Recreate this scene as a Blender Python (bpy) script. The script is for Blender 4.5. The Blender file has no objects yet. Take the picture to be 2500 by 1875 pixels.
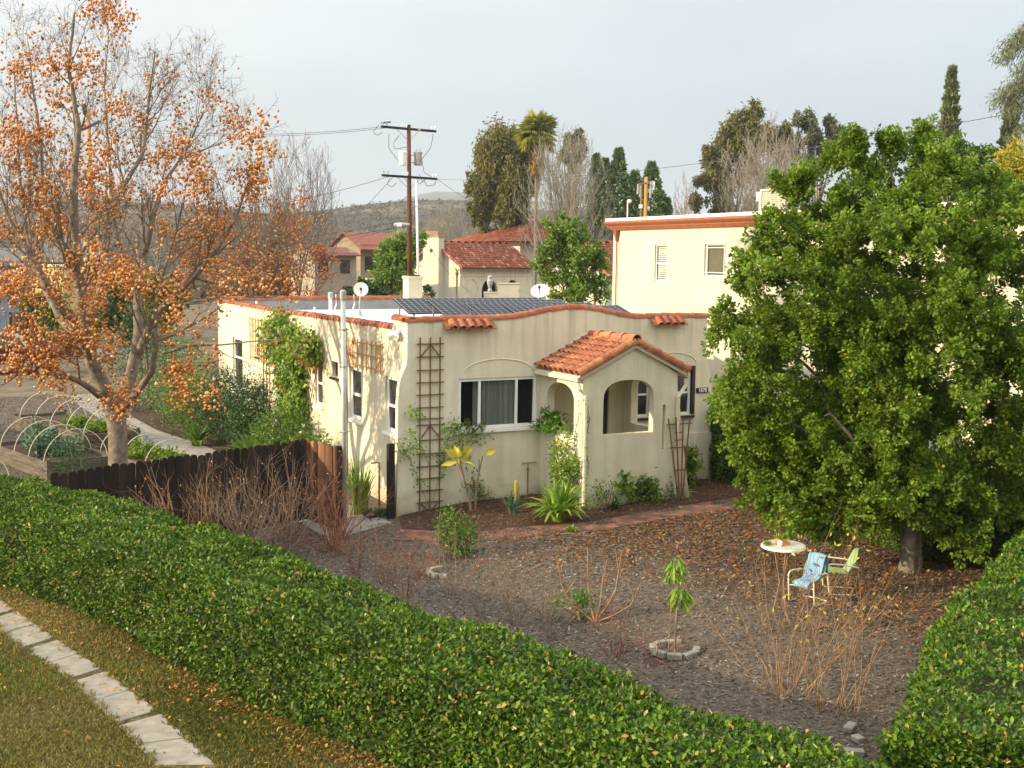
import bpy, math, random
import numpy as np
from mathutils import Vector, Matrix

# ------------------------------------------------------------------ camera, sky, sun, exposure
CAM = np.array([-8.513, -20.762, 5.064]); FPX = 2847.7; YAW, TILT, ROLL = map(math.radians, (27.425, 6.07, 0.681))
_d = np.array([math.sin(YAW)*math.cos(TILT), math.cos(YAW)*math.cos(TILT), -math.sin(TILT)])
_r = np.array([math.cos(YAW), -math.sin(YAW), 0.0]); _u = np.cross(_r, _d)
_R = math.cos(ROLL)*_r + math.sin(ROLL)*_u; _U = -math.sin(ROLL)*_r + math.cos(ROLL)*_u
SC = bpy.context.scene; COL = SC.collection
cd = bpy.data.cameras.new('camera'); co = bpy.data.objects.new('camera', cd); COL.objects.link(co)
cd.sensor_width = 36; cd.lens = 36*FPX/2500; cd.clip_start = .1; cd.clip_end = 9000
M = Matrix.Identity(4)
for i in range(3):
    M[i][0], M[i][1], M[i][2], M[i][3] = _R[i], _U[i], -_d[i], CAM[i]
co.matrix_world = M; SC.camera = co
SUN_DIR = np.array([-.98, .20, .0]); SUN_EL = math.radians(17)
SUN_DIR = SUN_DIR/np.linalg.norm(SUN_DIR)*math.cos(SUN_EL); SUN_DIR[2] = math.sin(SUN_EL)
sl = bpy.data.lights.new('sun', 'SUN'); sl.energy = 4.3; sl.angle = math.radians(.7); sl.color = (1, .80, .52)
so = bpy.data.objects.new('sun', sl); COL.objects.link(so)
so.rotation_euler = Vector(SUN_DIR).to_track_quat('Z', 'Y').to_euler()
SC.view_settings.view_transform = 'Standard'; SC.view_settings.look = 'None'
SC.view_settings.exposure = 0.9; SC.view_settings.gamma = 1
W = bpy.data.worlds.new('World'); SC.world = W; W.use_nodes = True
def build_world():
    nt = W.node_tree; N = nt.nodes; L = nt.links
    bg = N['Background']; bg.inputs[1].default_value = 1
    sky = N.new('ShaderNodeTexSky'); sky.sky_type = 'NISHITA'; sky.sun_disc = False
    sky.sun_elevation = SUN_EL; sky.sun_rotation = math.atan2(SUN_DIR[0], SUN_DIR[1])
    sky.air_density = 1; sky.dust_density = 2
    sc = N.new('ShaderNodeVectorMath'); sc.operation = 'SCALE'; sc.inputs[3].default_value = .12
    L.new(sky.outputs[0], sc.inputs[0])
    tc = N.new('ShaderNodeTexCoord'); mp = N.new('ShaderNodeMapping'); L.new(tc.outputs['Generated'], mp.inputs[0])
    mp.inputs['Scale'].default_value = (1, 1, 3.2)
    no = N.new('ShaderNodeTexNoise'); no.inputs['Scale'].default_value = 2.2; no.inputs['Detail'].default_value = 7; no.inputs['Roughness'].default_value = .52
    L.new(mp.outputs[0], no.inputs[0])
    # thin cloud sheet: whiter and brighter towards the sun's side, grey blue lower down
    sep = N.new('ShaderNodeSeparateXYZ'); L.new(tc.outputs['Generated'], sep.inputs[0])
    el = N.new('ShaderNodeValToRGB'); L.new(sep.outputs[2], el.inputs[0])
    e = el.color_ramp.elements; e[0].position = 0.0; e[0].color = (.33, .342, .333, 1); e[1].position = 1; e[1].color = (1.3, 1.3, 1.25, 1)
    for p, c in ((.05, (.325, .342, .333, 1)), (.10, (.385, .40, .388, 1)), (.16, (.485, .493, .472, 1)), (.22, (.55, .548, .52, 1)), (.34, (.88, .88, .845, 1)), (.6, (1.2, 1.2, 1.15, 1))):
        q = e.new(p); q.color = c
    dt = N.new('ShaderNodeVectorMath'); dt.operation = 'DOT_PRODUCT'; L.new(tc.outputs['Generated'], dt.inputs[0])
    dt.inputs[1].default_value = (.93, .37, 0)
    mr = N.new('ShaderNodeMapRange'); L.new(dt.outputs['Value'], mr.inputs[0])
    mr.inputs[1].default_value = .25; mr.inputs[2].default_value = .95; mr.inputs[3].default_value = 0; mr.inputs[4].default_value = 1
    blue = N.new('ShaderNodeMix'); blue.data_type = 'RGBA'; blue.blend_type = 'MULTIPLY'; L.new(mr.outputs[0], blue.inputs[0])
    L.new(el.outputs[0], blue.inputs[6]); blue.inputs[7].default_value = (.80, .89, 1.0, 1)
    nr = N.new('ShaderNodeMapRange'); L.new(no.outputs[0], nr.inputs[0])
    nr.inputs[1].default_value = .3; nr.inputs[2].default_value = .7; nr.inputs[3].default_value = .86; nr.inputs[4].default_value = 1.07
    vs = N.new('ShaderNodeVectorMath'); vs.operation = 'SCALE'; L.new(blue.outputs[2], vs.inputs[0]); L.new(nr.outputs[0], vs.inputs[3])
    mx = N.new('ShaderNodeMix'); mx.data_type = 'RGBA'; mx.inputs[0].default_value = .93
    L.new(sc.outputs[0], mx.inputs[6]); L.new(vs.outputs[0], mx.inputs[7])
    L.new(mx.outputs[2], bg.inputs[0])
build_world()

# ------------------------------------------------------------------ helpers
S = 2500/2212
def ray(x, y): return _d + _R*((x*S-1250)/FPX) - _U*((y*S-937.5)/FPX)
def at(x, y, dep): return CAM + ray(x, y)*dep               # picture position at a real distance
def onX(x, y, X): v = ray(x, y); return CAM + v*(X-CAM[0])/v[0]
def gh(x, y=0):                                              # the yard lies a step higher than the side path
    t = min(1, max(0, (x+1.5)/3.5)); return .25*t*t*(3-2*t)
def gha(x): t = np.clip((x+1.5)/3.5, 0, 1); return .25*t*t*(3-2*t)
def px(dep): return S*dep/FPX                                # metres per picture unit at a distance
rng = np.random.default_rng(7); random.seed(7)

def wave(P, f, seed=0):                                      # cheap smooth noise, about -1..1
    r = np.random.default_rng(1000+seed); out = np.zeros(len(P))
    for k in range(6):
        v = r.normal(size=3); v *= f*(0.6+.25*k)/np.linalg.norm(v); out += np.sin(P@v + r.uniform(0, 6.28))
    return out/3

class MB:
    def __init__(s): s.v = []; s.f = []; s.t = []; s.tone = 0.5
    def face(s, idx): s.f.append(idx); s.t.append(s.tone)
    def add(s, vs, fs):
        b = len(s.v); s.v += [tuple(map(float, p)) for p in vs]
        for f in fs: s.face([b+i for i in f])
    def obox(s, c, ax, ay, az):
        c, ax, ay, az = map(np.asarray, (c, ax, ay, az))
        vs = [c+i*ax+j*ay+k*az for k in (-1, 1) for j in (-1, 1) for i in (-1, 1)]
        s.add(vs, [(0, 2, 3, 1), (4, 5, 7, 6), (0, 1, 5, 4), (2, 6, 7, 3), (0, 4, 6, 2), (1, 3, 7, 5)])
    def box(s, x0, x1, y0, y1, z0, z1):
        s.obox(((x0+x1)/2, (y0+y1)/2, (z0+z1)/2), ((x1-x0)/2, 0, 0), (0, (y1-y0)/2, 0), (0, 0, (z1-z0)/2))
    def bar(s, a, b, w, h=None, up=(0, 0, 1)):               # square bar from a to b
        a, b = np.array(a, float), np.array(b, float); d = b-a; L = np.linalg.norm(d); d = d/L
        h = h or w; up = np.array(up, float)
        if abs(d@up) > .95: up = np.array((0, 1.0, 0))
        x = np.cross(d, up); x /= np.linalg.norm(x); z = np.cross(x, d)
        s.obox((a+b)/2, x*w/2, d*L/2, z*h/2)
    def tube(s, pts, rad, n=6, cap=True):
        pts = np.array(pts, float); m = len(pts)
        rad = np.full(m, rad, float) if np.isscalar(rad) else np.array(rad, float)
        tn = np.gradient(pts, axis=0); tn /= (np.linalg.norm(tn, axis=1)[:, None]+1e-9)
        up = np.array((0, 0, 1.0)) if abs(tn[0][2]) < .9 else np.array((1.0, 0, 0))
        b0 = len(s.v); ang = np.arange(n)*2*math.pi/n
        for i in range(m):
            x = np.cross(tn[i], up); x /= np.linalg.norm(x)+1e-9; y = np.cross(tn[i], x); up = -y if False else up
            ring = pts[i]+rad[i]*(np.cos(ang)[:, None]*x+np.sin(ang)[:, None]*y)
            s.v += [tuple(p) for p in ring]
        for i in range(m-1):
            for k in range(n):
                k2 = (k+1) % n; s.face([b0+i*n+k, b0+i*n+k2, b0+(i+1)*n+k2, b0+(i+1)*n+k])
        if cap and n > 2: s.face([b0+k for k in range(n)][::-1]); s.face([b0+(m-1)*n+k for k in range(n)])
    def lathe(s, c, prof, n=20, axis=(0, 0, 1)):
        c = np.array(c, float); w = np.array(axis, float); w /= np.linalg.norm(w)
        a = np.array((1.0, 0, 0)) if abs(w[0]) < .8 else np.array((0, 1.0, 0)); u = np.cross(w, a); u /= np.linalg.norm(u); v = np.cross(w, u)
        b0 = len(s.v); m = len(prof)
        for r, h in prof:
            for k in range(n):
                t = 2*math.pi*k/n; s.v.append(tuple(c+w*h+r*(math.cos(t)*u+math.sin(t)*v)))
        for i in range(m-1):
            for k in range(n):
                k2 = (k+1) % n; s.face([b0+i*n+k, b0+i*n+k2, b0+(i+1)*n+k2, b0+(i+1)*n+k])
        s.face([b0+k for k in range(n)][::-1]); s.face([b0+(m-1)*n+k for k in range(n)])
    def barrel(s, a, b, up, r0, r1, n=7, th=.018, arc=math.pi):  # half-round roof tile from a to b
        a, b, up = (np.array(q, float) for q in (a, b, up)); d = (b-a)/np.linalg.norm(b-a)
        x = np.cross(d, up); x /= np.linalg.norm(x); y = np.cross(x, d); b0 = len(s.v)
        for p, r in ((a, r0), (b, r1)):
            for rr in (r, r-th):
                for k in range(n+1):
                    t = math.pi/2-arc/2+arc*k/n; s.v.append(tuple(p+rr*(math.cos(t)*x+math.sin(t)*y)))
        q = n+1
        for k in range(n):
            s.face([b0+k, b0+k+1, b0+2*q+k+1, b0+2*q+k]); s.face([b0+q+k+1, b0+q+k, b0+3*q+k, b0+3*q+k+1])
            s.face([b0+k+1, b0+k, b0+q+k, b0+q+k+1]); s.face([b0+2*q+k, b0+2*q+k+1, b0+3*q+k+1, b0+3*q+k])
        s.face([b0, b0+2*q, b0+3*q, b0+q]); s.face([b0+n, b0+q+n, b0+3*q+n, b0+2*q+n])
    def build(s, name, mat, parent=None, smooth=False):
        me = bpy.data.meshes.new(name); me.from_pydata(s.v, [], s.f); me.update()
        at_ = me.attributes.new('tone', 'FLOAT', 'FACE'); at_.data.foreach_set('value', np.array(s.t, np.float32))
        if smooth: me.polygons.foreach_set('use_smooth', np.ones(len(me.polygons), bool))
        return link(name, me, mat, parent)
def link(name, me, mat, parent=None):
    if mat is not None and not me.materials: me.materials.append(mat)
    o = bpy.data.objects.new(name, me); COL.objects.link(o)
    if parent is not None:                                    # meshes keep world coordinates; a thing's Empty sits at its base
        o.parent = parent
        if parent.parent is None: o.matrix_parent_inverse = Matrix.Translation(-Vector(parent.location))
    return o
def quads(name, V, F, mat, parent=None, tone=None, smooth=False):  # numpy mesh: V (n,3), F (m,4)
    me = bpy.data.meshes.new(name); n, m, k = len(V), len(F), F.shape[1]
    me.vertices.add(n); me.vertices.foreach_set('co', np.ascontiguousarray(V, np.float32).ravel())
    me.loops.add(m*k); me.polygons.add(m)
    me.loops.foreach_set('vertex_index', np.ascontiguousarray(F, np.int32).ravel())
    me.polygons.foreach_set('loop_start', np.arange(m, dtype=np.int32)*k)
    me.update(calc_edges=True); me.validate()
    if tone is not None:
        a = me.attributes.new('tone', 'FLOAT', 'FACE'); a.data.foreach_set('value', np.asarray(tone, np.float32))
    if smooth: me.polygons.foreach_set('use_smooth', np.ones(m, bool))
    return link(name, me, mat, parent)
def unit(a): return a/(np.linalg.norm(a, axis=-1, keepdims=True)+1e-9)
def leaf_arrays(P, axis, nrm, L, Wd, fold=.25, bend=.0):
    n = len(P); axis = unit(axis); side = unit(np.cross(axis, nrm)); up = np.cross(side, axis)
    L = np.broadcast_to(np.asarray(L, float), (n,))[:, None]; Wd = np.broadcast_to(np.asarray(Wd, float), (n,))[:, None]
    b = P; t = P+axis*L-up*L*bend; m = P+axis*L*.55
    l = m+side*Wd/2+up*Wd*fold; r = m-side*Wd/2+up*Wd*fold
    V = np.stack([b, r, t, l], 1).reshape(-1, 3)
    i = np.arange(n)*4
    F = np.concatenate([np.stack([i, i+1, i+2], 1), np.stack([i, i+2, i+3], 1)])
    return V, F
def leaves(name, P, axis, nrm, L, Wd, mat, parent=None, tone=None, fold=.25, bend=.0):
    V, F = leaf_arrays(P, axis, nrm, L, Wd, fold, bend)
    tone = rng.random(len(P)) if tone is None else tone
    return quads(name, V, F, mat, parent, np.concatenate([tone, tone]))
def thing(name, label, cat, loc=(0, 0, 0), group=None):
    o = bpy.data.objects.new(name, None); COL.objects.link(o); o.empty_display_size = .1
    o.location = loc; o['label'] = label; o['category'] = cat
    if group: o['group'] = group
    return o
def tag(o, label, cat, group=None):
    o['label'] = label; o['category'] = cat
    if group: o['group'] = group
    return o
def kind(o, k): o['kind'] = k; return o
def copy_tree(src, loc, label, rotz=0, scale=1, group=None):
    r = src.copy(); COL.objects.link(r); r.location = loc; r.rotation_euler = (0, 0, rotz); r.scale = (scale,)*3
    r['label'] = label
    if group: r['group'] = group
    for ch in list(src.children):
        c = ch.copy(); COL.objects.link(c); c.parent = r; c.matrix_parent_inverse = ch.matrix_parent_inverse.copy()
        for g in list(ch.children):
            d = g.copy(); COL.objects.link(d); d.parent = c; d.matrix_parent_inverse = g.matrix_parent_inverse.copy()
    return r
def panel(outer, holes, th, mapf, name, mat, parent=None):   # plate cut from a 2-D outline with holes, thickness th; mapf(u, v, w) -> xyz
    cu = bpy.data.curves.new('outline', 'CURVE'); cu.dimensions = '2D'; cu.fill_mode = 'BOTH'; cu.extrude = th/2
    for poly in [outer]+holes:
        sp = cu.splines.new('POLY'); sp.points.add(len(poly)-1); sp.use_cyclic_u = True
        for p, (u, v) in zip(sp.points, poly): p.co = (u, v, 0, 1)
    ob = bpy.data.objects.new('outline', cu); COL.objects.link(ob)
    dg = bpy.context.evaluated_depsgraph_get(); me = bpy.data.meshes.new_from_object(ob.evaluated_get(dg))
    bpy.data.objects.remove(ob); bpy.data.curves.remove(cu)
    me.materials.clear()
    for v in me.vertices: v.co = mapf(v.co.x, v.co.y, v.co.z+th/2)
    me.name = name; me.update()
    return link(name, me, mat, parent)
def arch(u0, u1, v0, vs, vt, n=14, p=2.0):                   # arched opening outline: sill v0, spring vs, crown vt
    c, a = (u0+u1)/2, (u1-u0)/2; pts = [(u0, v0), (u1, v0)]
    for k in range(n+1):
        t = math.pi*k/n; cx, sx = math.cos(t), math.sin(t)
        pts.append((c+a*math.copysign(abs(cx)**(2/p), cx), vs+(vt-vs)*abs(sx)**(2/p)))
    return pts
def rect(u0, u1, v0, v1): return [(u0, v0), (u1, v0), (u1, v1), (u0, v1)]

# ------------------------------------------------------------------ materials
def mat(name, c1, c2=None, scale=4, rough=.8, bump=0, bscale=None, detail=6, ramp=(.35, .65), spec=.3, tone=None, trans=0, metal=0, c3=None, stretch=None, streak=None):
    m = bpy.data.materials.new(name); m.use_nodes = True; nt = m.node_tree; N = nt.nodes; L = nt.links
    b = N['Principled BSDF']; b.inputs['Roughness'].default_value = rough; b.inputs['Specular IOR Level'].default_value = spec; b.inputs['Metallic'].default_value = metal
    tc = N.new('ShaderNodeTexCoord'); vec = tc.outputs['Object']
    if stretch:
        mp = N.new('ShaderNodeMapping'); mp.inputs['Scale'].default_value = stretch; L.new(vec, mp.inputs[0]); vec = mp.outputs[0]
    col = None
    if tone:                                                  # colour picked per piece (leaf, tile, plank)
        a = N.new('ShaderNodeAttribute'); a.attribute_name = 'tone'; r = N.new('ShaderNodeValToRGB'); L.new(a.outputs['Fac'], r.inputs[0])
        el = r.color_ramp.elements
        for i, (p, c) in enumerate(tone):
            q = el[i] if i < 2 else el.new(p)
            q.position = p; q.color = (*c, 1)
        col = r.outputs[0]
    if c2 or not tone:
        n = N.new('ShaderNodeTexNoise'); n.inputs['Scale'].default_value = scale; n.inputs['Detail'].default_value = detail; n.inputs['Roughness'].default_value = .62; L.new(vec, n.inputs[0])
        r = N.new('ShaderNodeValToRGB'); L.new(n.outputs[0], r.inputs[0]); e = r.color_ramp.elements
        e[0].position, e[1].position = ramp; e[0].color = (*c1, 1); e[1].color = (*(c2 or c1), 1)
        if c3: q = e.new((ramp[0]+ramp[1])/2); q.color = (*c3, 1)
        if col is not None:
            mx = N.new('ShaderNodeMix'); mx.data_type = 'RGBA'; mx.blend_type = 'MULTIPLY'; mx.inputs[0].default_value = 1
            L.new(col, mx.inputs[6]); L.new(r.outputs[0], mx.inputs[7]); col = mx.outputs[2]
        else: col = r.outputs[0]
    if streak:                                                # vertical rain streaks and soft stains
        mp2 = N.new('ShaderNodeMapping'); mp2.inputs['Scale'].default_value = (5, 5, .35); L.new(tc.outputs['Object'], mp2.inputs[0])
        n2 = N.new('ShaderNodeTexNoise'); n2.inputs['Scale'].default_value = 1.3; n2.inputs['Detail'].default_value = 5; L.new(mp2.outputs[0], n2.inputs[0])
        r2 = N.new('ShaderNodeMapRange'); L.new(n2.outputs[0], r2.inputs[0]); r2.inputs[1].default_value = .35; r2.inputs[2].default_value = .7; r2.inputs[3].default_value = 1; r2.inputs[4].default_value = 1-streak
        mx = N.new('ShaderNodeVectorMath'); mx.operation = 'SCALE'; L.new(col, mx.inputs[0]); L.new(r2.outputs[0], mx.inputs[3]); col = mx.outputs[0]
        sz = N.new('ShaderNodeSeparateXYZ'); L.new(tc.outputs['Object'], sz.inputs[0]); n4 = N.new('ShaderNodeTexNoise'); n4.inputs['Scale'].default_value = 3.2; n4.inputs['Detail'].default_value = 8; L.new(tc.outputs['Object'], n4.inputs[0])
        ad = N.new('ShaderNodeMath'); ad.operation = 'MULTIPLY_ADD'; L.new(n4.outputs[0], ad.inputs[0]); ad.inputs[1].default_value = 1.1; L.new(sz.outputs[2], ad.inputs[2])
        rz = N.new('ShaderNodeMapRange'); L.new(ad.outputs[0], rz.inputs[0]); rz.inputs[1].default_value = .62; rz.inputs[2].default_value = 1.15; rz.inputs[3].default_value = .62; rz.inputs[4].default_value = 0
        st = N.new('ShaderNodeMix'); st.data_type = 'RGBA'; L.new(rz.outputs[0], st.inputs[0]); L.new(col, st.inputs[6]); st.inputs[7].default_value = (.27, .20, .125, 1)
        rt = N.new('ShaderNodeMapRange'); L.new(sz.outputs[2], rt.inputs[0]); rt.inputs[1].default_value = 3.0; rt.inputs[2].default_value = 3.9; rt.inputs[3].default_value = 0; rt.inputs[4].default_value = 1
        rn = N.new('ShaderNodeMapRange'); L.new(n2.outputs[0], rn.inputs[0]); rn.inputs[1].default_value = .5; rn.inputs[2].default_value = .68; rn.inputs[3].default_value = 0; rn.inputs[4].default_value = .34
        mm = N.new('ShaderNodeMath'); mm.operation = 'MULTIPLY'; L.new(rt.outputs[0], mm.inputs[0]); L.new(rn.outputs[0], mm.inputs[1])
        s2 = N.new('ShaderNodeMix'); s2.data_type = 'RGBA'; L.new(mm.outputs[0], s2.inputs[0]); L.new(st.outputs[2], s2.inputs[6]); s2.inputs[7].default_value = (.25, .22, .17, 1); col = s2.outputs[2]
    L.new(col, b.inputs['Base Color'])
    if bump:
        n3 = N.new('ShaderNodeTexNoise'); n3.inputs['Scale'].default_value = bscale or scale*4; n3.inputs['Detail'].default_value = 4; L.new(vec, n3.inputs[0])
        bp = N.new('ShaderNodeBump'); bp.inputs['Strength'].default_value = bump; bp.inputs['Distance'].default_value = .03; L.new(n3.outputs[0], bp.inputs['Height']); L.new(bp.outputs[0], b.inputs['Normal'])
    if trans:
        t = N.new('ShaderNodeBsdfTranslucent'); L.new(col, t.inputs[0]); ms = N.new('ShaderNodeMixShader'); ms.inputs[0].default_value = trans
        L.new(b.outputs[0], ms.inputs[1]); L.new(t.outputs[0], ms.inputs[2]); L.new(ms.outputs[0], N['Material Output'].inputs[0])
    return m
def leafmat(name, a, b, c, extra=(), rough=.45, trans=.3, spec=.4, big=None):
    t = [(0, a), (1, c), (.5, b)] + list(extra)
    return mat(name, (.8, .8, .8) if big else (1, 1, 1), (1.15, 1.15, 1.0) if big else None, scale=big or 1, rough=rough, tone=t, trans=trans, spec=spec)
STUCCO = mat('stucco', (.655, .605, .45), (.74, .69, .535), scale=1.3, rough=.92, bump=.5, bscale=60, streak=.13, spec=.1)
STUCCO_TRIM = mat('stucco_trim', (.63, .575, .43), (.68, .625, .475), scale=3, rough=.9, bump=.2, bscale=60, spec=.1)
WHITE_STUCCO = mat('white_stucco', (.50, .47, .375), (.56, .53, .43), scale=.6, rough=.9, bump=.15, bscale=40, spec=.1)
TILE = mat('clay_tile', (.6, .6, .6), (1.0, .98, .96), scale=9, rough=.8, bump=.2, bscale=50, tone=[(0, (.34, .115, .055)), (1, (.50, .225, .115)), (.5, (.41, .15, .075)), (.8, (.45, .18, .09))])
COPING = mat('coping_tile', (.6, .6, .6), (.95, .95, .95), scale=7, rough=.8, bump=.15, bscale=40, tone=[(0, (.36, .115, .06)), (1, (.47, .17, .09)), (.5, (.41, .135, .07))])
FARTILE = mat('old_clay_tile', (.6, .6, .6), (1.05, 1.0, .97), scale=3, rough=.8, tone=[(0, (.22, .065, .035)), (1, (.58, .38, .29)), (.5, (.31, .10, .055)), (.85, (.40, .15, .085))])
WHITE = mat('white_paint', (.74, .74, .74), (.80, .80, .80), scale=6, rough=.5)
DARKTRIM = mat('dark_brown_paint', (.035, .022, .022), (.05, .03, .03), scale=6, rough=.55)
def glassmat(name, tint=.02, rough=.04, clear=0.0):
    m = bpy.data.materials.new(name); m.use_nodes = True; N = m.node_tree.nodes; L = m.node_tree.links; b = N['Principled BSDF']
    n = N.new('ShaderNodeTexNoise'); n.inputs['Scale'].default_value = 2; r = N.new('ShaderNodeMapRange'); L.new(n.outputs[0], r.inputs[0]); r.inputs[3].default_value = tint*.6; r.inputs[4].default_value = tint*1.4
    cb = N.new('ShaderNodeCombineColor'); [L.new(r.outputs[0], cb.inputs[i]) for i in range(3)]; L.new(cb.outputs[0], b.inputs['Base Color'])
    b.inputs['Roughness'].default_value = rough; b.inputs['Specular IOR Level'].default_value = .5
    if clear:
        t = N.new('ShaderNodeBsdfTransparent'); t.inputs[0].default_value = (.8, .83, .82, 1); ms = N.new('ShaderNodeMixShader'); ms.inputs[0].default_value = clear
        L.new(b.outputs[0], ms.inputs[1]); L.new(t.outputs[0], ms.inputs[2]); L.new(ms.outputs[0], N['Material Output'].inputs[0])
    return m
GLASS = glassmat('dark_glass', .03); CLEAR = glassmat('clear_glass', .03, .03, .85)
INTERIOR = mat('interior_paint', (.28, .26, .22), (.32, .3, .25), rough=.9)
CURTAIN = mat('curtain_cloth', (.74, .74, .66), (.8, .8, .72), scale=3, rough=.9, trans=.3)
ROOFWHITE = mat('roof_coating', (.44, .45, .465), (.55, .56, .57), scale=1.2, rough=.7, bump=.1, bscale=20)
ROOFGREY = mat('roof_membrane', (.25, .26, .27), (.32, .33, .34), scale=2, rough=.8)
METAL = mat('galvanised_metal', (.36, .38, .37), (.46, .48, .46), scale=5, rough=.45, metal=.3)
PVC = mat('white_plastic', (.72, .71, .68), (.78, .77, .74), scale=5, rough=.45)
BLACK = mat('black_plastic', (.015, .015, .015), (.03, .03, .03), scale=5, rough=.5)
STEEL = mat('grey_steel', (.30, .31, .31), (.40, .41, .40), scale=4, rough=.5, metal=.2)
TRELLIS = mat('weathered_cedar', (.115, .065, .034), (.20, .12, .062), scale=8, rough=.85)
TRELLIS2 = mat('golden_cedar', (.42, .20, .06), (.52, .28, .09), scale=8, rough=.8)
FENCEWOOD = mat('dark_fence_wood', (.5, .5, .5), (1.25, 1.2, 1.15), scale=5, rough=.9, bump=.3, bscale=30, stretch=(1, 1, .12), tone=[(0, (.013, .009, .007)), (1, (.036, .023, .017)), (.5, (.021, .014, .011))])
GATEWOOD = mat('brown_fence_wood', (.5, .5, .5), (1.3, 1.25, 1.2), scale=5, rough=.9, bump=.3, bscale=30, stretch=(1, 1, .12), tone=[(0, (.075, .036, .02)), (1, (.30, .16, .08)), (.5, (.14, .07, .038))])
BEDWOOD = mat('weathered_plank', (.07, .057, .043), (.15, .125, .098), scale=5, rough=.9, bump=.2, stretch=(.4, .4, 3))
POLEWOOD = mat('creosote_pole', (.055, .02, .011), (.12, .045, .022), scale=4, rough=.85, stretch=(1, 1, .1))
ORANGEPOLE = mat('orange_pole', (.42, .20, .05), (.50, .26, .08), scale=4, rough=.8, stretch=(1, 1, .1))
BARK = mat('grey_bark', (.11, .09, .068), (.25, .21, .165), scale=7, rough=.9, bump=.4, bscale=25)
PALETWIG = mat('pale_twig', (.20, .18, .145), (.31, .28, .225), scale=3, rough=.9)
WIREM = mat('wire_grey', (.05, .05, .05), (.08, .08, .08), rough=.7)
TWIG = mat('twig_bark', (.115, .088, .066), (.20, .155, .118), scale=6, rough=.9)
BARKBROWN = mat('brown_bark', (.16, .10, .065), (.30, .21, .14), scale=6, rough=.9, bump=.3)
CANE = mat('tan_cane', (.20, .115, .06), (.35, .22, .115), scale=5, rough=.8)
REDCANE = mat('red_cane', (.16, .062, .042), (.27, .12, .075), scale=5, rough=.8)
GREYCANE = mat('grey_cane', (.15, .10, .074), (.26, .185, .135), scale=5, rough=.85)
POD = leafmat('papery_pod', (.42, .165, .05), (.72, .345, .11), (.93, .62, .31), rough=.6, trans=.35, spec=.2)
REDPOD = leafmat('russet_pod', (.32, .10, .03), (.52, .20, .06), (.72, .36, .13), rough=.65, trans=.3, spec=.2)
HEDGE = leafmat('hedge_leaf', (.018, .056, .003), (.056, .13, .007), (.155, .25, .022), extra=[(.955, (.18, .27, .025)), (.972, (.40, .32, .06)), (.986, (.45, .20, .05)), (.995, (.66, .64, .40))], rough=.5, trans=.3, spec=.28, big=1.1)
CAROB = leafmat('round_leaf', (.06, .12, .007), (.165, .275, .018), (.34, .45, .05), extra=[(.965, (.25, .36, .05)), (.985, (.42, .44, .06)), (.997, (.5, .26, .08))], rough=.45, trans=.45, spec=.3, big=.9)
LIME = leafmat('lime_leaf', (.10, .20, .02), (.19, .33, .035), (.34, .46, .06), rough=.45, trans=.35)
MIDGREEN = leafmat('mid_leaf', (.045, .10, .010), (.095, .185, .020), (.20, .31, .045), rough=.5, trans=.3)
DEEPGREEN = leafmat('deep_leaf', (.02, .055, .014), (.04, .095, .025), (.075, .15, .04), rough=.5, trans=.25)
OLIVE = leafmat('olive_leaf', (.10, .10, .028), (.20, .19, .05), (.30, .275, .085), rough=.6, trans=.35, spec=.2)
GUM = leafmat('gum_leaf', (.085, .105, .055), (.155, .18, .09), (.24, .265, .13), rough=.6, trans=.25, spec=.2)
CYPRESS = leafmat('cypress_leaf', (.095, .125, .05), (.165, .205, .08), (.25, .285, .11), rough=.6, trans=.15, spec=.2)
GOLDLEAF = leafmat('golden_leaf', (.26, .24, .02), (.40, .36, .03), (.55, .48, .06), rough=.5, trans=.3)
FRESH = leafmat('fresh_leaf', (.08, .16, .02), (.16, .27, .035), (.29, .40, .06), rough=.45, trans=.38)
PALMLEAF = leafmat('palm_leaf', (.19, .22, .02), (.36, .38, .05), (.55, .52, .10), rough=.5, trans=.25)
PALMDEAD = leafmat('dead_palm_leaf', (.25, .14, .04), (.40, .25, .08), (.52, .36, .13), rough=.7, trans=.2)
STRAP = leafmat('strap_leaf', (.05, .15, .012), (.12, .28, .02), (.26, .42, .045), rough=.4, trans=.35)
BLUEGREEN = leafmat('blue_green_leaf', (.06, .12, .07), (.11, .19, .11), (.20, .28, .16), rough=.5, trans=.25)
YELLOWLEAF = leafmat('yellow_leaf', (.30, .26, .02), (.48, .44, .03), (.62, .55, .08), rough=.45, trans=.35)
VINE = leafmat('vine_leaf', (.06, .15, .012), (.15, .28, .022), (.30, .42, .045), extra=[(.86, (.32, .42, .05)), (.9, (.45, .16, .06)), (1., (.5, .22, .10))], rough=.45, trans=.3)
PLUM = leafmat('dry_leaf', (.28, .12, .03), (.45, .22, .06), (.60, .36, .12), rough=.7, trans=.2, spec=.15)
CHIP = leafmat('wood_chip', (.048, .037, .028), (.14, .112, .086), (.36, .30, .24), rough=.9, trans=0, spec=.1)
GRASS = leafmat('turf_blade', (.075, .095, .012), (.19, .165, .042), (.36, .29, .11), rough=.7, trans=.2, spec=.15)
GREENGRASS = leafmat('green_blade', (.06, .15, .012), (.16, .28, .03), (.32, .40, .06), rough=.6, trans=.3, spec=.2)
PETAL = mat('white_petal', (.8, .8, .76), (.85, .85, .82), rough=.6, trans=.3)
REDPETAL = mat('red_petal', (.6, .04, .04), (.7, .08, .06), rough=.5)
ORANGEPETAL = mat('orange_petal', (.8, .3, .03), (.85, .4, .05), rough=.5)
HEDGECORE = mat('hedge_shade_core', (.02, .03, .008), (.045, .055, .016), scale=9, rough=1)  # near-black green: shade of the deep leaf gaps put into the colour
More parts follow.
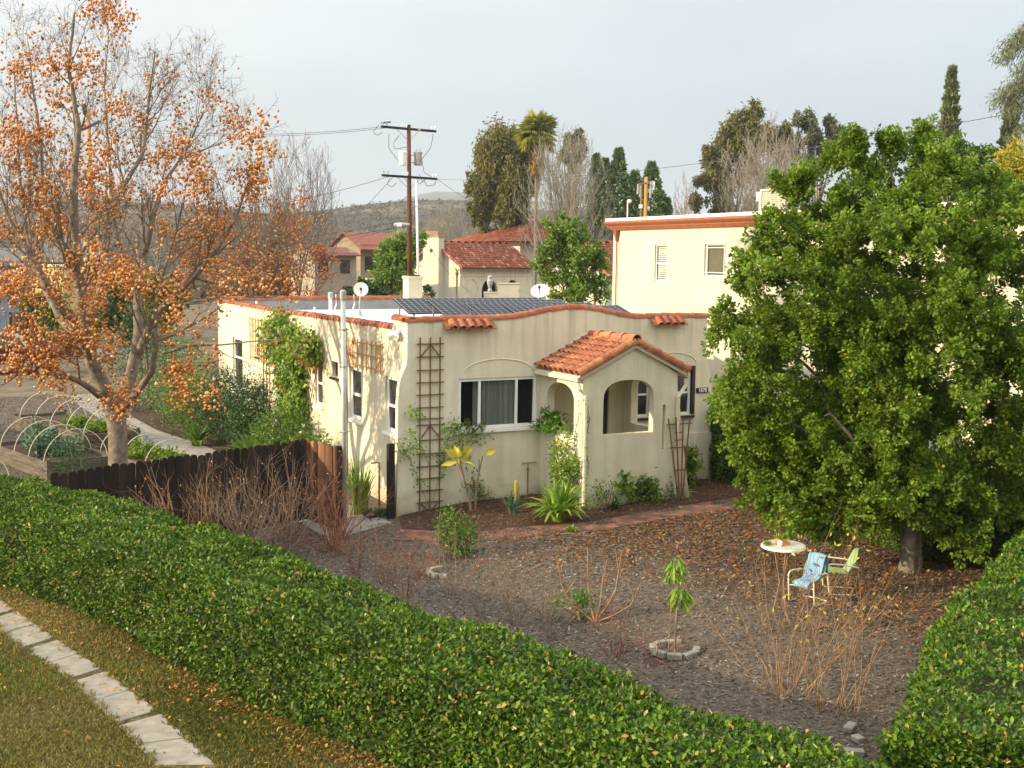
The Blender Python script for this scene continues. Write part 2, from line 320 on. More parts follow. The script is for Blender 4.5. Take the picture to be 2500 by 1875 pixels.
MULCH = mat('wood_mulch', (.048, .037, .027), (.185, .148, .112), scale=16, rough=.95, bump=.8, bscale=45, detail=9, c3=(.105, .083, .062), ramp=(.3, .72))
SOIL = mat('bed_soil', (.03, .018, .012), (.085, .048, .03), scale=14, rough=1, bump=.7, bscale=40, detail=8)
DIRT = mat('dry_ground', (.08, .064, .041), (.17, .13, .085), scale=.9, rough=1, bump=.5, bscale=12, detail=9)
TURF = mat('worn_turf', (.035, .036, .012), (.17, .135, .065), scale=11, rough=1, bump=.8, bscale=70, detail=10, c3=(.085, .078, .028))
CONCRETE = mat('concrete', (.21, .195, .16), (.31, .285, .235), scale=5, rough=.9, bump=.15, bscale=70, detail=9)
GRAVEL = mat('path_concrete', (.22, .205, .18), (.32, .30, .26), scale=7, rough=.95, bump=.4, bscale=60)
ASPHALT = mat('asphalt', (.12, .118, .115), (.17, .165, .16), scale=3, rough=.9)
def brickmat():
    m = bpy.data.materials.new('old_brick'); m.use_nodes = True; N = m.node_tree.nodes; L = m.node_tree.links; b = N['Principled BSDF']
    tc = N.new('ShaderNodeTexCoord'); br = N.new('ShaderNodeTexBrick'); L.new(tc.outputs['UV'], br.inputs[0])
    br.inputs['Color1'].default_value = (.26, .085, .05, 1); br.inputs['Color2'].default_value = (.34, .13, .075, 1); br.inputs['Mortar'].default_value = (.13, .075, .05, 1)
    br.inputs['Scale'].default_value = 1; br.inputs['Mortar Size'].default_value = .008; br.inputs['Brick Width'].default_value = .21; br.inputs['Row Height'].default_value = .1; br.inputs['Bias'].default_value = -.2
    n = N.new('ShaderNodeTexNoise'); n.inputs['Scale'].default_value = 3.5; n.inputs['Detail'].default_value = 8; L.new(tc.outputs['Object'], n.inputs[0])
    r = N.new('ShaderNodeValToRGB'); L.new(n.outputs[0], r.inputs[0]); r.color_ramp.elements[0].position = .36; r.color_ramp.elements[1].position = .56; r.color_ramp.elements[0].color = (0, 0, 0, 1)
    mx = N.new('ShaderNodeMix'); mx.data_type = 'RGBA'; L.new(r.outputs[0], mx.inputs[0]); L.new(br.outputs[0], mx.inputs[6]); mx.inputs[7].default_value = (.085, .052, .036, 1)
    L.new(mx.outputs[2], b.inputs['Base Color']); b.inputs['Roughness'].default_value = .95
    bp = N.new('ShaderNodeBump'); bp.inputs['Strength'].default_value = .5; L.new(br.outputs['Fac'], bp.inputs['Height']); bp.invert = True; L.new(bp.outputs[0], b.inputs['Normal'])
    return m
BRICK = brickmat()
def hillmat(name, a, b, c, scale):
    return mat(name, a, b, scale=scale, rough=1, detail=12, c3=c, ramp=(.36, .64), spec=.05)
HILL = hillmat('chaparral', (.04, .036, .025), (.18, .14, .095), (.085, .072, .047), .02)
MOUNTAIN = hillmat('mountain_rock', (.07, .075, .06), (.24, .20, .15), (.13, .12, .09), .004)

# ------------------------------------------------------------------ setting: ground, paths, hills
def grid_sheet(name, xs, ys, zf, mat_, k='structure'):
    xs, ys = np.array(xs, float), np.array(ys, float); X, Y = np.meshgrid(xs, ys); Z = zf(X, Y)
    V = np.stack([X.ravel(), Y.ravel(), Z.ravel()], 1); nx, ny = len(xs), len(ys)
    i = (np.arange(ny-1)[:, None]*nx+np.arange(nx-1)[None]).ravel()
    return kind(quads(name, V, np.stack([i, i+1, i+nx+1, i+nx], 1), mat_, smooth=True), k)
XS = np.concatenate([[-900, -400, -60, -20, -9], np.arange(-8, 13, .25), [20, 60, 400, 1500, 3300]])
YS = np.concatenate([[-500, -60, -25], np.arange(-18, 26, 1.0), [40, 90, 250, 900, 2000, 3400]])
grid_sheet('ground', XS, YS, lambda X, Y: gha(X)-.004, DIRT)
grid_sheet('mulch', np.arange(-9.5, 12.6, .25), np.arange(-17, 24.1, .5), lambda X, Y: gha(X)+.004, MULCH)
def resample(P, n):
    P = np.array(P, float); d = np.r_[0, np.cumsum(np.linalg.norm(np.diff(P, axis=0), axis=1))]
    return np.stack([np.interp(np.linspace(0, d[-1], n), d, P[:, k]) for k in range(P.shape[1])], 1)
def ruled(name, A, B, n, m, dz, mat_, k='structure', uv=False, wob=0):
    A, B = resample(A, n), resample(B, n); t = np.linspace(0, 1, m)[None, :, None]
    G = A[:, None]*(1-t)+B[:, None]*t; X, Y = G[..., 0].ravel(), G[..., 1].ravel()
    if wob:
        X = X+wob*np.sin(Y*5+np.sin(X*9)); Y = Y+wob*np.cos(X*6)
    V = np.stack([X, Y, gha(X)+dz], 1); i = (np.arange(n-1)[:, None]*m+np.arange(m-1)[None]).ravel()
    F = np.stack([i, i+1, i+m+1, i+m], 1)
    o = quads(name, V, F, mat_, smooth=True)
    if np.cross(V[F[0][1]]-V[F[0][0]], V[F[0][3]]-V[F[0][0]])[2] < 0: o.data.flip_normals()
    if uv:
        L = np.r_[0, np.cumsum(np.linalg.norm(np.diff(A, axis=0), axis=1))]; w = np.linalg.norm(A-B, axis=1)
        U = np.stack([np.repeat(L, m), (w[:, None]*np.linspace(0, 1, m)[None]).ravel()], 1)
        ul = o.data.uv_layers.new(); idx = np.zeros(len(o.data.loops), np.int32); o.data.loops.foreach_get('vertex_index', idx)
        ul.data.foreach_set('uv', U[idx].astype(np.float32).ravel())
    return kind(o, k)
H_OUT = [(-8.25, .45), (-7.41, -1.65), (-6.19, -4.81), (-5.24, -8.31), (-4.59, -9.97), (-3.85, -12.2), (-3.0, -14.8), (-2.6, -16)]
H_IN = [(-6.55, .2), (-5.63, -2.2), (-4.48, -5.7), (-4.0, -7.95), (-3.5, -10.05), (-2.93, -11.85), (-2.6, -13.25), (-2.25, -14.5), (-1.9, -15.8)]
ruled('lawn', [(x+.35, y) for x, y in H_OUT], [(-16, .45), (-16, -8), (-16, -16)], 60, 24, .012, TURF, wob=.03)
# sidewalk slabs: cracked joints with turf between
def G0(x, y): v = ray(x, y); p = CAM-v*CAM[2]/v[2]; return (float(p[0]), float(p[1]))
SW_R = [G0(122, 1382), G0(224, 1449), G0(345, 1541), G0(470, 1659)]; SW_L = [G0(47, 1404), G0(151, 1472), G0(253, 1568), G0(340, 1659)]
def extend(P):
    P = [np.array(p) for p in P]; d0, d1 = (P[0]-P[2])/2, (P[-1]-P[-3])/2; return [P[0]+d0*2, P[0]+d0]+P+[P[-1]+d1, P[-1]+d1*2]
SW_R, SW_L = extend(SW_R), extend(SW_L)
m_ = MB()
for k in range(7):
    a, b, c, d = (np.array(q) for q in (SW_R[k], SW_L[k], SW_L[k+1], SW_R[k+1]))
    g = .035
    for h0, h1 in ((g, .5-.0025), (.5+.0025, 1-g)):
        q = [a+(d-a)*h0, b+(c-b)*h0, b+(c-b)*h1, a+(d-a)*h1]; tz = rng.uniform(-.006, .006)
        m_.add([(*p, -.05) for p in q]+[(*p, .019+tz*.5+.002*i) for i, p in enumerate(q)], [(4, 5, 6, 7), (0, 1, 5, 4), (1, 2, 6, 5), (2, 3, 7, 6), (3, 0, 4, 7)])
sw = kind(m_.build('sidewalk', CONCRETE), 'structure')
bv = sw.modifiers.new('b', 'BEVEL'); bv.width = .012; bv.segments = 2
BR_N = [(-2.3, -.7), (-1.67, -1.0), (-.91, -1.55), (.30, -2.68), (1.88, -3.37), (4.14, -2.97), (6.44, -2.72), (7.3, -2.75)]
BR_F = [(-1.7, .0), (-1.1, -.35), (-.5, -.95), (.56, -2.15), (2.34, -2.66), (4.6, -2.2), (6.6, -1.9), (7.4, -1.9)]
ruled('brick_path', BR_N[2:], BR_F[2:], 60, 8, .014, BRICK, uv=True)
ruled('concrete_path', [(-1.95, -.95), (-1.95, 4), (-2.75, 8.5), (-3.2, 12.4), (-3.6, 24)], [(-.45, -.35), (-.9, 4), (-1.3, 9.9), (-2, 14), (-2.4, 24)], 30, 6, .010, GRAVEL, wob=.02)
bed = ruled('planting_bed', BR_F[2:], [(-.2, -.03), (.5, -.03), (2, -.03), (4, -.03), (6, -.03), (7.4, -.03)], 50, 14, .02, SOIL)
co_ = np.zeros(len(bed.data.vertices)*3); bed.data.vertices.foreach_get('co', co_); co_ = co_.reshape(-1, 3)
ii, jj = np.divmod(np.arange(len(co_)), 14); co_[:, 2] += .05*(1+wave(co_, 3.0, 4))*np.sin(np.pi*np.clip(jj/13, .0, .8)/1.0)*np.sin(np.pi*ii/49)**.4; bed.data.vertices.foreach_set('co', co_.ravel())
ruled('side_bed', [(-1.25, 4.2), (-1.5, 9.9), (-2.2, 14), (-2.6, 22)], [(-.03, 3.8), (-.03, 9), (-.03, 14), (-.03, 22)], 30, 8, .018, SOIL)
ruled('road', [(-60, 36), (-20, 37), (2, 38)], [(-60, 46), (-20, 47), (2, 48)], 20, 4, .012, ASPHALT)

def ridge(name, dep0, dep1, skyline, mat_, n=160, m=40, rough=1.0, seed=3):
    xs = np.linspace(skyline[0][0], skyline[-1][0], n); ys = np.interp(xs, [p[0] for p in skyline], [p[1] for p in skyline])
    dirs = np.array([ray(x, 560) for x in xs]); top = np.array([at(x, y, dep1)[2] for x, y in zip(xs, ys)])
    rows = []
    for j in range(m):
        f = j/(m-1); dep = dep0+(dep1-dep0)*f; P = CAM+dirs*dep; z = top*(f**1.25)
        P[:, 2] = z; amp = rough*(dep1*.006)*(.25+f)*(1-f*.55)
        P[:, 2] += amp*(np.abs(wave(P, 14/dep1, seed))+.5*np.abs(wave(P, 40/dep1, seed+1))-.6)*min(1, 4*f)
        rows.append(P)
    back = rows[-1].copy(); back += (dirs*dep1*.3); back[:, 2] = -5; rows.append(back); m += 1
    rows[0][:, 2] = -2
    V = np.concatenate(rows); i = (np.arange(m-1)[:, None]*n+np.arange(n-1)[None]).ravel()
    return kind(quads(name, V, np.stack([i, i+1, i+n+1, i+n], 1), mat_, smooth=True), 'structure'), rows
hill, HROWS = ridge('hill', 330, 800, [(-250, 452), (0, 448), (90, 436), (250, 440), (330, 446), (450, 452), (560, 463), (690, 457), (790, 449), (870, 446), (940, 443), (1000, 437), (1100, 446), (1300, 466), (1480, 482), (1700, 492), (2400, 500)], HILL)
mountain, _ = ridge('mountain', 1400, 2500, [(-300, 415), (-50, 420), (60, 405), (170, 418), (300, 428), (420, 440), (560, 462), (690, 461), (780, 452), (850, 438), (900, 421), (935, 413), (985, 414), (1010, 413), (1100, 428), (1250, 449), (1500, 468), (1800, 480), (2400, 470)], MOUNTAIN, rough=.8, seed=11)

# ------------------------------------------------------------------ the bungalow
HX, HY, ZR = 7.07, 15.4, 3.42
house = thing('bungalow', 'low cream stucco bungalow with a red tiled porch and curved parapet, behind the yard', 'house', (3.5, 7, 0))
FY = lambda y0: (lambda u, v, w: (u, y0+w, v))                # plate in X-Z whose face is at y0
FX = lambda x0: (lambda u, v, w: (x0+w, u, v))                # plate in Y-Z whose face is at x0
def parapet(x):
    z = np.interp(x, [-.1, 0, 1, 2.0, 5.3, 6, 7.1], [3.88, 3.88, 3.90, 3.905, 3.885, 3.90, 3.88])
    if 2.0 < x < 5.4: t = (x-2.0)/3.4; z += .215*(math.sin(math.pi*t)**2.0)*(1+.0*t)
    return float(z)
top = [(x, parapet(x)) for x in np.linspace(HX, 0, 70)]
leftp = [(0, 3.2), (-.01, 3.05), (-.06, 2.93), (-.12, 2.78), (-.155, 2.62), (-.16, 2.45), (-.175, 2.3), (-.18, 1.5), (-.21, .8), (-.25, -.1)]
rightp = [(HX+.25, -.1), (HX+.2, .9), (HX+.17, 1.6), (HX+.16, 2.4), (HX+.13, 2.62), (HX+.05, 2.82), (HX, 3.0)]
WB = (1.08, 2.83, 1.70, 2.72)                                 # picture window
WR1, WR2 = (5.08, 5.62, 1.74, 2.75), (6.08, 6.70, 1.74, 2.75) # dark-trimmed sash windows
DOOR = (4.02, 4.57, .5, 2.55)
fw = panel([(x, z) for x, z in leftp[::-1]][::-1] + rightp + top, [rect(*WB), rect(*WR1), rect(*WR2), rect(*DOOR)], .2, FY(0), 'front_wall', STUCCO, house)
SW = [(.52, 1.2, 1.60, 2.72), (2.6, 3.36, 1.60, 2.72), (5.2, 5.77, 1.60, 2.72), (12.5, 13.6, 1.2, 2.72)]
SW_SMALL = [(4.11, 4.51, 2.40, 2.74), (8.55, 9.2, 2.08, 2.62), (10.6, 10.95, 2.35, 2.7)]
def side_top(y): return float(np.interp(y, [0, 9, 15.4], [3.70, 3.66, 3.70]))
panel([(.2, -.1), (HY, -.1)]+[(y, side_top(y)) for y in np.linspace(HY, .2, 20)], [rect(*w) for w in SW+SW_SMALL], .2, FX(0), 'side_wall', STUCCO, house)
m_ = MB(); m_.box(.002, .2, .2, .8, 3.69, 3.88); m_.build('parapet_return', STUCCO, house)
m_ = MB(); m_.box(HX-.2, HX, .2, HY, -.1, 3.66); m_.build('side_wall', STUCCO, house)
m_ = MB(); m_.box(.2, HX-.2, HY-.2, HY, -.1, 3.74); m_.build('rear_wall', ROOFGREY, house)
m_ = MB(); m_.box(.2, HX-.2, .2, HY-.2, ZR-.2, ZR); m_.build('roof', ROOFWHITE, house)
m_ = MB(); m_.box(.2, HX-.2, .2, HY-.2, .25, .45); m_.box(.2, HX-.2, 4.2, 4.3, .45, ZR-.2); m_.box(2.95, 3.05, .2, 4.2, .45, ZR-.2); m_.build('interior', INTERIOR, house)
def coping(pts, r, seg, name, up=(0, 0, 1), width=1.0):       # run of overlapping half-round tiles along a line
    P = np.array(pts, float); d = np.r_[0, np.cumsum(np.linalg.norm(np.diff(P, axis=0), axis=1))]; n = max(1, int(d[-1]/seg)); mb = MB()
    f = lambda s: np.array([np.interp(s, d, P[:, k]) for k in range(3)])
    for k in range(n):
        a, b = f(d[-1]*k/n), f(min(d[-1], d[-1]*(k+1)/n+.03)); j = rng.normal(0, .004, 3); mb.tone = rng.random()
        mb.barrel(a+j, b+j, up, r*1.08, r*.94, n=8, th=.02, arc=3.3)
    return mb.build(name, COPING, house, smooth=False)
coping([(x, .085, parapet(x)-.025) for x in np.linspace(-.06, HX+.05, 60)], .10, .40, 'parapet_tiles')
coping([(.09, y, 3.865) for y in np.linspace(.85, .0, 6)], .10, .36, 'parapet_tiles')
coping([(.09, y, side_top(y)-.015) for y in np.linspace(.82, HY+.05, 30)], .10, .2, 'parapet_tiles')
coping([(x, HY-.1, 3.73) for x in np.linspace(.0, HX, 30)], .12, .36, 'parapet_tiles')
coping([(HX-.1, y, 3.65) for y in np.linspace(.3, HY, 30)], .12, .36, 'parapet_tiles')
def sash_window(parent, mapf, w, frame=WHITE, bars=(), rail=None, depth=.09, fr=.05, pane=GLASS, sill=True, sillmat=None, outer=0.0, lab=None):
    u0, u1, v0, v1 = w; ou = outer
    holes = []; us = [u0+fr]+[b for b in bars]+[u1-fr]; vs = [v0+fr]+([rail] if rail else [])+[v1-fr]
    for i in range(len(us)-1):
        for j in range(len(vs)-1):
            holes.append(rect(us[i]+(fr*.45 if i else 0), us[i+1]-(fr*.45 if i < len(us)-2 else 0), vs[j]+(fr*.4 if j else 0), vs[j+1]-(fr*.4 if j < len(vs)-2 else 0)))
    f = panel(rect(u0-ou, u1+ou, v0-ou, v1+ou), holes, .05, lambda a, b, c: mapf(a, b, c+depth), 'window', frame, parent)
    if lab: f['label'] = lab
    panel(rect(u0+.01, u1-.01, v0+.01, v1-.01), [], .012, lambda a, b, c: mapf(a, b, c+depth+.03), 'pane', pane, f)
    if sill:
        mb = MB(); q = [mapf(u0-.06, v0-.07, -.06), mapf(u1+.06, v0-.02, depth+.02)]
        lo, hi = np.minimum(*q), np.maximum(*q); mb.box(lo[0], hi[0], lo[1], hi[1], lo[2], hi[2]); mb.build('sill', sillmat or frame, f)
    return f
bw = sash_window(house, FY(0), WB, bars=(1.55, 2.38), depth=.03, fr=.06, pane=CLEAR, lab='wide white three-part picture window with pale curtains')
m_ = MB(); xs = np.linspace(1.46, 2.40, 90)
for a, b in zip(xs[:-1], xs[1:]):
    ya, yb = (.125+.028*math.sin(x*48)+.014*math.sin(x*113) for x in (a, b)); m_.add([(a, ya, 1.62), (b, yb, 1.62), (b, yb, 2.71), (a, ya, 2.71)], [(0, 1, 2, 3)])
m_.build('curtain', CURTAIN, bw, smooth=True)
for w in (WR1, WR2):
    sash_window(house, FY(0), w, bars=(), rail=2.22, depth=.06, fr=.05, sillmat=DARKTRIM)
    m_ = MB(); u0, u1, v0, v1 = w
    m_.box(u1, u1+.085, -.012, .05, v0, v1+.06); m_.box(u0-.085, u0, -.012, .05, v0, v1+.06); m_.box(u0, u1, -.012, .05, v1, v1+.06); m_.build('window_casing', DARKTRIM, house)
for i, w in enumerate(SW): sash_window(house, FX(0), w, rail=2.13, depth=.05, fr=.07, outer=0)
for w in SW_SMALL: sash_window(house, FX(0), w, frame=DARKTRIM, depth=.09, fr=.04, sillmat=DARKTRIM)
dr = panel(rect(*DOOR), [], .05, FY(.06), 'door', DARKTRIM, house)
m_ = MB(); m_.lathe((4.1, .04, 1.5), [(.012, 0), (.03, .03), (.03, .05), (.0, .06)], n=10, axis=(0, -1, 0)); m_.build('handle', STEEL, dr)
# blind arches moulded over the windows
for cx, a, z0, h in ((1.96, .76, 2.84, .25), (6.18, .62, 2.86, .25)):
    pts = [(cx-a*math.cos(t), -.004, z0+h*math.sin(t)) for t in np.linspace(0.05, math.pi-.05, 24)]
    m_ = MB(); m_.tube(pts, .014, 6); m_.build('moulding', STUCCO_TRIM, house)
m_ = MB(); m_.box(6.3, HX+.19, -.03, -.002, .1, 1.32); m_.build('plinth', STUCCO, house)
for w in ((.32), ):
    m_ = MB()
    for k in range(4): m_.obox((-.012, 1.48, 3.33+k*.075), (.016, 0, -.006), (0, .12, 0), (.004, 0, .012))
    m_.build('wall_vent', STUCCO_TRIM, house)
# small tile awnings on the parapet
def awning(x0, x1, n):
    mb = MB(); w = (x1-x0)/n
    for i in range(n):
        x = x0+w*(i+.5); j = rng.normal(0, .004, 2); mb.tone = rng.random()
        mb.barrel((x, -.005, 3.87), (x+j[0], -.17, 3.725+j[1]), (0, -.6, 1), w*.36, w*.43, n=8)
    mb.tone = .3
    for i in range(n+1):
        x = x0+w*i; mb.obox((x, -.09, 3.785), (w*.42, 0, 0), (0, -.08, -.07), (0, .006, -.006))
    mb.build('tile_awning', TILE, house)
awning(.80, 1.74, 5); awning(5.64, 6.36, 4)
# chimney
m_ = MB(); v_ = ray(891, 640); c0 = CAM+v_*((14.9-CAM[1])/v_[1]); cx, cy = c0[0], c0[1]
m_.box(cx-.24, cx+.24, cy-.24, cy+.24, ZR, 4.42); m_.box(cx-.265, cx+.265, cy-.265, cy+.265, 4.42, 4.50)
ch = m_.build('chimney', STUCCO_TRIM, house)
m_ = MB(); m_.box(cx-.19, cx+.19, cy-.19, cy+.19, 4.502, 4.54); m_.build('chimney_cap', POLEWOOD, ch)

# porch
PY, PX0, PX1, AP = -1.66, 2.93, 5.13, 4.08
ZE, ZA, PB = 2.87, 3.44, .1
front = [(PX0, PB), (5.53, PB), (5.40, .9), (5.30, 1.5), (5.22, 2.1), (5.14, 2.5), (PX1+.0, 2.84), (AP, ZA), (PX0, ZE)]
panel(front, [arch(3.40, 4.58, 1.69, 2.36, 2.76, p=2.5), arch(4.79, 4.875, 1.32, 2.16, 2.24)], .17, FY(PY), 'porch_wall', STUCCO, house)
panel([(PY+.17, PB), (0, PB), (0, ZE-.02), (PY+.17, ZE-.02)], [arch(-1.34, -.26, 1.68, 2.32, 2.66, p=2.2)], .17, FX(PX0), 'porch_wall', STUCCO, house)
panel([(PY+.17, PB), (0, PB), (0, ZE-.02), (PY+.17, ZE-.02)], [arch(-1.32, -.3, 1.68, 2.40, 2.70, p=2.4)], .17, FX(PX1-.2), 'porch_wall', STUCCO, house)
m_ = MB(); m_.box(PX0+.17, PX1-.2, PY+.17, -.002, .1, .5); m_.build('porch_floor', CONCRETE, house)
m_ = MB(); m_.box(PX0+.17, PX1-.2, PY+.17, -.002, ZE-.12, ZE-.06); m_.build('porch_ceiling', STUCCO_TRIM, house)
m_ = MB(); m_.box(4.765, 4.90, PY+.09, PY+.165, 1.28, 2.28); m_.build('niche', STUCCO, house)
pr = MB()                                                     # roof deck under the tiles
YF, YB = PY-.07, .0
EL, ER = PX0-.12, 5.33
def slope_pt(x): return ZA+.02-(abs(x-AP)/(AP-EL if x < AP else ER-AP))*(ZA-ZE+.03)
for xa, xb in ((EL, AP), (AP, ER)):
    za, zb = slope_pt(xa), slope_pt(xb)
    pr.add([(xa, YF, za), (xb, YF, zb), (xb, YB, zb), (xa, YB, za), (xa, YF, za-.07), (xb, YF, zb-.07), (xb, YB, zb-.07), (xa, YB, za-.07)], [(0, 1, 2, 3), (7, 6, 5, 4), (0, 4, 5, 1), (1, 5, 6, 2), (2, 6, 7, 3), (3, 7, 4, 0)])
proof = pr.build('porch_roof', STUCCO_TRIM, house)
tb = MB(); ncol, nrow = 8, 7; cw = (YB-YF-.12)/ncol
for side in (-1, 1):
    xe = EL if side < 0 else ER; run = abs(AP-xe); up = np.array((side*(ZA-ZE)/1.2, 0, 1.0))
    for i in range(ncol):
        y = YF+.16+cw*(i+.5)
        tb.tone = .15
        tb.obox(((xe+AP)/2, y-cw/2, (slope_pt(xe)+ZA)/2+.03), (abs(xe-AP)/2*.99*side, 0, -(ZA-slope_pt(xe))/2*.99), (0, cw*.3, 0), (0, 0, .008))
        for r in range(nrow):
            f0, f1 = r/nrow, (r+1.16)/nrow; f1 = min(f1, 1.02)
            xa, xb = AP+side*(run*f0+.02), AP+side*run*f1; j = rng.normal(0, .005, 3); tb.tone = rng.random()
            lift = .028
            tb.barrel((xa, y+j[0], slope_pt(xa)+lift+.012), (xb, y+j[1], slope_pt(xb)+lift+.03+j[2]*.5), up, cw*.40, cw*.50, n=7)
tb.build('roof_tiles', TILE, proof)
rk = MB()
for side in (-1, 1):
    xe = EL if side < 0 else ER; run = abs(AP-xe); up = np.array((side*.45, -.25, 1.0))
    for r in range(7):
        f0, f1 = r/7, min((r+1.15)/7, 1.03); xa, xb = AP+side*run*f0, AP+side*run*f1; rk.tone = rng.random()
        rk.barrel((xa, YF+.03, slope_pt(xa)+.05), (xb, YF+.03, slope_pt(xb)+.062), up, .085, .1, n=8, arc=3.6)
rk.build('rake_tiles', TILE, proof)
rg = MB()
for k in range(4):
    y0 = YF-.03+(YB-YF)*k/4; rg.tone = .4+.6*rng.random()
    rg.barrel((AP, y0+(YB-YF)/4+.05, ZA+.10), (AP, y0, ZA+.11), (0, 0, 1), .088, .108, n=9, arc=3.5)
rg.build('ridge_tiles', TILE, proof)
mo = MB()
for k in range(8):
    for s in (-1, 1): mo.obox((AP+s*.105, YF+.25+cw*k, ZA+.05), (.035, 0, .0), (0, .05, 0), (0, 0, .03))
m2 = mo.build('mortar', STUCCO_TRIM, proof)
fl = MB(); pts = [(AP+s*0, 0, 0) for s in ()]
fl.bar((EL-.02, -.018, slope_pt(EL)+.05), (AP, -.018, ZA+.16), .035, .05); fl.bar((AP, -.018, ZA+.16), (ER+.02, -.018, slope_pt(ER)+.05), .035, .05); fl.build('flashing', STUCCO_TRIM, proof)
g = MB(); g.box(EL-.05, EL+.02, YF, YB-.02, slope_pt(EL)-.09, slope_pt(EL)-.015); g.build('gutter', STUCCO_TRIM, house); g = MB(); g.box(ER-.02, ER+.05, YF, YB-.02, slope_pt(ER)-.09, slope_pt(ER)-.015); g.build('gutter', STUCCO_TRIM, house)
for xx, s, zb in ((PX0+.035, -1, .35), (5.19, 1, .45)):
    d_ = MB(); x_e = EL if s < 0 else ER
    if s < 0: d_.tube([(x_e, YF+.05, 2.74), (x_e+.02, YF+.03, 2.62), (xx, PY-.05, 2.50), (xx, PY-.05, .35)], .04, 8)
    else: d_.tube([(x_e, YF+.06, 2.74), (x_e, YF+.06, 2.60), (xx-.06, PY-.045, 2.38), (xx-.07, PY-.045, .4)], .04, 8)
    d_.build('downspout', STUCCO_TRIM, house)
m_ = MB(); m_.tube([(2.62, -.06, .30), (2.62, -.06, .95)], .014, 6); m_.tube([(2.5, -.06, .95), (2.82, -.06, .95)], .012, 6); m_.lathe((2.62, -.06, .8), [(.03, 0), (.035, .03), (.02, .06)], 8); m_.build('water_spigot', BARKBROWN, house)

# house number, lamp, roof things
sign = thing('house_number_sign', 'small dark plaque with the number 1575 on the front wall', 'house number', (6.97, -.02, 2.26))
m_ = MB(); m_.box(6.82, 7.13, -.03, -.003, 2.205, 2.315); plq = m_.build('plaque', BLACK, sign)
tx = bpy.data.curves.new('digits', 'FONT'); tx.body = '1575'; tx.size = .105; tx.extrude = .004; tx.align_x = 'CENTER'; tx.align_y = 'CENTER'; tx.space_character = 1.1; tx.offset = .004
tob = bpy.data.objects.new('digits', tx); COL.objects.link(tob); me = bpy.data.meshes.new_from_object(tob.evaluated_get(bpy.context.evaluated_depsgraph_get())); bpy.data.objects.remove(tob)
for v in me.vertices: v.co = (6.975+v.co.x, -.036-v.co.z, 2.26+v.co.y)
me.materials.clear(); link('digits', me, WHITE, sign)
lamp = thing('security_light', 'white twin flood lamp under the parapet corner of the cream house', 'lamp', (-.05, .35, 3.7))
m_ = MB(); m_.lathe((0, .42, 3.66), [(.07, 0), (.07, .05), (.03, .07)], 12, (-1, 0, 0)); m_.build('base', WHITE, lamp)
for a in ((-.5, -.4, -.55), (-.75, .3, -.5)):
    m_ = MB(); m_.lathe((-.06, .42+a[1]*.1, 3.65), [(.025, 0), (.03, .05), (.075, .10), (.08, .17), (.0, .16)], 12, a); m_.build('lamp_head', WHITE, lamp)
def solar(x0, x1, y0, y1, z0, z1, label):
    t = thing('solar_panel', label, 'solar panel', ((x0+x1)/2, (y0+y1)/2, ZR), 'dark solar panels on the flat roof')
    n = np.cross((1, 0, 0), (0, y1-y0, z1-z0)); n = n/np.linalg.norm(n); e = np.array((0, y1-y0, z1-z0)); L = np.linalg.norm(e); e = e/L
    c = np.array(((x0+x1)/2, (y0+y1)/2, (z0+z1)/2))
    mb = MB(); mb.obox(c, ((x1-x0)/2, 0, 0), e*L/2, n*.018); fr = mb.build('frame', BLACK, t)
    ce = MB(); N = max(1, round((x1-x0)/.165)); K = 7; w = (x1-x0-.04)/N; h = (L-.04)/K
    for i in range(N):
        for j in range(K):
            ce.tone = rng.random(); p = np.array((x0, y0, z0))+np.array((1, 0, 0))*(.02+w*(i+.5))+e*(.02+h*(j+.5))+n*.021
            a, b = w*.47, h*.47; q = .22
            ce.add([p+np.array((sx*a*fx, 0, 0))+e*sy*b*fy for sx, sy, fx, fy in ((-1, -1, 1-q, 1), (1, -1, 1-q, 1), (1, -1, 1, 1-q), (1, 1, 1, 1-q), (1, 1, 1-q, 1), (-1, 1, 1-q, 1), (-1, 1, 1, 1-q), (-1, -1, 1, 1-q))], [tuple(range(8))])
    ce.build('cells', CELL, t)
    bk = MB(); bk.obox(c+n*.0195, ((x1-x0)/2-.012, 0, 0), e*(L/2-.012), n*.0006); bk.build('backsheet', STEEL, t)
    lg = MB()
    for x in np.linspace(x0+.15, x1-.15, 4): lg.bar((x, y0+.06, ZR), (x, y0+.06, z0-.0), .03); lg.bar((x, y1-.06, ZR), (x, y1-.06, z1-.03), .03); lg.bar((x, y0, z0-.04), (x, y1, z1-.04), .03)
    lg.build('rack', STEEL, t)
CELL = mat('solar_cell', (.012, .013, .024), (.02, .021, .035), scale=3, rough=.5, spec=.14)
solar(2.3, 6.4, 5.55, 6.6, 3.74, 4.06, 'dark blue solar panel row on the flat roof, farthest from the front parapet')
solar(2.75, 6.5, 4.45, 5.5, 3.74, 4.05, 'dark blue solar panel row on the flat roof, second from the back')
solar(3.15, 6.6, 3.3, 4.2, 3.75, 4.02, 'dark blue solar panel row on the flat roof, third from the back')
solar(3.6, 6.65, 2.1, 2.98, 3.76, 4.00, 'dark blue solar panel row on the flat roof, closest behind the curved parapet')
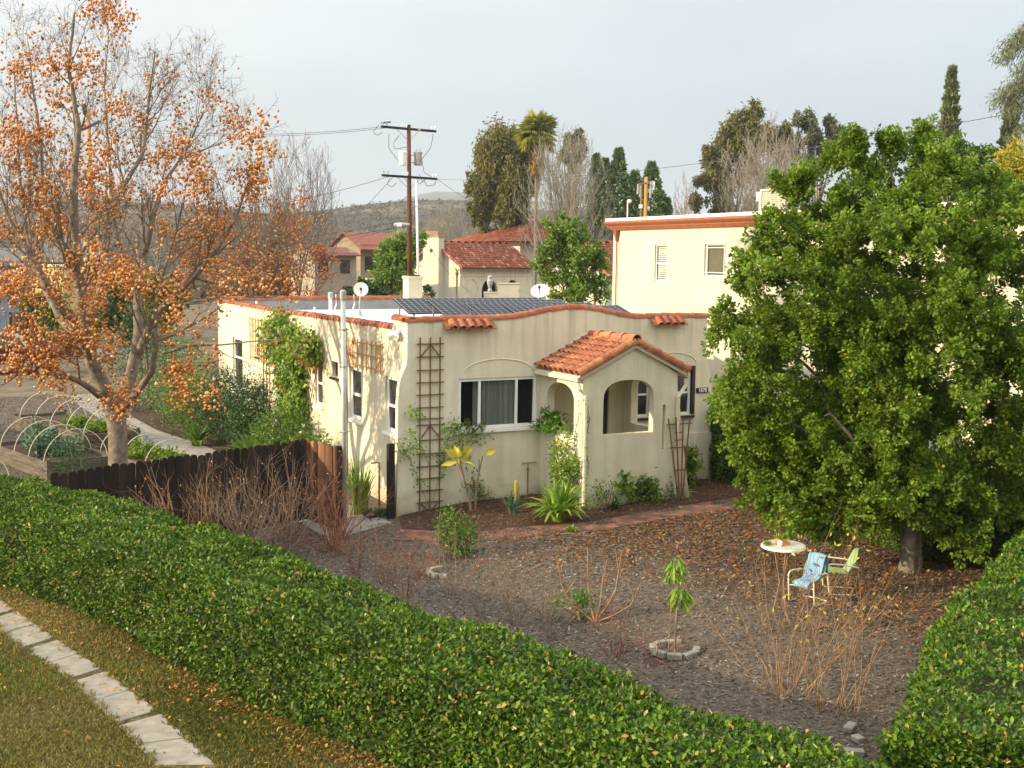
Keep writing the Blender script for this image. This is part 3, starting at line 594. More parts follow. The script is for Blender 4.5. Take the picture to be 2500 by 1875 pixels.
def dish(base, top, r, aim, label, armdir=1):
    t = thing('satellite_dish', label, 'satellite dish', base)
    m_ = MB(); m_.lathe(base, [(.09, 0), (.06, .03), (.045, .1), (.045, .14)], 12); m_.tube([np.array(base)+(0, 0, .12), (base[0], base[1], (base[2]+top[2])/2), np.array(top)], .022, 8); m_.build('mast', STEEL, t)
    a = np.array(aim, float); a /= np.linalg.norm(a); m_ = MB(); c = np.array(top)
    prof = [(r*k/8, .25*r*(k/8)**2) for k in range(9)]; m_.lathe(c, [(max(.001, q), h) for q, h in prof]+[(r, .25*r-.012)]+[(max(.001, q), h-.014) for q, h in prof[::-1]], 28, a); m_.build('reflector', PVC, t, smooth=True)
    m_ = MB(); low = c+np.array((0, 0, -r))*.9; f = c+a*r*1.1+np.array((0, 0, -.15*r)); m_.tube([low, f], .012, 6); m_.lathe(f, [(.035, 0), (.04, .05), (.03, .09)], 10, -a); m_.build('feed_arm', BLACK, t)
p = at(777, 668, 33.0); q = at(780, 626, 33.0)
dish((p[0], p[1], ZR), tuple(q), .205, (-.35, -.9, .3), 'round white satellite dish on a short mast on the flat white roof')
# vents
for (x, y, h, r, dep, lab, col) in ((674, 660, .42, .04, 33.5, 'slim white vent pipe on the flat roof beside the dark chimney stub', PVC), (626, 665, .36, .035, 31.5, 'short white vent pipe near the left roof edge', PVC)):
    pass
def vent(x, y, dep, h, r, label, capped=False):
    p = at(x, y, dep); b = (p[0], p[1], ZR); t = thing('vent_pipe', label, 'vent pipe', b, 'pipes standing on the flat roof')
    m_ = MB(); m_.lathe(b, [(r*2.4, 0), (r*1.6, .05), (r, .09), (r, h)], 12); m_.build('pipe', PVC, t)
    if capped: m_ = MB(); m_.lathe((b[0], b[1], ZR+h), [(r*1.5, -.16), (r*1.5, 0), (r*.8, .03)], 12); m_.build('cap', METAL, t)
vent(554, 663, 33.2, .40, .028, 'thin white vent pipe by the far left end of the flat roof')
vent(680, 674, 29.0, .42, .03, 'thin white vent pipe with grey boot between roof edge and steel pole')
vent(714, 657, 34, .62, .05, 'stout metal flue with cap at the back of the flat roof', True)
for x, dep in ((722, 33.6), (761, 33.6)):
    p = at(x, 662, dep); t = thing('conduit', 'bent white conduit on the flat roof beside the metal flue' if x < 740 else 'bent white conduit on the flat roof beside the satellite dish', 'conduit', (p[0], p[1], ZR))
    m_ = MB(); m_.tube([(p[0]-.06, p[1], ZR), (p[0], p[1], ZR+.12), (p[0]+.06, p[1], ZR+.3), (p[0]+.05, p[1], ZR+.6)], .02, 8); m_.build('pipe', PVC, t)
    m_ = MB(); m_.lathe((p[0]-.06, p[1], ZR), [(.08, 0), (.06, .03), (.03, .05)], 10); m_.build('base', METAL, t)

# ------------------------------------------------------------------ clipped hedges
def surf_points(G, n, jit=.05):                               # random points and normals on a grid of vertices (a, b, 3)
    A, B = G.shape[:2]; p00, p10, p11, p01 = G[:-1, :-1], G[1:, :-1], G[1:, 1:], G[:-1, 1:]
    nr = np.cross(p10-p00, p01-p00); ar = np.linalg.norm(nr, axis=2).ravel(); nr = unit(nr).reshape(-1, 3)
    k = rng.choice(len(ar), n, p=ar/ar.sum()); s, t = rng.random((n, 1)), rng.random((n, 1))
    q = [x.reshape(-1, 3)[k] for x in (p00, p10, p11, p01)]
    return q[0]*(1-s)*(1-t)+q[1]*s*(1-t)+q[2]*s*t+q[3]*(1-s)*t, nr[k]
def leaf_skin(name, G, n, L, material, parent, depth=.12, tone=None, spread=.8, flip=1):
    P, N = surf_points(G, n); N = N*flip
    bump = .5+.5*wave(P, 5.0, 21); pit = wave(P, 9.0, 23)+.6*wave(P, 3.5, 24); keep = rng.random(n) > np.clip((-.6-pit)*1.2, 0, .45)
    P, N, bump, pit = P[keep], N[keep], bump[keep], pit[keep]; n = len(P)
    P = P+N*(bump[:, None]*.12-.06+np.clip(pit, -1, 1)[:, None]*.035)-N*(rng.random((n, 1))**1.5)*depth
    ax = unit(N*.55+rng.normal(size=(n, 3))*spread+np.array((0, 0, .35))); nr = unit(N+rng.normal(size=(n, 3))*.55+np.array((0, 0, .45)))
    sz = L*rng.uniform(.65, 1.25, n)
    if material is HEDGE:                                     # patches of yellowed, browned and pale variegated leaves
        tone = rng.random(n)*.965; 
        for c in P[rng.integers(0, n, n//3200)]:
            m = (((P-c)**2).sum(1) < rng.uniform(.05, .13)**2) & (rng.random(n) < .45); tone[m] = rng.choice((.972, .986, .999, .999))
        lone = rng.random(n) < .006; tone[lone] = rng.choice((.972, .986, .999), lone.sum())
    return leaves(name, P, ax, nr, sz, sz*.58, material, parent, fold=.12, bend=.12)
def hedge(OUT, IN, H, n, L, label, nst=70, mat_=HEDGE, wob=.04, base_out=None, base_in=None, group=None):
    A, B = resample(OUT, nst), resample(IN, nst); rows = []
    prof = [(0, .0), (-.03, .25), (-.04, .6), (-.01, .88), (.07, .985), (.25, 1), (.5, 1.01), (.75, 1), (.93, .985), (1.01, .88), (1.03, .5), (1.0, .0)]
    C = []
    for f, h in prof:
        X = A*(1-f)+B*f; z0 = gha(X[:, 0]); C.append(np.column_stack([X, z0*(1-h)+h*H+.0]))
    G = np.stack(C, 1)
    Gf = G.reshape(-1, 3); w = wave(Gf, 2.2, 31)*wob+wave(Gf, 6, 32)*wob*.5; mid = (A+B)/2
    dirv = Gf-np.repeat(np.column_stack([mid, np.full(nst, H*.4)]), len(prof), 0); Gf = Gf+unit(dirv)*w[:, None]; Gf[:, 2] = np.maximum(Gf[:, 2], .02)
    G = Gf.reshape(G.shape)
    c = np.array([*mid[nst//2], 0]); t = thing('hedge', label, 'hedge', tuple(c), group)
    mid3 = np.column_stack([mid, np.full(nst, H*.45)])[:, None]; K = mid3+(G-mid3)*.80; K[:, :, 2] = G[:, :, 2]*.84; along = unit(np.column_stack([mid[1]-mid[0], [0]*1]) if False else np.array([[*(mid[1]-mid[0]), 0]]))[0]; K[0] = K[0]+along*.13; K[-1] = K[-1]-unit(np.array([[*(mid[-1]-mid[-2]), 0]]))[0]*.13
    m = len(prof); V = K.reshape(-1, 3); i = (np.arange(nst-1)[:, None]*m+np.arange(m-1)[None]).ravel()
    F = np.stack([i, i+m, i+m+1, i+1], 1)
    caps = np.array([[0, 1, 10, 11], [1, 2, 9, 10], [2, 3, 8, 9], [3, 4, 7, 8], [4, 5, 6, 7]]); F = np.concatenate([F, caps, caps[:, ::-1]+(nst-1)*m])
    quads('stems', V, F, HEDGECORE, t)  # one solid dark core under the leaves, painted as the shaded inside
    nr = np.cross(G[1, 2]-G[0, 2], G[0, 3]-G[0, 2]); out = A[0]-B[0]; flip = 1 if nr[:2]@out > 0 else -1
    parts = [G]
    for e in (0, nst-1):                                      # leafy end faces
        a, b = G[e], G[e]; ring = G[e]; cen = np.column_stack([np.repeat(mid[e][None], m, 0), ring[:, 2]*.55])
        parts.append(np.stack([ring, ring*.5+cen*.5, cen], 0))
    P_all = []; areas = []
    leaf_skin('foliage', G, n, L, mat_, t, flip=flip)
    for e, sgn in ((0, -1), (nst-1, 1)):
        ring = G[e]; cen = np.column_stack([np.repeat(mid[e][None], m, 0), ring[:, 2]*.6]); g2 = np.stack([ring, (ring+cen)/2, cen], 0)
        dirn = (mid[1]-mid[0]) if e == 0 else (mid[-1]-mid[-2]); nn = np.cross(g2[1, 3]-g2[0, 3], g2[0, 4]-g2[0, 3]); f2 = 1 if (nn[:2]@dirn)*sgn > 0 else -1
        leaf_skin('foliage', g2, int(4200*np.linalg.norm(A[e]-B[e])*H)+600, L, mat_, t, flip=f2)
    return t
hedge(H_OUT, H_IN, 1.36, 120000, .058, 'long clipped green hedge running diagonally between the sidewalk slabs and the mulched yard', nst=110)
H2_IN = [(-1.72, -14.2), (-1.1, -13.78), (-.2, -13.1), (1.3, -12.05), (3, -11.02), (5.2, -9.85), (7.0, -9.0)]
H2_OUT = [(-.6, -15.6), (.1, -15.2), (1.0, -14.6), (2.3, -13.7), (4, -12.7), (6.0, -11.6), (7.6, -10.8)]
hedge(H2_OUT, H2_IN, 1.42, 50000, .058, 'broad clipped green hedge filling the lower right corner beside the garden chairs', nst=60)
hedge([(7.75, -2.5), (7.8, -4.2), (7.4, -6.0), (7.3, -7.6), (8.4, -9.3)], [(6.4, -2.6), (6.45, -4.2), (6.1, -5.85), (5.95, -7.4), (7.0, -8.9)], 1.62, 30000, .05, 'shaded clipped hedge behind the trunk of the round-leaved tree', nst=40)
hedge([(8.35, -.9), (8.3, .9)], [(7.2, -1.15), (7.2, .6)], 1.95, 14000, .052, 'tall clipped bush at the right corner of the cream house below the number plaque', nst=14, mat_=MIDGREEN)

# ------------------------------------------------------------------ branching plants
def tubes_mesh(name, lines, material, parent, n=5):
    mb = MB()
    for pts, rad in lines: mb.tube(pts, rad, n if np.max(rad) > .012 else (4 if np.max(rad) > .006 else 3), cap=False)
    return mb.build(name, material, parent, smooth=True)
def grow(p, d, L, r, lev, P, out, tips, r_=None):
    """one limb as a bent line, then its side shoots"""
    n = P['seg'][lev]; pts = [np.array(p, float)]; d = unit(np.array(d, float)); rad = [r]
    wob, pull = P['wob'][lev], P['up'][lev]
    for k in range(n):
        d = unit(d+rng.normal(size=3)*wob+np.array((0, 0, pull))); pts.append(pts[-1]+d*L/n); rad.append(r*(1-(1-P['taper'])*(k+1)/n))
    out.append((np.array(pts), np.array(rad)))
    if lev+1 >= P['lev']: tips.append((pts[-1], d, pts)); return
    kids = P['kids'][lev]; kids = int(rng.integers(kids[0], kids[1]+1))
    for c in range(kids):
        f = P['from'][lev]+(1-P['from'][lev])*(c+rng.random()*.8)/kids; i = min(int(f*n), n-1); q = pts[i]+(pts[i+1]-pts[i])*(f*n-i); t = unit(pts[i+1]-pts[i])
        s = unit(np.cross(t, rng.normal(size=3))); a = rng.uniform(*P['ang'][lev])
        nd = t*math.cos(a)+s*math.sin(a); rr = rad[i]*P['rk']*rng.uniform(.8, 1.1)
        grow(q, nd, L*P['lk'][lev]*rng.uniform(.7, 1.15)*(1.1-.35*f), rr, lev+1, P, out, tips)
    tips.append((pts[-1], d, pts))
def pod_mesh(name, C, size, material, parent, tone):          # little papery three-sided lanterns
    n = len(C); dirs = unit(rng.normal(size=(n, 3))+np.array((0, 0, -.8))); a = unit(np.cross(dirs, rng.normal(size=(n, 3)))); b = np.cross(dirs, a); sz = (size*rng.uniform(.7, 1.2, n))[:, None]
    V = [C-dirs*sz*.55]+[C+(a*math.cos(t)+b*math.sin(t))*sz*.45-dirs*sz*.05 for t in (0, 2.09, 4.19)]+[C+dirs*sz*.6]
    V = np.stack(V, 1).reshape(-1, 3); i = np.arange(n)*5
    F = np.concatenate([np.stack([i, i+1+k, i+1+(k+1) % 3], 1) for k in range(3)]+[np.stack([i+4, i+1+(k+1) % 3, i+1+k], 1) for k in range(3)])
    return quads(name, V, F, material, parent, np.tile(tone, 6))
# the golden tree: limbs follow the photograph's big forks, at their real distance
gt_ = thing('golden_rain_tree', 'large half-bare tree with pale forked limbs and clusters of orange papery pods', 'tree', (-5.3, 2.75, 0))
DT = 23.8
def limb(pts, r0, r1, dz=0):
    P = np.array([at(x, y, DT+dd) for x, y, dd in pts]); P = resample(P, max(5, len(pts)*4)); P[1:-1] += wave(P[1:-1], 6, 5)[:, None]*.02
    return P, r1+(r0*.80-r1)*(1-np.linspace(0, 1, len(P)))**1.15
tb_ = at(252, 985, DT); trunk = [np.array((tb_[0]+.02, tb_[1], -.05)), np.array((tb_[0]+.02, tb_[1], .3)), np.array((tb_[0]+.02, tb_[1], .8)), at(255, 960, DT), at(253, 925, DT), at(250, 897, DT), at(247, 880, DT)]
LIMBS = [limb([(247, 890, 0), (222, 830, -.2), (196, 775, -.4), (183, 700, -.6), (170, 600, -.8), (163, 500, -.9), (158, 400, -1), (170, 280, -1.1), (150, 150, -1.2), (160, 30, -1.2)], .20, .02),
 limb([(200, 790, -.4), (170, 720, -1.0), (120, 640, -1.4), (70, 560, -1.8), (20, 470, -2.0), (-30, 360, -2.2)], .11, .02),
 limb([(184, 700, -.6), (215, 640, 0), (225, 560, .5), (232, 470, .9), (268, 400, 1.2), (310, 330, 1.3), (320, 220, 1.4), (335, 110, 1.4)], .13, .015),
 limb([(255, 885, 0), (285, 800, .3), (300, 720, .6), (297, 640, .9), (310, 560, 1.2), (330, 470, 1.3), (350, 400, 1.5), (400, 330, 1.7), (440, 240, 1.8)], .17, .015),
 limb([(296, 770, .4), (325, 700, .2), (350, 665, 0), (420, 600, -.3), (470, 540, -.5), (510, 470, -.6), (540, 380, -.6)], .11, .015),
 limb([(258, 892, 0), (300, 842, -.5), (330, 800, -.8), (338, 740, -1.0), (336, 660, -1.1), (355, 580, -1.2), (380, 500, -1.2), (400, 420, -1.3)], .105, .015),
 limb([(338, 735, -1), (390, 715, -1.1), (440, 690, -1.3), (480, 660, -1.5)], .045, .01),
 limb([(352, 762, -1), (410, 748, -1.2), (480, 742, -1.4), (560, 738, -1.5), (605, 735, -1.5)], .04, .01),
 limb([(236, 868, 0), (190, 835, -.8), (130, 800, -1.3), (80, 768, -1.6), (20, 745, -1.9), (-40, 715, -2.1)], .10, .02),
 limb([(90, 772, -1.6), (50, 800, -1.8), (10, 830, -2.0), (-30, 835, -2.1)], .035, .01),
 limb([(192, 760, -.4), (130, 690, .3), (90, 610, .8), (60, 520, 1.2), (45, 420, 1.4), (40, 300, 1.5), (30, 160, 1.5)], .10, .012),
 limb([(172, 600, -.8), (120, 520, -.4), (95, 430, -.1), (90, 330, .1), (75, 210, .2), (60, 90, .2)], .07, .01),
 limb([(300, 640, .9), (260, 540, 1.6), (240, 430, 2.0), (235, 320, 2.1), (225, 200, 2.2), (235, 80, 2.2)], .07, .01),
 limb([(345, 650, 0), (400, 660, 1.0), (470, 640, 1.6), (540, 600, 2.0), (600, 560, 2.2)], .055, .01),
 limb([(420, 600, -.3), (470, 610, .1), (540, 640, .3), (600, 640, .4), (640, 600, .4)], .04, .008)]
tl = [(np.array(trunk), np.array([.28, .22, .195, .19, .19, .20, .16]))]+LIMBS
PT = dict(lev=3, seg=[5, 5, 4], wob=[.16, .16, .14], up=[.09, .10, .06], taper=.3, kids=[(4, 6), (4, 6)], ang=[(.45, 1.0), (.4, .9)], rk=.55, lk=[.55, .5], **{'from': [.2, .2]})
sub, tips = [], []
for P_, R_ in LIMBS:
    n = len(P_); Ltot = np.linalg.norm(np.diff(P_, axis=0), axis=1).sum()
    for k in range(int(Ltot*2.1)):
        f = rng.uniform(.28, 1.0); i = min(int(f*(n-1)), n-2); q = P_[i]+(P_[i+1]-P_[i])*rng.random(); t = unit(P_[i+1]-P_[i]); s = unit(np.cross(t, rng.normal(size=3))); a = rng.uniform(.5, 1.1)
        grow(q, t*math.cos(a)+s*math.sin(a)+np.array((0, 0, .2)), rng.uniform(.8, 1.9)*(1.25-.5*f), min(.03, R_[i]*.45), 0, PT, sub, tips)
    tips.append((P_[-1], unit(P_[-1]-P_[-2]), list(P_[-4:])))
tubes_mesh('trunk', tl, BARK, gt_, n=12)
tubes_mesh('branches', sub, TWIG, gt_, n=4)
tp = np.array([t[0] for t in tips]); td = np.array([t[1] for t in tips])
# fine herringbone twigs at the ends of the shoots
fz = MB()
top_sel = np.nonzero(tp[:, 2] > 4.6)[0]; top_sel = top_sel[rng.permutation(len(top_sel))[:1700]]
for k in top_sel:
    q, d0 = tp[k], td[k]; n = 5; L = rng.uniform(.25, .5); pts = [q]; d1 = d0.copy()
    for j in range(3): d1 = unit(d1+rng.normal(size=3)*.1+np.array((0, 0, .1))); pts.append(pts[-1]+d1*L/3)
    fz.tube(pts, [.005, .004, .003, .002], 3, cap=False)
    for j in range(5):
        a = pts[0]+(pts[-1]-pts[0])*(j+1)/6; s = unit(np.cross(d1, rng.normal(size=3))); fz.tube([a, a+(s*.8+d1*.5)*rng.uniform(.1, .2)], [.003, .002], 3, cap=False)
fz.build('twigs', TWIG, gt_)
# pod clusters where the photograph shows them (picture position, relative size), hung on the nearest shoots
PODS = [(115, 135, 60, 1), (40, 165, 40, .7), (205, 145, 45, .8), (250, 225, 40, .7), (145, 230, 40, .6), (60, 285, 55, .8), (25, 310, 40, .9), (95, 325, 60, 1), (170, 370, 50, 1), (230, 325, 60, 1), (335, 330, 70, 1.2), (300, 265, 40, .6), (420, 340, 60, 1), (505, 275, 55, .9), (545, 285, 40, .6), (560, 350, 45, .6), (80, 400, 55, 1), (55, 430, 45, .9), (140, 460, 50, .8), (245, 430, 55, 1), (215, 395, 40, .8), (335, 430, 45, .6), (430, 420, 55, .9), (460, 470, 50, .9), (555, 410, 60, .9), (220, 540, 55, 1), (375, 520, 50, .8), (110, 500, 35, .5), (85, 590, 70, 1.2), (40, 610, 55, 1.1), (130, 640, 60, 1.2), (30, 635, 40, .8), (200, 650, 45, .9), (230, 600, 45, .8), (290, 590, 55, 1), (300, 620, 50, .9), (380, 640, 50, .8), (45, 735, 55, 1), (15, 790, 45, .9), (120, 720, 55, 1.1), (165, 745, 35, .6), (235, 730, 40, .7), (240, 760, 30, .6), (90, 800, 50, .9), (120, 830, 30, .6), (385, 835, 45, 1), (385, 800, 30, .8), (420, 740, 40, .12), (450, 780, 35, .12), (470, 845, 30, .12), (260, 855, 35, .5), (245, 875, 30, .4), (460, 860, 25, .3), (235, 15, 35, .6), (255, 55, 35, .6), (210, 10, 30, .5), (395, 700, 40, .12), (500, 600, 60, .8), (560, 560, 60, .9), (480, 560, 60, .9), (600, 600, 60, .9), (420, 560, 50, .8), (25, 500, 30, .4), (330, 180, 20, .2), (385, 240, 25, .3), (440, 215, 25, .3), (160, 560, 30, .5), (350, 720, 25, .3), (480, 690, 40, .12)]
pc = []
tpx = np.array([((FPX*((t-CAM)@_R)/((t-CAM)@_d)+1250)/S, (-FPX*((t-CAM)@_U)/((t-CAM)@_d)+937.5)/S) for t in tp])
for x, y, s, wgt in PODS:
    for q in range(max(1, int(7*wgt+.5))):
        xx, yy = x+rng.normal()*s*.42, y+rng.normal()*s*.36; k = np.argmin(((tpx-(xx, yy))**2).sum(1)+rng.random(len(tpx))*200)
        dep = (tp[k]-CAM)@_d; c = at(xx, yy, dep); n = int(rng.uniform(18, 40)); ln = rng.uniform(.16, .34)
        pc.append(c+np.column_stack([rng.normal(size=(n, 2))*.125, rng.normal(size=n)*ln*.6]))
pc.append(tp[(hi_ := np.nonzero(tp[:, 2] > 5.2)[0])[rng.permutation(len(hi_))[:800]]]+rng.normal(size=(min(800, len(hi_)), 3))*.11)
pc = np.concatenate(pc)
pod_mesh('seed_pods', pc, .078, POD, gt_, np.clip(rng.normal(.5, .26, len(pc)), 0, 1))

# the round-leaved tree on the right
ct = thing('round_leaf_tree', 'big dense bright green round-leaved tree with a grey trunk at the edge of the yard', 'tree', (5.35, -7.69, .25))
DC = 18.2
tr = MB(); t0 = np.array((5.35, -7.69, .2))
def tpath(a, b, n=8, w=.05):
    P = resample([a, b], n); P[1:-1] += rng.normal(size=(n-2, 3))*w; return P
tl = [(np.array([t0, t0+(0, 0, .12), t0+(.0, 0, .7), t0+(.05, .05, 1.4), t0+(.1, .1, 2.0)]), np.array([.19, .15, .125, .12, .12]))]
tl.append((np.array([t0+(.16, -.06, 0), t0+(.14, -.03, .7), t0+(.2, 0, 1.5), t0+(.4, .1, 2.6)]), np.array([.07, .055, .05, .04])))
for x, y, dd in ((1800, 500, -.5), (1920, 330, 0), (2080, 480, .4), (1660, 720, .2), (2180, 700, -.3), (1640, 900, -.2), (1950, 600, 1.0), (2200, 950, .4), (1780, 900, -.9)):
    e = at(x, y, DC+dd); tl.append((tpath(t0+(.1, .1, 1.6), e, 9, .07), np.linspace(.06, .015, 9)))
tubes_mesh('trunk', tl, BARK, ct, n=9)
LOBES = [(1900, 430, 85), (1985, 345, 34), (1855, 350, 34), (1925, 330, 22), (2080, 485, 105), (1780, 505, 92), (1950, 580, 180), (1700, 640, 110), (1625, 745, 75), (1624, 880, 68), (1750, 800, 170), (2000, 800, 230), (2180, 650, 170), (2260, 850, 170), (1720, 970, 120), (1860, 990, 160), (2060, 1000, 160), (2190, 1010, 120), (1635, 960, 66), (1800, 1090, 70), (2060, 1090, 70), (1580, 850, 26), (1570, 715, 28), (1660, 560, 40), (1740, 405, 24), (1690, 500, 40), (2130, 425, 40), (1940, 1060, 40), (1985, 1040, 50), (2215, 500, 95), (1560, 690, 22), (1850, 308, 12), (1993, 288, 12), (1920, 308, 9), (1800, 352, 12), (2060, 372, 16), (1700, 430, 14), (1655, 510, 16), (1610, 600, 16), (2030, 350, 14), (1990, 312, 14), (1848, 330, 14), (1650, 1040, 52), (1705, 1085, 50), (1880, 1120, 50), (1765, 1125, 40), (1830, 1135, 36), (1700, 400, 26), (1598, 800, 38), (1915, 1095, 38), (2015, 1085, 38), (2090, 1140, 46), (2160, 1110, 60), (1900, 520, 100), (1850, 650, 130), (1900, 870, 160), (2050, 750, 140), (1780, 1000, 90), (1950, 1010, 110)]
cl = []
for x, y, r in LOBES:                                         # lobes carry boughs, boughs carry rosettes of leaflets; dark hollows stay between
    c = at(x, y, DC+rng.uniform(-.5, .5)); R = r*px(DC); n = int(11.5*(R/.55)**2)+3
    d_ = unit(rng.normal(size=(n, 3))+np.array((0, 0, .12))); bo = c+d_*R*rng.uniform(.5, 1.0, (n, 1))
    for q, dd in zip(bo, d_):
        k = int(rng.integers(4, 8)); br = min(R, rng.uniform(.16, .32)); e = unit(rng.normal(size=(k, 3))+dd*.5); cl.append(np.column_stack([q+e*br*rng.uniform(.3, 1, (k, 1)), unit(e*.6+dd*.7)]))
cl = np.concatenate(cl); P, A = [], []
cl = cl[cl[:, 2] > .5]
for c in cl:
    ax = unit(c[3:6]*.8+rng.normal(size=3)*.35+np.array((0, 0, .2))); n = int(rng.uniform(48, 78)); L = rng.uniform(.16, .34)
    f = rng.random(n); s = unit(np.cross(ax, rng.normal(size=(n, 3)))); base = c[:3]+ax*(f[:, None]*L-.08)+s*rng.uniform(.01, .10, (n, 1))*(1.1-.6*f[:, None])
    P.append(base); A.append(unit(s*.8+ax*.55))
P, A = np.concatenate(P), np.concatenate(A)
leaves('crown', P, A, unit(rng.normal(size=P.shape)*.6+np.array((-.25, -.2, .75))),   .060*rng.uniform(.7, 1.25, len(P)), .047*rng.uniform(.8, 1.15, len(P)), CAROB, ct, tone=np.clip(rng.random(len(P)), 0, 1), fold=.1, bend=.1)
print('leaves', len(P), 'tips', len(tp), 'branches', len(sub))

# ------------------------------------------------------------------ fence, gate, posts, trellises
def pickets(t, name, a, b, H, n, material, dz=0, z0=0.03):
    a, b = np.array(a, float), np.array(b, float); u = (b-a)/np.linalg.norm(b-a); w = np.linalg.norm(b-a)/n; nrm = np.array((-u[1], u[0])); mb = MB()
    for k in range(n):
        c = a+u*w*(k+.5); h = H+rng.normal(0, .012); off = (k % 2)*.012+rng.normal(0, .003); c = c+nrm*off; mb.tone = rng.random(); hw = w*.47
        pr = [(-hw, z0), (hw, z0), (hw, h-.05), (hw*.72, h-.012), (0, h), (-hw*.72, h-.012), (-hw, h-.05)]
        vs = [(*(c+u*x+nrm*s*.010), z) for s in (-1, 1) for x, z in pr]; m = len(pr)
        mb.add(vs, [tuple(range(m))[::-1], tuple(range(m, 2*m))]+[(i, (i+1) % m, m+(i+1) % m, m+i) for i in range(m)])
    return mb.build(name, material, t)
fence = thing('board_fence', 'dark weathered board fence with rounded tops behind bare thorny shrubs', 'fence', (-4, -.2, 0))
FA, FB = (-6.6, -1.17), (-1.80, .73)
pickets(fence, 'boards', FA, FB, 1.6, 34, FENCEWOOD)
for h in (.45, 1.25):
    m_ = MB(); m_.bar((FA[0]-.02, FA[1]+.05, h), (FB[0]-.02, FB[1]+.05, h), .04, .09); m_.build('rail', FENCEWOOD, fence)
gate = thing('board_gate', 'brown board gate standing open beside the dark fence, sunlit on one side', 'gate', (-1.66, .13, 0))
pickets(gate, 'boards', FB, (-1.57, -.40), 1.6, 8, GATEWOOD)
m_ = MB(); m_.bar((-1.745, .65, .4), (-1.54, -.36, .4), .035, .09); m_.build('rail', GATEWOOD, gate)
m_ = MB(); m_.bar((-1.745, .65, 1.3), (-1.54, -.36, 1.3), .035, .09); m_.build('rail', GATEWOOD, gate)
def post(x, y, h, label, w=.10):
    t = thing('fence_post', label, 'post', (x, y, 0)); m_ = MB(); m_.box(x-w/2, x+w/2, y-w/2, y+w/2, -.1, h); o = m_.build('post', FENCEWOOD, t)
    bv = o.modifiers.new('b', 'BEVEL'); bv.width = .008; bv.segments = 2
    m_ = MB(); m_.obox((x, y, h+.012), (w*.42, 0, 0), (0, w*.42, 0), (0, 0, .012)); m_.build('cap', FENCEWOOD, t)
post(-1.56, -.47, 1.6, 'dark square post at the free end of the brown gate', .11)
post(-.36, -.02, 1.5, 'dark square post fixed against the left corner of the cream house', .13)
pole = thing('steel_pole', 'tall grey steel mast with a cap in front of the sunlit side wall', 'pole', (-1.15, .45, 0))
pp = at(743, 900, 22.2); px_, py_ = pp[0], pp[1]; pole.location = (px_, py_, 0)
m_ = MB(); m_.tube([(px_, py_, 0), (px_, py_, 2), (px_-.01, py_, 4.30)], .048, 14); m_.build('shaft', METAL, pole, smooth=True)
m_ = MB(); m_.lathe((px_-.01, py_, 4.28), [(.055, 0), (.06, .02), (.06, .16), (.03, .19)], 14); m_.build('cap', STEEL, pole)
m_ = MB(); m_.tube([(px_+.075, py_+.02, .9), (px_+.07, py_+.02, 3.75)], .012, 6); m_.build('conduit', BARKBROWN, pole)
for h in (1.75, 3.0, 3.7):
    m_ = MB(); m_.lathe((px_, py_, h), [(.056, 0), (.058, .03), (.052, .04)], 14); m_.bar((px_-.1, py_, h+.02), (px_+.11, py_+.02, h+.02), .02); m_.build('clamp', STEEL, pole)
def lattice(name, label, cat, pts3, bars, material, r, loc, parent=None):
    t = thing(name, label, cat, loc)
    for nm, seq in bars.items():
        m_ = MB()
        for a, b in seq: m_.bar(pts3(*a), pts3(*b), r, r)
        m_.build(nm, material, t)
    return t
ft = lambda u, v: (u, -.035, v)
vz = (.12, 3.56); us = (.24, .455, .66)
rung = [3.43, 3.17, 2.80, 2.61, 2.31, 2.09, 1.93, 1.75, 1.5, 1.27, 1.02, .79, .55, .32]
lattice('trellis', 'tall narrow brown ladder trellis on the shaded front wall left of the picture window', 'trellis', ft,
 {'upright': [((u, vz[0]-.02), (u, vz[1])) for u in us], 'rungs': [((.17, v), (.74, v)) for v in (3.43, 3.18, 2.92, 2.68, 2.44, 2.19, 1.97, 1.85, 1.55, 1.28, 1.03, .79, .55, .32)],
  'braces': [((.26, 3.19), (.455, 3.42)), ((.65, 3.19), (.455, 3.42)), ((.27, 1.6), (.455, 1.84)), ((.65, 1.6), (.455, 1.84)), ((.26, .31), (.455, .13)), ((.65, .31), (.455, .13))]}, TRELLIS, .021, (.45, 0, .1))
fs = lambda u, v: (-.035, u, v)
lattice('trellis', 'wide golden lattice hung sideways above the side window beside the steel pole', 'trellis', fs,
 {'uprights': [((y, 2.72), (y, 3.36)) for y in np.linspace(1.36, 3.3, 8)], 'rungs': [((1.25, v), (3.4, v)) for v in (2.80, 3.05, 3.29)],
  'braces': [((1.36, 3.05), (1.64, 3.29)), ((1.36, 3.05), (1.64, 2.8)), ((3.3, 3.05), (3.02, 3.29)), ((3.3, 3.05), (3.02, 2.8))]}, TRELLIS2, .02, (0, 2.3, 2.7))
lattice('trellis', 'pale grid trellis high on the far end of the sunlit side wall', 'trellis', fs,
 {'uprights': [((y, 2.2), (y, 3.4)) for y in np.linspace(10.05, 11.5, 6)], 'rungs': [((9.98, v), (11.58, v)) for v in (2.3, 2.6, 2.9, 3.2, 3.35)]}, TRELLIS2, .022, (0, 10.8, 2.2))
lattice('trellis', 'narrow brown ladder trellis on the side wall by the hanging vine', 'trellis', fs,
 {'uprights': [((y, .5), (y, 3.0)) for y in (9.55, 9.85, 10.15)], 'rungs': [((9.48, v), (10.22, v)) for v in np.arange(.7, 3, .26)]}, TRELLIS, .024, (0, 9.8, .5))
fp = lambda u, v: (u, PY-.05-.10*(1-(v-.3)/1.7), v)
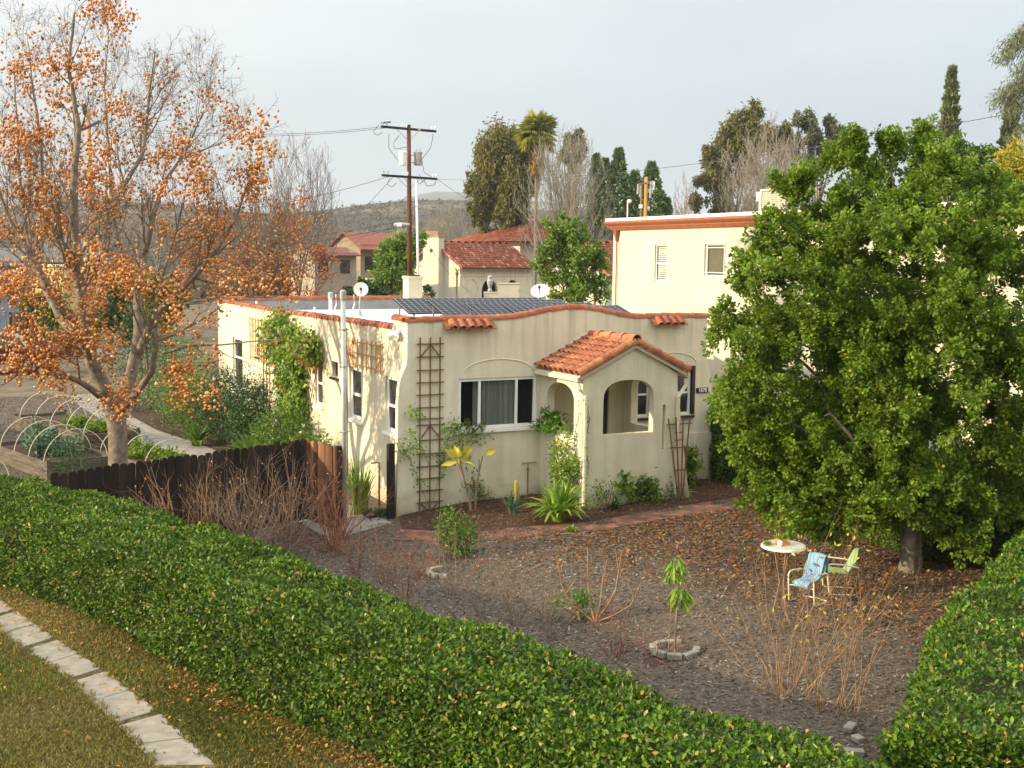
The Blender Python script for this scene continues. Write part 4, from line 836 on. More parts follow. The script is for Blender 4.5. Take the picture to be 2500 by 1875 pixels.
fan = [((5.12, .3), (4.90, 1.95)), ((5.15, .3), (5.08, 1.97)), ((5.19, .3), (5.26, 1.97)), ((5.22, .3), (5.42, 1.95))]
lattice('fan_trellis', 'dark fan-shaped trellis leaning on the porch corner by the downspout', 'trellis', fp,
 {'uprights': fan, 'rungs': [((4.86, 1.83), (5.47, 1.83)), ((5.06, 1.66), (5.26, 1.66)), ((5.06, 1.51), (5.26, 1.51)), ((4.93, 1.36), (5.36, 1.36)), ((5.02, .9), (5.28, .9))]}, TRELLIS, .022, (5.17, PY, .3))

# ------------------------------------------------------------------ vegetable beds with hoops
BU, BV = np.array((-.27, .963)), np.array((.963, .27))
def raised_bed(fl, lu, lv, label, hoops, h=.42, plants=(), soil=True):
    fl = np.array(fl, float); t = thing('raised_bed', label, 'garden bed', (*(fl+BU*lu/2+BV*lv/2), 0), 'raised wooden vegetable beds')
    P = lambda u, v, z: (*(fl+BU*u+BV*v), z)
    for (u0, v0), (u1, v1) in (((0, 0), (0, lv)), ((0, lv), (lu, lv)), ((lu, lv), (lu, 0)), ((lu, 0), (0, 0))):
        m_ = MB()
        m_.bar(P(u0, v0, h*.25), P(u1, v1, h*.25), .04, h*.47); m_.bar(P(u0, v0, h*.75), P(u1, v1, h*.75), .042, h*.47); m_.build('plank', BEDWOOD, t)
    for u, v in ((.03, .03), (.03, lv-.03), (lu-.03, lv-.03), (lu-.03, .03)):
        m_ = MB(); m_.obox(P(u, v, h/2+.03), (.045, 0, 0), (0, .045, 0), (0, 0, h/2+.03)); m_.build('corner_post', BEDWOOD, t)
    m_ = MB(); m_.add([P(.02, .02, h*.8), P(.02, lv-.02, h*.8), P(lu-.02, lv-.02, h*.8), P(lu-.02, .02, h*.8)], [(0, 1, 2, 3)]); o = m_.build('soil', SOIL, t)
    for u in hoops:
        rr = lv/2; pts = [P(u, rr-rr*math.cos(a)*1.0, h*.75+rr*1.02*math.sin(a)) for a in np.linspace(0, math.pi, 22)]; m_ = MB(); m_.tube(pts, .0095, 8); m_.build('hoop', STUCCO_TRIM, t, smooth=True)
    return t
raised_bed((-5.84, 6.98), 3.6, 1.5, 'raised bed with four white hoops behind the trunk, its plank corner nearest the hedge', (.25, 1.15, 2.05, 2.95))
raised_bed((-4.55, 10.9), 4.9, 1.5, 'long raised bed with a row of five white hoops next to the garden path', (.1, 1.2, 2.3, 3.4, 4.5))
raised_bed((-3.85, 5.7), 3.2, 1.15, 'raised bed with three white hoops between the trunk and the board fence', (.25, 1.4, 2.6))
raised_bed((-7.6, 3.4), 3.0, 1.4, 'raised bed with two low hoops just over the left end of the long hedge', (1.8, 2.7))
raised_bed((-7.9, 12.9), 4.2, 1.4, 'raised bed of dark soil with four hoops at the far left', (.3, 1.2, 2.2, 3.3))

# ------------------------------------------------------------------ plants: generic builders
def bushy(name, label, cat, c, rad, n, L, material, stems=8, stemmat=TWIG, group=None, wid=.5, flowers=None, shell=.4, base=None):
    """shrub: stems fanning out from the base, leaves clumped through an uneven ellipsoid"""
    c = np.array(c, float); rad = np.array(rad if np.ndim(rad) else (rad,)*3, float); b = np.array(base if base is not None else (c[0], c[1], max(gh(c[0]), c[2]-rad[2]-.0)), float)
    t = thing(name, label, cat, tuple(b), group); k = max(6, n//55)
    d_ = unit(rng.normal(size=(k, 3))); cc = c+d_*rad*(rng.random((k, 1))**shell)*(1+.18*wave(d_*2, 1.3, int(abs(c[0]*97)) % 50)[:, None])
    j = rng.integers(0, k, n); s = rad.min()*.22+.03; P = cc[j]+rng.normal(size=(n, 3))*s; out = unit(P-c); P[:, 2] = np.maximum(P[:, 2], b[2]+.03)
    ax = unit(out*.6+rng.normal(size=(n, 3))*.8+np.array((0, 0, .25))); nr = unit(rng.normal(size=(n, 3))*.6+out*.4+np.array((0, 0, .6)))
    leaves('foliage', P, ax, nr, L*rng.uniform(.6, 1.3, n), L*wid*rng.uniform(.8, 1.2, n), material, t, bend=.15)
    if stems:
        m_ = MB()
        for i in range(stems):
            e = cc[rng.integers(k)]; mid = (b+e)/2+rng.normal(size=3)*.06*rad.max(); m_.tube([b+rng.normal(size=3)*(.04, .04, 0), mid, e], [.016, .011, .005], 4, cap=False)
        m_.build('stems', stemmat, t)
    if flowers:
        fm, fn, fs_ = flowers; Q = cc[rng.integers(0, k, fn)]+unit(rng.normal(size=(fn, 3))+np.array((-.5, -.8, .5)))*rad*.25
        P5 = np.repeat(Q, 5, 0); leaves('flowers', P5, rng.normal(size=P5.shape)+np.array((0, -.3, .5)), rng.normal(size=P5.shape), fs_, fs_*.8, fm, t)
    return t
def straplike(name, label, cat, c, n, L, wid, material, spread=.8, group=None, droop=.5, segs=5, tilt=0.2):
    """rosette of arching strap leaves"""
    c = np.array(c, float); t = thing(name, label, cat, tuple(c), group); V, F, T = [], [], []
    for i in range(n):
        a = rng.uniform(0, 6.283); out = np.array((math.cos(a), math.sin(a), 0)); l = L*rng.uniform(.65, 1.1); e = rng.uniform(tilt, spread); side = np.array((-out[1], out[0], 0)); b = c+out*rng.uniform(0, .07)*L*2+side*rng.normal()*.02; w = wid*rng.uniform(.7, 1.2); b0 = len(V); tone = rng.random()
        for k in range(segs+1):
            f = k/segs; ang = e*(.35+.65*f)+droop*f*f*e; p = b+(out*math.sin(min(ang, 2.2))+np.array((0, 0, math.cos(min(ang, 2.2)))))*l*f
            ww = w*(1-.15*abs(f-.35))*(1-f**3)+.002; V += [p-side*ww/2, p+np.array((0, 0, -ww*.15)), p+side*ww/2]
        for k in range(segs):
            q = b0+k*3; F += [[q, q+1, q+4, q+3], [q+1, q+2, q+5, q+4]]; T += [tone]*2
    quads('leaves', np.array(V), np.array(F), material, t, np.array(T)); return t
def canes(name, label, cat, c, n, H, spread, material, r=.008, forks=2, group=None, leafn=0, leafm=PLUM, bend=.12, leafs=.05, z0=None, foot=.12):
    """leafless shrub: canes rising from a crown, forking into twigs"""
    c = np.array((c[0], c[1], gh(c[0]) if z0 is None else z0), float); t = thing(name, label, cat, tuple(c), group); lines = []; ends = []
    PP = dict(lev=forks, seg=[5, 4, 3][:forks], wob=[bend, bend, bend], up=[.05, .08, .06], taper=.35, kids=[(2, 4), (1, 3)], ang=[(.3, .75), (.3, .8)], rk=.62, lk=[.5, .5], **{'from': [.3, .3]})
    tp = []
    for i in range(n):
        a = rng.uniform(0, 6.283); e = abs(rng.normal(0, spread)); d = np.array((math.cos(a)*math.sin(e), math.sin(a)*math.sin(e), math.cos(e)))
        grow(c+np.array((math.cos(a), math.sin(a), 0))*rng.uniform(0, foot), d, H*rng.uniform(.55, 1.05), r*rng.uniform(.7, 1.2), 0, PP, lines, tp)
    tubes_mesh('canes', lines, material, t, n=5)
    if leafn:
        E = np.array([q[2][-1-int(rng.integers(0, 2))] for q in tp]); j = rng.integers(0, len(E), leafn); P = E[j]+rng.normal(size=(leafn, 3))*.05
        leaves('leaves', P, rng.normal(size=(leafn, 3))+np.array((0, 0, -.2)), rng.normal(size=(leafn, 3)), leafs*rng.uniform(.6, 1.3, leafn), leafs*.5, leafm, t, bend=.2)
    return t
def G3(x, y, dz=0):                                           # picture position on the ground
    h = .2
    for _ in range(12): v = ray(x, y); p = CAM+v*(h-CAM[2])/v[2]; h = gh(p[0])
    return p[0], p[1], h+dz

# vegetables in the beds
for k, (u, v, n, c0) in enumerate(((1.4, .7, 900, (-5.84, 6.98)), (2.6, .8, 700, (-5.84, 6.98)), (.8, .75, 700, (-4.55, 10.9)), (1.9, .7, 800, (-4.55, 10.9)), (.5, .6, 600, (-3.85, 5.7)), (1.8, .6, 600, (-3.85, 5.7)))):
    p = np.array(c0)+BU*u+BV*v; kale = k < 2
    lab = ('grey-green leafy kale clump under the middle hoop behind the trunk', 'grey-green leafy clump at the back of the bed behind the trunk', 'low bright greens under the front hoops of the long bed', 'low bright greens halfway along the long bed', 'low greens in the near end of the bed beside the fence', 'low greens at the far end of the bed beside the fence')[k]
    bushy('vegetable_plant', lab, 'vegetable', (p[0], p[1], .55 if kale else .46), (.5, .55, .28) if kale else (.45, .5, .12), n, .13 if kale else .1, BLUEGREEN if kale else GREENGRASS, stems=0, base=(p[0], p[1], .34))
b = G3(200, 1065); bushy('rosemary_bush', 'dark feathery bush at the foot of the trunk behind the fence', 'shrub', (-5.45, 5.6, .55), (.55, .5, .5), 2600, .06, DEEPGREEN, wid=.25)

# climbing vine and shrubs along the side wall
def wallvine():
    t = thing('climbing_vine', 'bright green and red climbing vine hanging over the sunlit side wall', 'vine', (-.1, 7.0, .2)); P, T = [], []
    def blob(y, z, ry, rz, n, tone0, tone1, dx=.3):
        q = np.column_stack([-.04-np.abs(rng.normal(0, dx*.55, n)), y+rng.normal(0, ry*.5, n), z+rng.normal(0, rz*.5, n)]); P.append(q); T.append(rng.uniform(tone0, tone1, n))
    for y, z, ry, rz, n, a, b_ in ((8.0, 3.0, .8, .6, 1000, 0, .84), (7.2, 2.9, .7, .5, 900, 0, .84), (6.3, 2.95, .55, .4, 600, 0, .9), (5.5, 2.95, .5, .3, 500, 0, 1), (8.4, 3.3, .5, .35, 400, .5, 1), (6.9, 2.3, .6, .6, 900, 0, .8), (7.6, 2.3, .6, .6, 800, 0, .84), (6.7, 1.6, .5, .6, 800, 0, .8), (7.3, 1.5, .5, .6, 800, 0, .8), (6.6, .9, .4, .4, 500, .2, .84), (7.6, 2.1, .3, .3, 250, .86, 1), (7.4, 3.0, .3, .3, 220, .86, 1), (8.6, 2.6, .3, .3, 150, .86, 1), (5.4, 2.8, .3, .3, 180, .86, 1), (8.2, 3.2, .4, .3, 260, .86, 1), (6.3, 3.0, .4, .3, 200, .84, 1), (7.0, 1.9, .3, .3, 160, .84, 1), (5.6, 2.95, .4, .25, 160, .84, 1), (9.0, 3.0, .5, .4, 300, .2, 1)): blob(y, z, ry, rz, n, a, b_)
    P, T = np.concatenate(P), np.concatenate(T); P[:, 2] = np.maximum(P[:, 2], .2)
    ax = unit(rng.normal(size=P.shape)*.5+np.array((-.3, -.1, -.7))); leaves('foliage', P, ax, unit(rng.normal(size=P.shape)*.5+np.array((-.9, -.2, .4))), .13*rng.uniform(.6, 1.25, len(P)), .10*rng.uniform(.7, 1.2, len(P)), VINE, t, tone=T, bend=.15)
    m_ = MB()
    for y0, y1, z1 in ((7.0, 8.2, 3.3), (6.9, 6.2, 3.0), (7.1, 7.4, 3.3), (6.8, 5.2, 2.9), (6.2, 6.1, 2.6)): m_.tube([(-.08, y0, .1), (-.06, (y0+y1)/2+.1, z1*.5), (-.05, y1, z1)], [.022, .016, .008], 5)
    m_.build('stems', BARKBROWN, t)
wallvine()
for i, (x, y, z, r, n, m__, lab, fl) in enumerate((
 (-.75, 6.0, .75, (.55, .8, .75), 3600, MIDGREEN, 'leafy rose shrub with white blooms below the hanging vine', (PETAL, 5, .07)),
 (-.65, 4.4, .6, (.5, .7, .6), 2600, MIDGREEN, 'low mixed shrub just behind the top of the brown gate', (PETAL, 4, .06)),
 (-.8, 8.6, 1.0, (.6, .9, 1.0), 4200, DEEPGREEN, 'tall dark shrub beside the narrow ladder trellis', (PETAL, 4, .08)),
 (-1.0, 10.8, 1.1, (.7, 1.0, 1.1), 4000, DEEPGREEN, 'dark green shrub in front of the pale grid trellis', (PETAL, 3, .09)),
 (-1.4, 12.8, .9, (.8, 1.0, .9), 3600, MIDGREEN, 'broad green shrub beyond the dark shrubs by the side wall', None),
 (-1.3, 15.2, 1.3, (.9, 1.0, 1.3), 3600, MIDGREEN, 'tall loose green shrub at the far end of the side wall', None),
 (-1.6, 18.5, 1.5, (1.2, 1.3, 1.5), 3600, DEEPGREEN, 'big dark bush past the back corner of the cream house', None))):
    bushy('garden_shrub', lab, 'shrub', (x, y, z), r, n, .085, m__, flowers=fl)
straplike('strap_leaf_plant', 'fountain of bright strap leaves behind the board fence', 'plant', (-1.35, 6.6, .05), 130, 1.0, .035, GREENGRASS, spread=1.15)
straplike('strap_leaf_plant', 'small tuft of strap leaves among the shrubs by the side wall', 'plant', (-1.0, 7.6, .3), 50, .8, .035, GREENGRASS, spread=1.0)
straplike('broad_leaf_plant', 'broad-leaved plant in dark soil at the edge of the garden path', 'plant', (-1.75, 10.6, .02), 16, .75, .2, MIDGREEN, spread=1.1)
straplike('iris_clump', 'upright clump of green iris blades between the gate and the side wall', 'plant', (-.72, .75, 0), 120, 1.15, .035, STRAP, spread=.42, droop=.3, tilt=.03)
P_ = thing('potted_cactus_tray', 'dark tray of small potted cacti by the corner of the cream house', 'pots', (-.5, .35, 0))
m_ = MB(); m_.box(-.72, -.28, .2, .55, .0, .09); m_.build('tray', BLACK, P_); m_ = MB()
for k in range(14): x, y = rng.uniform(-.68, -.32), rng.uniform(.23, .52); m_.lathe((x, y, .09), [(.03, 0), (.036, .05), (.03, .09), (.012, .12)], 8)
m_.build('cacti', DEEPGREEN, P_)
ho = thing('garden_hose', 'coiled green hose drooping by the tray of cacti', 'hose', (-.6, .1, 0)); m_ = MB(); m_.tube([(-.55+.22*math.cos(a)*1.1, .1+.1*math.sin(a), .45+.42*math.sin(a+.6)*1.0) for a in np.linspace(2.2, 6.0, 20)], .011, 6); m_.build('hose', DEEPGREEN, ho)
hp = thing('hose_bib_post', 'thin brown standpipe with a bent top beside the side wall', 'standpipe', (-.35, .62, 0)); m_ = MB(); m_.tube([(-.35, .62, 0), (-.35, .62, 1.0), (-.35, .62, 1.05), (-.42, .64, 1.06), (-.5, .68, 1.04)], .02, 6); m_.build('pipe', BARKBROWN, hp)

# front bed planting
def plumeria():
    b = np.array((1.0, -.75, gh(1.0)+.02)); t = thing('plumeria', 'bare-stemmed plumeria with two tufts of big yellow-green leaves before the ladder trellis', 'plant', tuple(b)); m_ = MB()
    A = b+np.array((-.17, .15, 1.02)); B = b+np.array((.30, .1, 1.05)); A2 = A+np.array((-.06, 0, -.02))
    m_.tube([b, b+(-.02, 0, .3), b+(-.09, .1, .6), A], [.03, .026, .02, .017], 7); m_.tube([b+(-.02, 0, .28), b+(-.12, .05, .62), A2], [.022, .018, .015], 6); m_.tube([b+(.1, .0, .0), b+(.12, 0, .4), b+(.2, .05, .75), B], [.028, .022, .018, .014], 7); m_.tube([b+(.2, .05, .75), b+(.2, .05, 1.0)], [.013, .01], 5)
    m_.build('stems', BARKBROWN, t)
    P, X = [], []
    for c, n, up in ((A, 12, .9), (A+(0, 0, -.05), 4, -.2), (B, 2, .35)):
        for k in range(n):
            a = k*2.4+rng.random() if n > 3 else (.1, -.35)[k]; P.append(c); X.append((math.cos(a)*rng.uniform(.7, 1.1), math.sin(a)*.8, up*rng.uniform(.15, 1.2)))
    P, X = np.array(P), np.array(X); n = len(P); leaves('leaves', P, X, np.cross(X, rng.normal(size=(n, 3)))+np.array((0, -.6, .5)), rng.uniform(.28, .38, n), .11, YELLOWLEAF, t, tone=rng.uniform(.1, 1, n), fold=.15, bend=.1)
plumeria()
def bedplant(x, y, dz=0): return np.array(G3(x, y, dz))
p = bedplant(1035, 1085); bushy('rose_bush', 'small sparse rose bush with one red bloom in the front bed', 'shrub', (p[0], p[1]+.1, p[2]+.42), (.27, .25, .32), 520, .06, MIDGREEN, flowers=(REDPETAL, 1, .045))
p = bedplant(1108, 1112); straplike('agave', 'blue-green spiky rosette in the front bed', 'plant', p, 46, .5, .032, BLUEGREEN, spread=.95, droop=.1, tilt=.1)
cc_ = thing('columnar_cactus', 'pale ribbed column cactus behind the blue-green rosette', 'cactus', tuple(p+(.12, .1, 0))); m_ = MB()
for k in range(5): a = k*1.257; m_.tube([p+(.12+.02*math.cos(a), .1+.02*math.sin(a), z_) for z_ in (.25, .6, .64)], [.02, .02, .008], 6)
m_.build('stem', YELLOWLEAF, cc_)
p = bedplant(1208, 1128); straplike('ginger_clump', 'big lime-green clump of long leaves at the porch corner', 'plant', p, 130, .80, .10, LIME, spread=1.0, droop=.4, tilt=.05)
p = np.array((2.78, -1.55, gh(2.78))); bushy('climbing_rose', 'loose yellow-green climbing rose on the sunlit porch side', 'vine', (2.78, -1.3, 1.0), (.2, .48, .75), 2400, .065, LIME, flowers=(ORANGEPETAL, 3, .05))
vt = thing('creeper', 'thin creeper climbing the porch downspout', 'vine', (3.02, PY-.09, .4)); m_ = MB(); pts = [(3.0+.05*math.sin(z_*7), PY-.07, z_) for z_ in np.linspace(.3, 2.45, 20)]; m_.tube(pts, .006, 4); pts2 = [(2.90, PY+.15+.08*math.sin(z_*5), z_) for z_ in np.linspace(.9, 2.4, 16)]; m_.tube(pts2, .006, 4); m_.build('stem', TWIG, vt)
Q = np.array(pts+pts2)[rng.integers(0, 36, 170)]+rng.normal(size=(170, 3))*(.035, .02, .04); leaves('leaves', Q, rng.normal(size=Q.shape), rng.normal(size=Q.shape)+np.array((0, -1, .3)), .05*rng.uniform(.6, 1.2, 170), .03, VINE, vt, tone=rng.uniform(0, .85, 170))
bushy('epiphyte', 'drooping leafy cactus spilling over the porch side sill', 'plant', (2.86, -.45, 1.72), (.22, .34, .22), 420, .14, STRAP, stems=6, base=(2.95, -.5, 1.68), wid=.28)
p = bedplant(1010, 1105); bushy('bed_greenery', 'low green shrublet right of the lime-green clump by the porch', 'plant', (3.25, -2.0, gh(3)+.28), (.3, .2, .35), 420, .06, MIDGREEN)
for x, y, h, r, lab in ((1345, 1092, .62, .17, 'upright leafy canna at the left of the porch-front planting'), (1400, 1090, .5, .3, 'bushy lantana with orange blooms in the porch-front bed'), (1440, 1080, .42, .22, 'leafy low plant below the fan trellis'), (1458, 1062, .75, .15, 'tall bright leafy shoot right of the fan trellis'), (1490, 1052, .75, .16, 'tall leafy shoot nearest the clipped corner bush')):
    p = bedplant(x, y); bushy('bed_shrub', lab, 'plant', (p[0], p[1]+.1, p[2]+h*.6), (r, r, h*.5), int(760*r/.2), .13 if h > .6 else .09, LIME if h > .6 else MIDGREEN, stems=5, flowers=(ORANGEPETAL, 3, .05) if 'lantana' in lab else None, base=p)
for x, y, lab in ((1325, 1102, 'dark grassy tuft at the foot of the porch wall'), (1470, 1078, 'small pointed-leaf sprout by the brick path'), (1235, 1150, 'yellow succulent rosette beside the brick path')):
    p = bedplant(x, y); straplike('tuft', lab, 'plant', p, 40, .38 if 'yellow' not in lab else .16, .022 if 'dark' in lab else .05, DEEPGREEN if 'dark' in lab else LIME, spread=.9)
p = np.array((.05, -.05, 1.55)); vs = thing('trellis_vine', 'sparse yellowing vine sprawled across the ladder trellis', 'vine', (.45, -.06, .2)); m_ = MB(); P = []
for x0, z0, x1, z1 in ((.45, .15, -.25, 1.62), (.5, .3, .95, 2.0), (.5, 1.2, 1.5, 1.5), (.6, 1.6, 1.25, 1.2), (.45, 1.0, .0, 1.75), (.3, 1.3, -.18, 1.35), (.5, 1.6, 1.05, 1.75), (.55, 1.3, .8, 1.05), (.6, 1.5, 1.75, 1.56), (.2, 1.9, -.02, 2.15)):
    pts = resample([(x0, -.07, z0), ((x0+x1)/2, -.11, (z0+z1)/2+.12), (x1, -.09, z1)], 9); m_.tube(pts, .005, 4); P.append(pts[3:][rng.integers(0, 6, 52)]+rng.normal(size=(52, 3))*(.07, .03, .06))
m_.build('stems', TWIG, vs); P = np.concatenate(P); leaves('leaves', P, rng.normal(size=P.shape)+np.array((0, -.2, -.4)), rng.normal(size=P.shape)+np.array((0, -1, .4)), .075*rng.uniform(.6, 1.2, len(P)), .042, LIME, vs)
wf = bushy('window_plant', 'leafy green growth at the left of the picture window sill', 'plant', (1.3, -.12, 1.76), (.3, .06, .12), 150, .075, MIDGREEN, stems=3, base=(1.3, -.1, 1.62))

# ------------------------------------------------------------------ yard shrubs, sapling, furniture
for k, (px0, py0, n, H, sp, lab) in enumerate(((-2.6, -.75, 26, 1.75, .62, 'tangle of bare rose canes in front of the fence near the open gate'), (-3.4, -1.05, 28, 1.7, .66, 'tangle of bare rose canes in the middle of the dark fence'), (-1.75, -.95, 20, 1.6, .55, 'tangle of reddish rose canes in front of the brown gate'), (-4.2, -1.5, 28, 1.8, .62, 'big tangle of bare tan canes left of the middle of the fence'), (-4.9, -1.9, 26, 1.75, .6, 'bare tan canes rising high at the left part of the fence'), (-3.0, -1.7, 24, 1.5, .7, 'tangle of bare canes between the hedge and the middle of the fence'), (-2.1, -1.7, 20, 1.4, .65, 'tangle of bare canes between the hedge and the gate'), (-3.9, -2.4, 20, 1.4, .6, 'bare canes peeking over the hedge left of the yard'))):
    canes('bare_rose_bush', lab, 'shrub', (px0, py0), n, H, sp, (GREYCANE, GREYCANE, REDCANE, CANE, CANE, GREYCANE, REDCANE, GREYCANE)[k], r=.0105, forks=3, leafn=30, bend=.19, group='bare rose bushes along the fence')
for k, (x, y, n, H, sp, lab, m__) in enumerate(((770, 1240, 10, .95, .4, 'thin red bare shrub in the yard beside the concrete path', REDCANE), (830, 1260, 9, .8, .45, 'thin red bare shrub close to the hedge left of the green lantana', REDCANE), (905, 1250, 9, .9, .4, 'thin reddish bare shrub right below the corner post', REDCANE), (975, 1290, 8, 1.2, .35, 'bare pale shrub with red withered leaves, left of the pair by the hedge', GREYCANE), (1040, 1330, 8, 1.15, .35, 'bare pale shrub with red withered leaves, right of the pair by the hedge', GREYCANE), (1185, 1380, 10, .75, .5, 'low dark bare shrub just over the hedge in mid yard', GREYCANE), (1420, 1440, 8, .6, .5, 'tiny bare red shrub left of the ringed sapling', REDCANE), (730, 1200, 10, .9, .5, 'thin red bare shrub against the hedge below the gate post', REDCANE), (870, 1300, 10, .8, .5, 'low red bare shrub over the hedge below the ladder trellis', REDCANE), (1110, 1350, 10, .8, .5, 'low grey bare shrub over the hedge left of the orange-red shrub', GREYCANE), (1330, 1420, 12, .8, .5, 'low red-brown bare shrub over the hedge before the orange-red shrub', REDCANE))):
    p = G3(x, y); canes('bare_shrub', lab, 'shrub', p, int(n*1.3), H*1.1, sp, m__, r=.0062, forks=2, leafn=14 if 'withered' in lab else 0, leafm=REDPOD, group='small bare shrubs in the mulch')
rd = thing('red_cane_shrub', 'orange-red bare shrub with long arching canes in mid yard', 'shrub', (*G3(1285, 1345)[:2], .07)); p = np.array(G3(1285, 1345)); ln = []
for dx, H in ((-.55, .95), (.35, 1.0), (-.12, 1.05), (.1, .7), (.62, .55)):
    e = p+_R*dx+np.array((0, 0, H)); mid = p+_R*dx*.8+np.array((0, 0, H*.45)); pts = resample([p, p*.5+mid*.5-(0, 0, .03), mid, e], 9); ln.append((pts, np.linspace(.02, .006, 9)))
    for q in (4, 6): s = _R*rng.normal()*.25+np.array((0, 0, rng.uniform(.2, .4))); ln.append((resample([pts[q], pts[q]+s], 4), np.linspace(.010, .004, 4)))
tubes_mesh('canes', ln, CANE, rd)
p = G3(1235, 1345); bushy('yard_shrub', 'low green and bronze shrub with pale cut stems in mid yard', 'shrub', (p[0]+.12, p[1]+.05, p[2]+.22), (.28, .22, .2), 420, .06, MIDGREEN, stems=8, stemmat=GREYCANE); 
p = G3(985, 1205); bushy('lantana_bush', 'green lantana bush with an orange bloom where the brick path ends', 'shrub', (p[0], p[1], p[2]+.42), (.3, .28, .38), 1500, .06, MIDGREEN, flowers=(ORANGEPETAL, 3, .05))
tc_ = canes('tall_cane_shrub', 'big fan of tall bare tan canes by the hedge near the chairs', 'shrub', G3(1700, 1500), 26, 1.95, .44, CANE, r=.007, forks=3, leafn=50, leafm=YELLOWLEAF, bend=.11, foot=.3, leafs=.06)
canes('tall_cane_shrub', 'fan of tall bare tan canes right of the biggest cane shrub', 'shrub', G3(1785, 1535), 15, 1.8, .42, CANE, r=.007, forks=3, leafn=35, leafm=YELLOWLEAF, bend=.11, foot=.25, leafs=.06)
canes('tall_cane_shrub', 'single long leaning cane shrub beside the loose paving stones', 'shrub', G3(1840, 1560), 4, 1.7, .3, CANE, r=.008, forks=2, leafn=8, leafm=YELLOWLEAF, bend=.05)
sp = np.array(G3(1458, 1408)); st = thing('sapling', 'slim young tree with drooping yellow-green leaves inside a ring of stones', 'tree', tuple(sp)); m_ = MB(); m_.tube([sp, sp+(.01, 0, .5), sp+(.03, 0, 1.2)], [.016, .014, .008], 7); m_.build('trunk', GREYCANE, st); P, X = [], []
for k in range(150):
    tier = rng.random() < .55; h = rng.uniform(1.0, 1.24) if tier else rng.uniform(.62, .86); a = rng.uniform(0, 6.28); r_ = rng.uniform(.01, .11); off = -.03 if tier else .07; P.append(sp+np.array((math.cos(a)*r_+off, math.sin(a)*r_, h))); X.append((math.cos(a)*.5, math.sin(a)*.5, -rng.uniform(.5, 1.2)))
P, X = np.array(P), np.array(X); leaves('leaves', P, X, np.cross(X, rng.normal(size=X.shape)), rng.uniform(.12, .19, 150), .042, LIME, st, bend=.1)
stake = thing('garden_stake', 'thin stake beside the ringed sapling', 'stake', tuple(sp+(-.12, 0, 0))); m_ = MB(); m_.tube([sp+(-.12, -.02, 0), sp+(-.08, -.01, .75)], .006, 5); m_.build('rod', CANE, stake)
def stone_ring(c, r, n, label, a0=0, a1=6.283):
    t = thing('stone_ring', label, 'stone edging', tuple(c))
    for k in range(n):
        a = a0+(a1-a0)*(k+.5)/n; l = r*(a1-a0)/n*.46; m_ = MB(); z = gh(c[0]); q = np.array((c[0]+r*math.cos(a), c[1]+r*math.sin(a), z+.03)); j = rng.normal(0, .08)
        m_.obox(q, (-l*math.sin(a+j), l*math.cos(a+j), 0), (.045*math.cos(a+j), .045*math.sin(a+j), 0), (0, 0, .04)); o = m_.build('stone', CONCRETE, t); bv = o.modifiers.new('b', 'BEVEL'); bv.width = .012; bv.segments = 2
stone_ring(sp, .27, 7, 'ring of curved grey stones around the sapling', .6, 6.0)
p = G3(960, 1240); stone_ring(p, .25, 6, 'half-buried ring of stones among the bare shrubs left of mid yard', 1.2, 4.5)
for k, (x, y, rot, lab) in enumerate(((1836, 1578, .5, 'loose paving stone by the hedge gap, farthest of the three'), (1853, 1603, 1.5, 'square loose paving stone, middle of the three by the hedge gap'), (1845, 1632, -.6, 'loose paving stone by the hedge gap, closest to the hedge corner'))):
    p = G3(x, y); t = thing('paving_stone', lab, 'paving stone', p, 'loose paving stones by the hedge gap'); m_ = MB(); l = .10 if k != 1 else .06; m_.obox((p[0], p[1], p[2]+.035), (l*math.cos(rot), l*math.sin(rot), 0), (-.05*math.sin(rot), .05*math.cos(rot), 0), (0, 0, .03)); o = m_.build('slab', CONCRETE, t); bv = o.modifiers.new('b', 'BEVEL'); bv.width = .008

# round table with planter box
tc = at(1692, 1177, 15.75); TX, TY, TZ = tc; g0 = gh(TX)
TABLETOP = mat('table_mosaic', (.36, .33, .26), (.46, .43, .34), scale=30, rough=.7)
tbl = thing('garden_table', 'small round pale bistro table in the mulch', 'table', (TX, TY, g0)); R_ = 47*px(15.75)
m_ = MB(); m_.lathe((TX, TY, TZ-.03), [(R_*.97, 0), (R_, .006), (R_, .028), (R_*.985, .034)], 40); tt = m_.build('tabletop', TABLETOP, tbl)
m_ = MB(); m_.lathe((TX, TY, TZ-.035), [(R_*1.006, 0), (R_*1.012, .004), (R_*1.012, .024), (R_*1.0, .03)], 40); m_.build('rim', PVC, tbl)
for k in range(3):
    a = k*2.094+.5; m_ = MB(); u = np.array((math.cos(a), math.sin(a), 0)); m_.tube([np.array((TX, TY, TZ-.03))+u*.12, np.array((TX, TY, (TZ+g0)/2))+u*.03, np.array((TX, TY, g0+.12))+u*.1, np.array((TX, TY, g0))+u*.2], .011, 7); m_.build('leg', BARKBROWN, tbl)
pb = thing('planter_box', 'little wooden planter box with succulents on the round table', 'planter', (TX, TY, TZ)); B0 = np.array((TX+.0, TY+.02, TZ+.006)); m_ = MB()
for s in (-1, 1): m_.obox(B0+np.array((0, s*.05, .04)), (.085, 0, 0), (0, .006, 0), (0, 0, .04)); m_.obox(B0+np.array((s*.08, 0, .04)), (.006, 0, 0), (0, .05, 0), (0, 0, .04))
m_.obox(B0+np.array((0, 0, .025)), (.08, 0, 0), (0, .05, 0), (0, 0, .02)); m_.build('box', TRELLIS2, pb)
n = 60; P = B0+np.column_stack([rng.uniform(-.07, .07, n), rng.uniform(-.04, .04, n), np.full(n, .07)]); leaves('plants', P, rng.normal(size=(n, 3))*.4+np.array((0, 0, 1)), rng.normal(size=(n, 3)), rng.uniform(.05, .11, n), .02, GREENGRASS, pb)
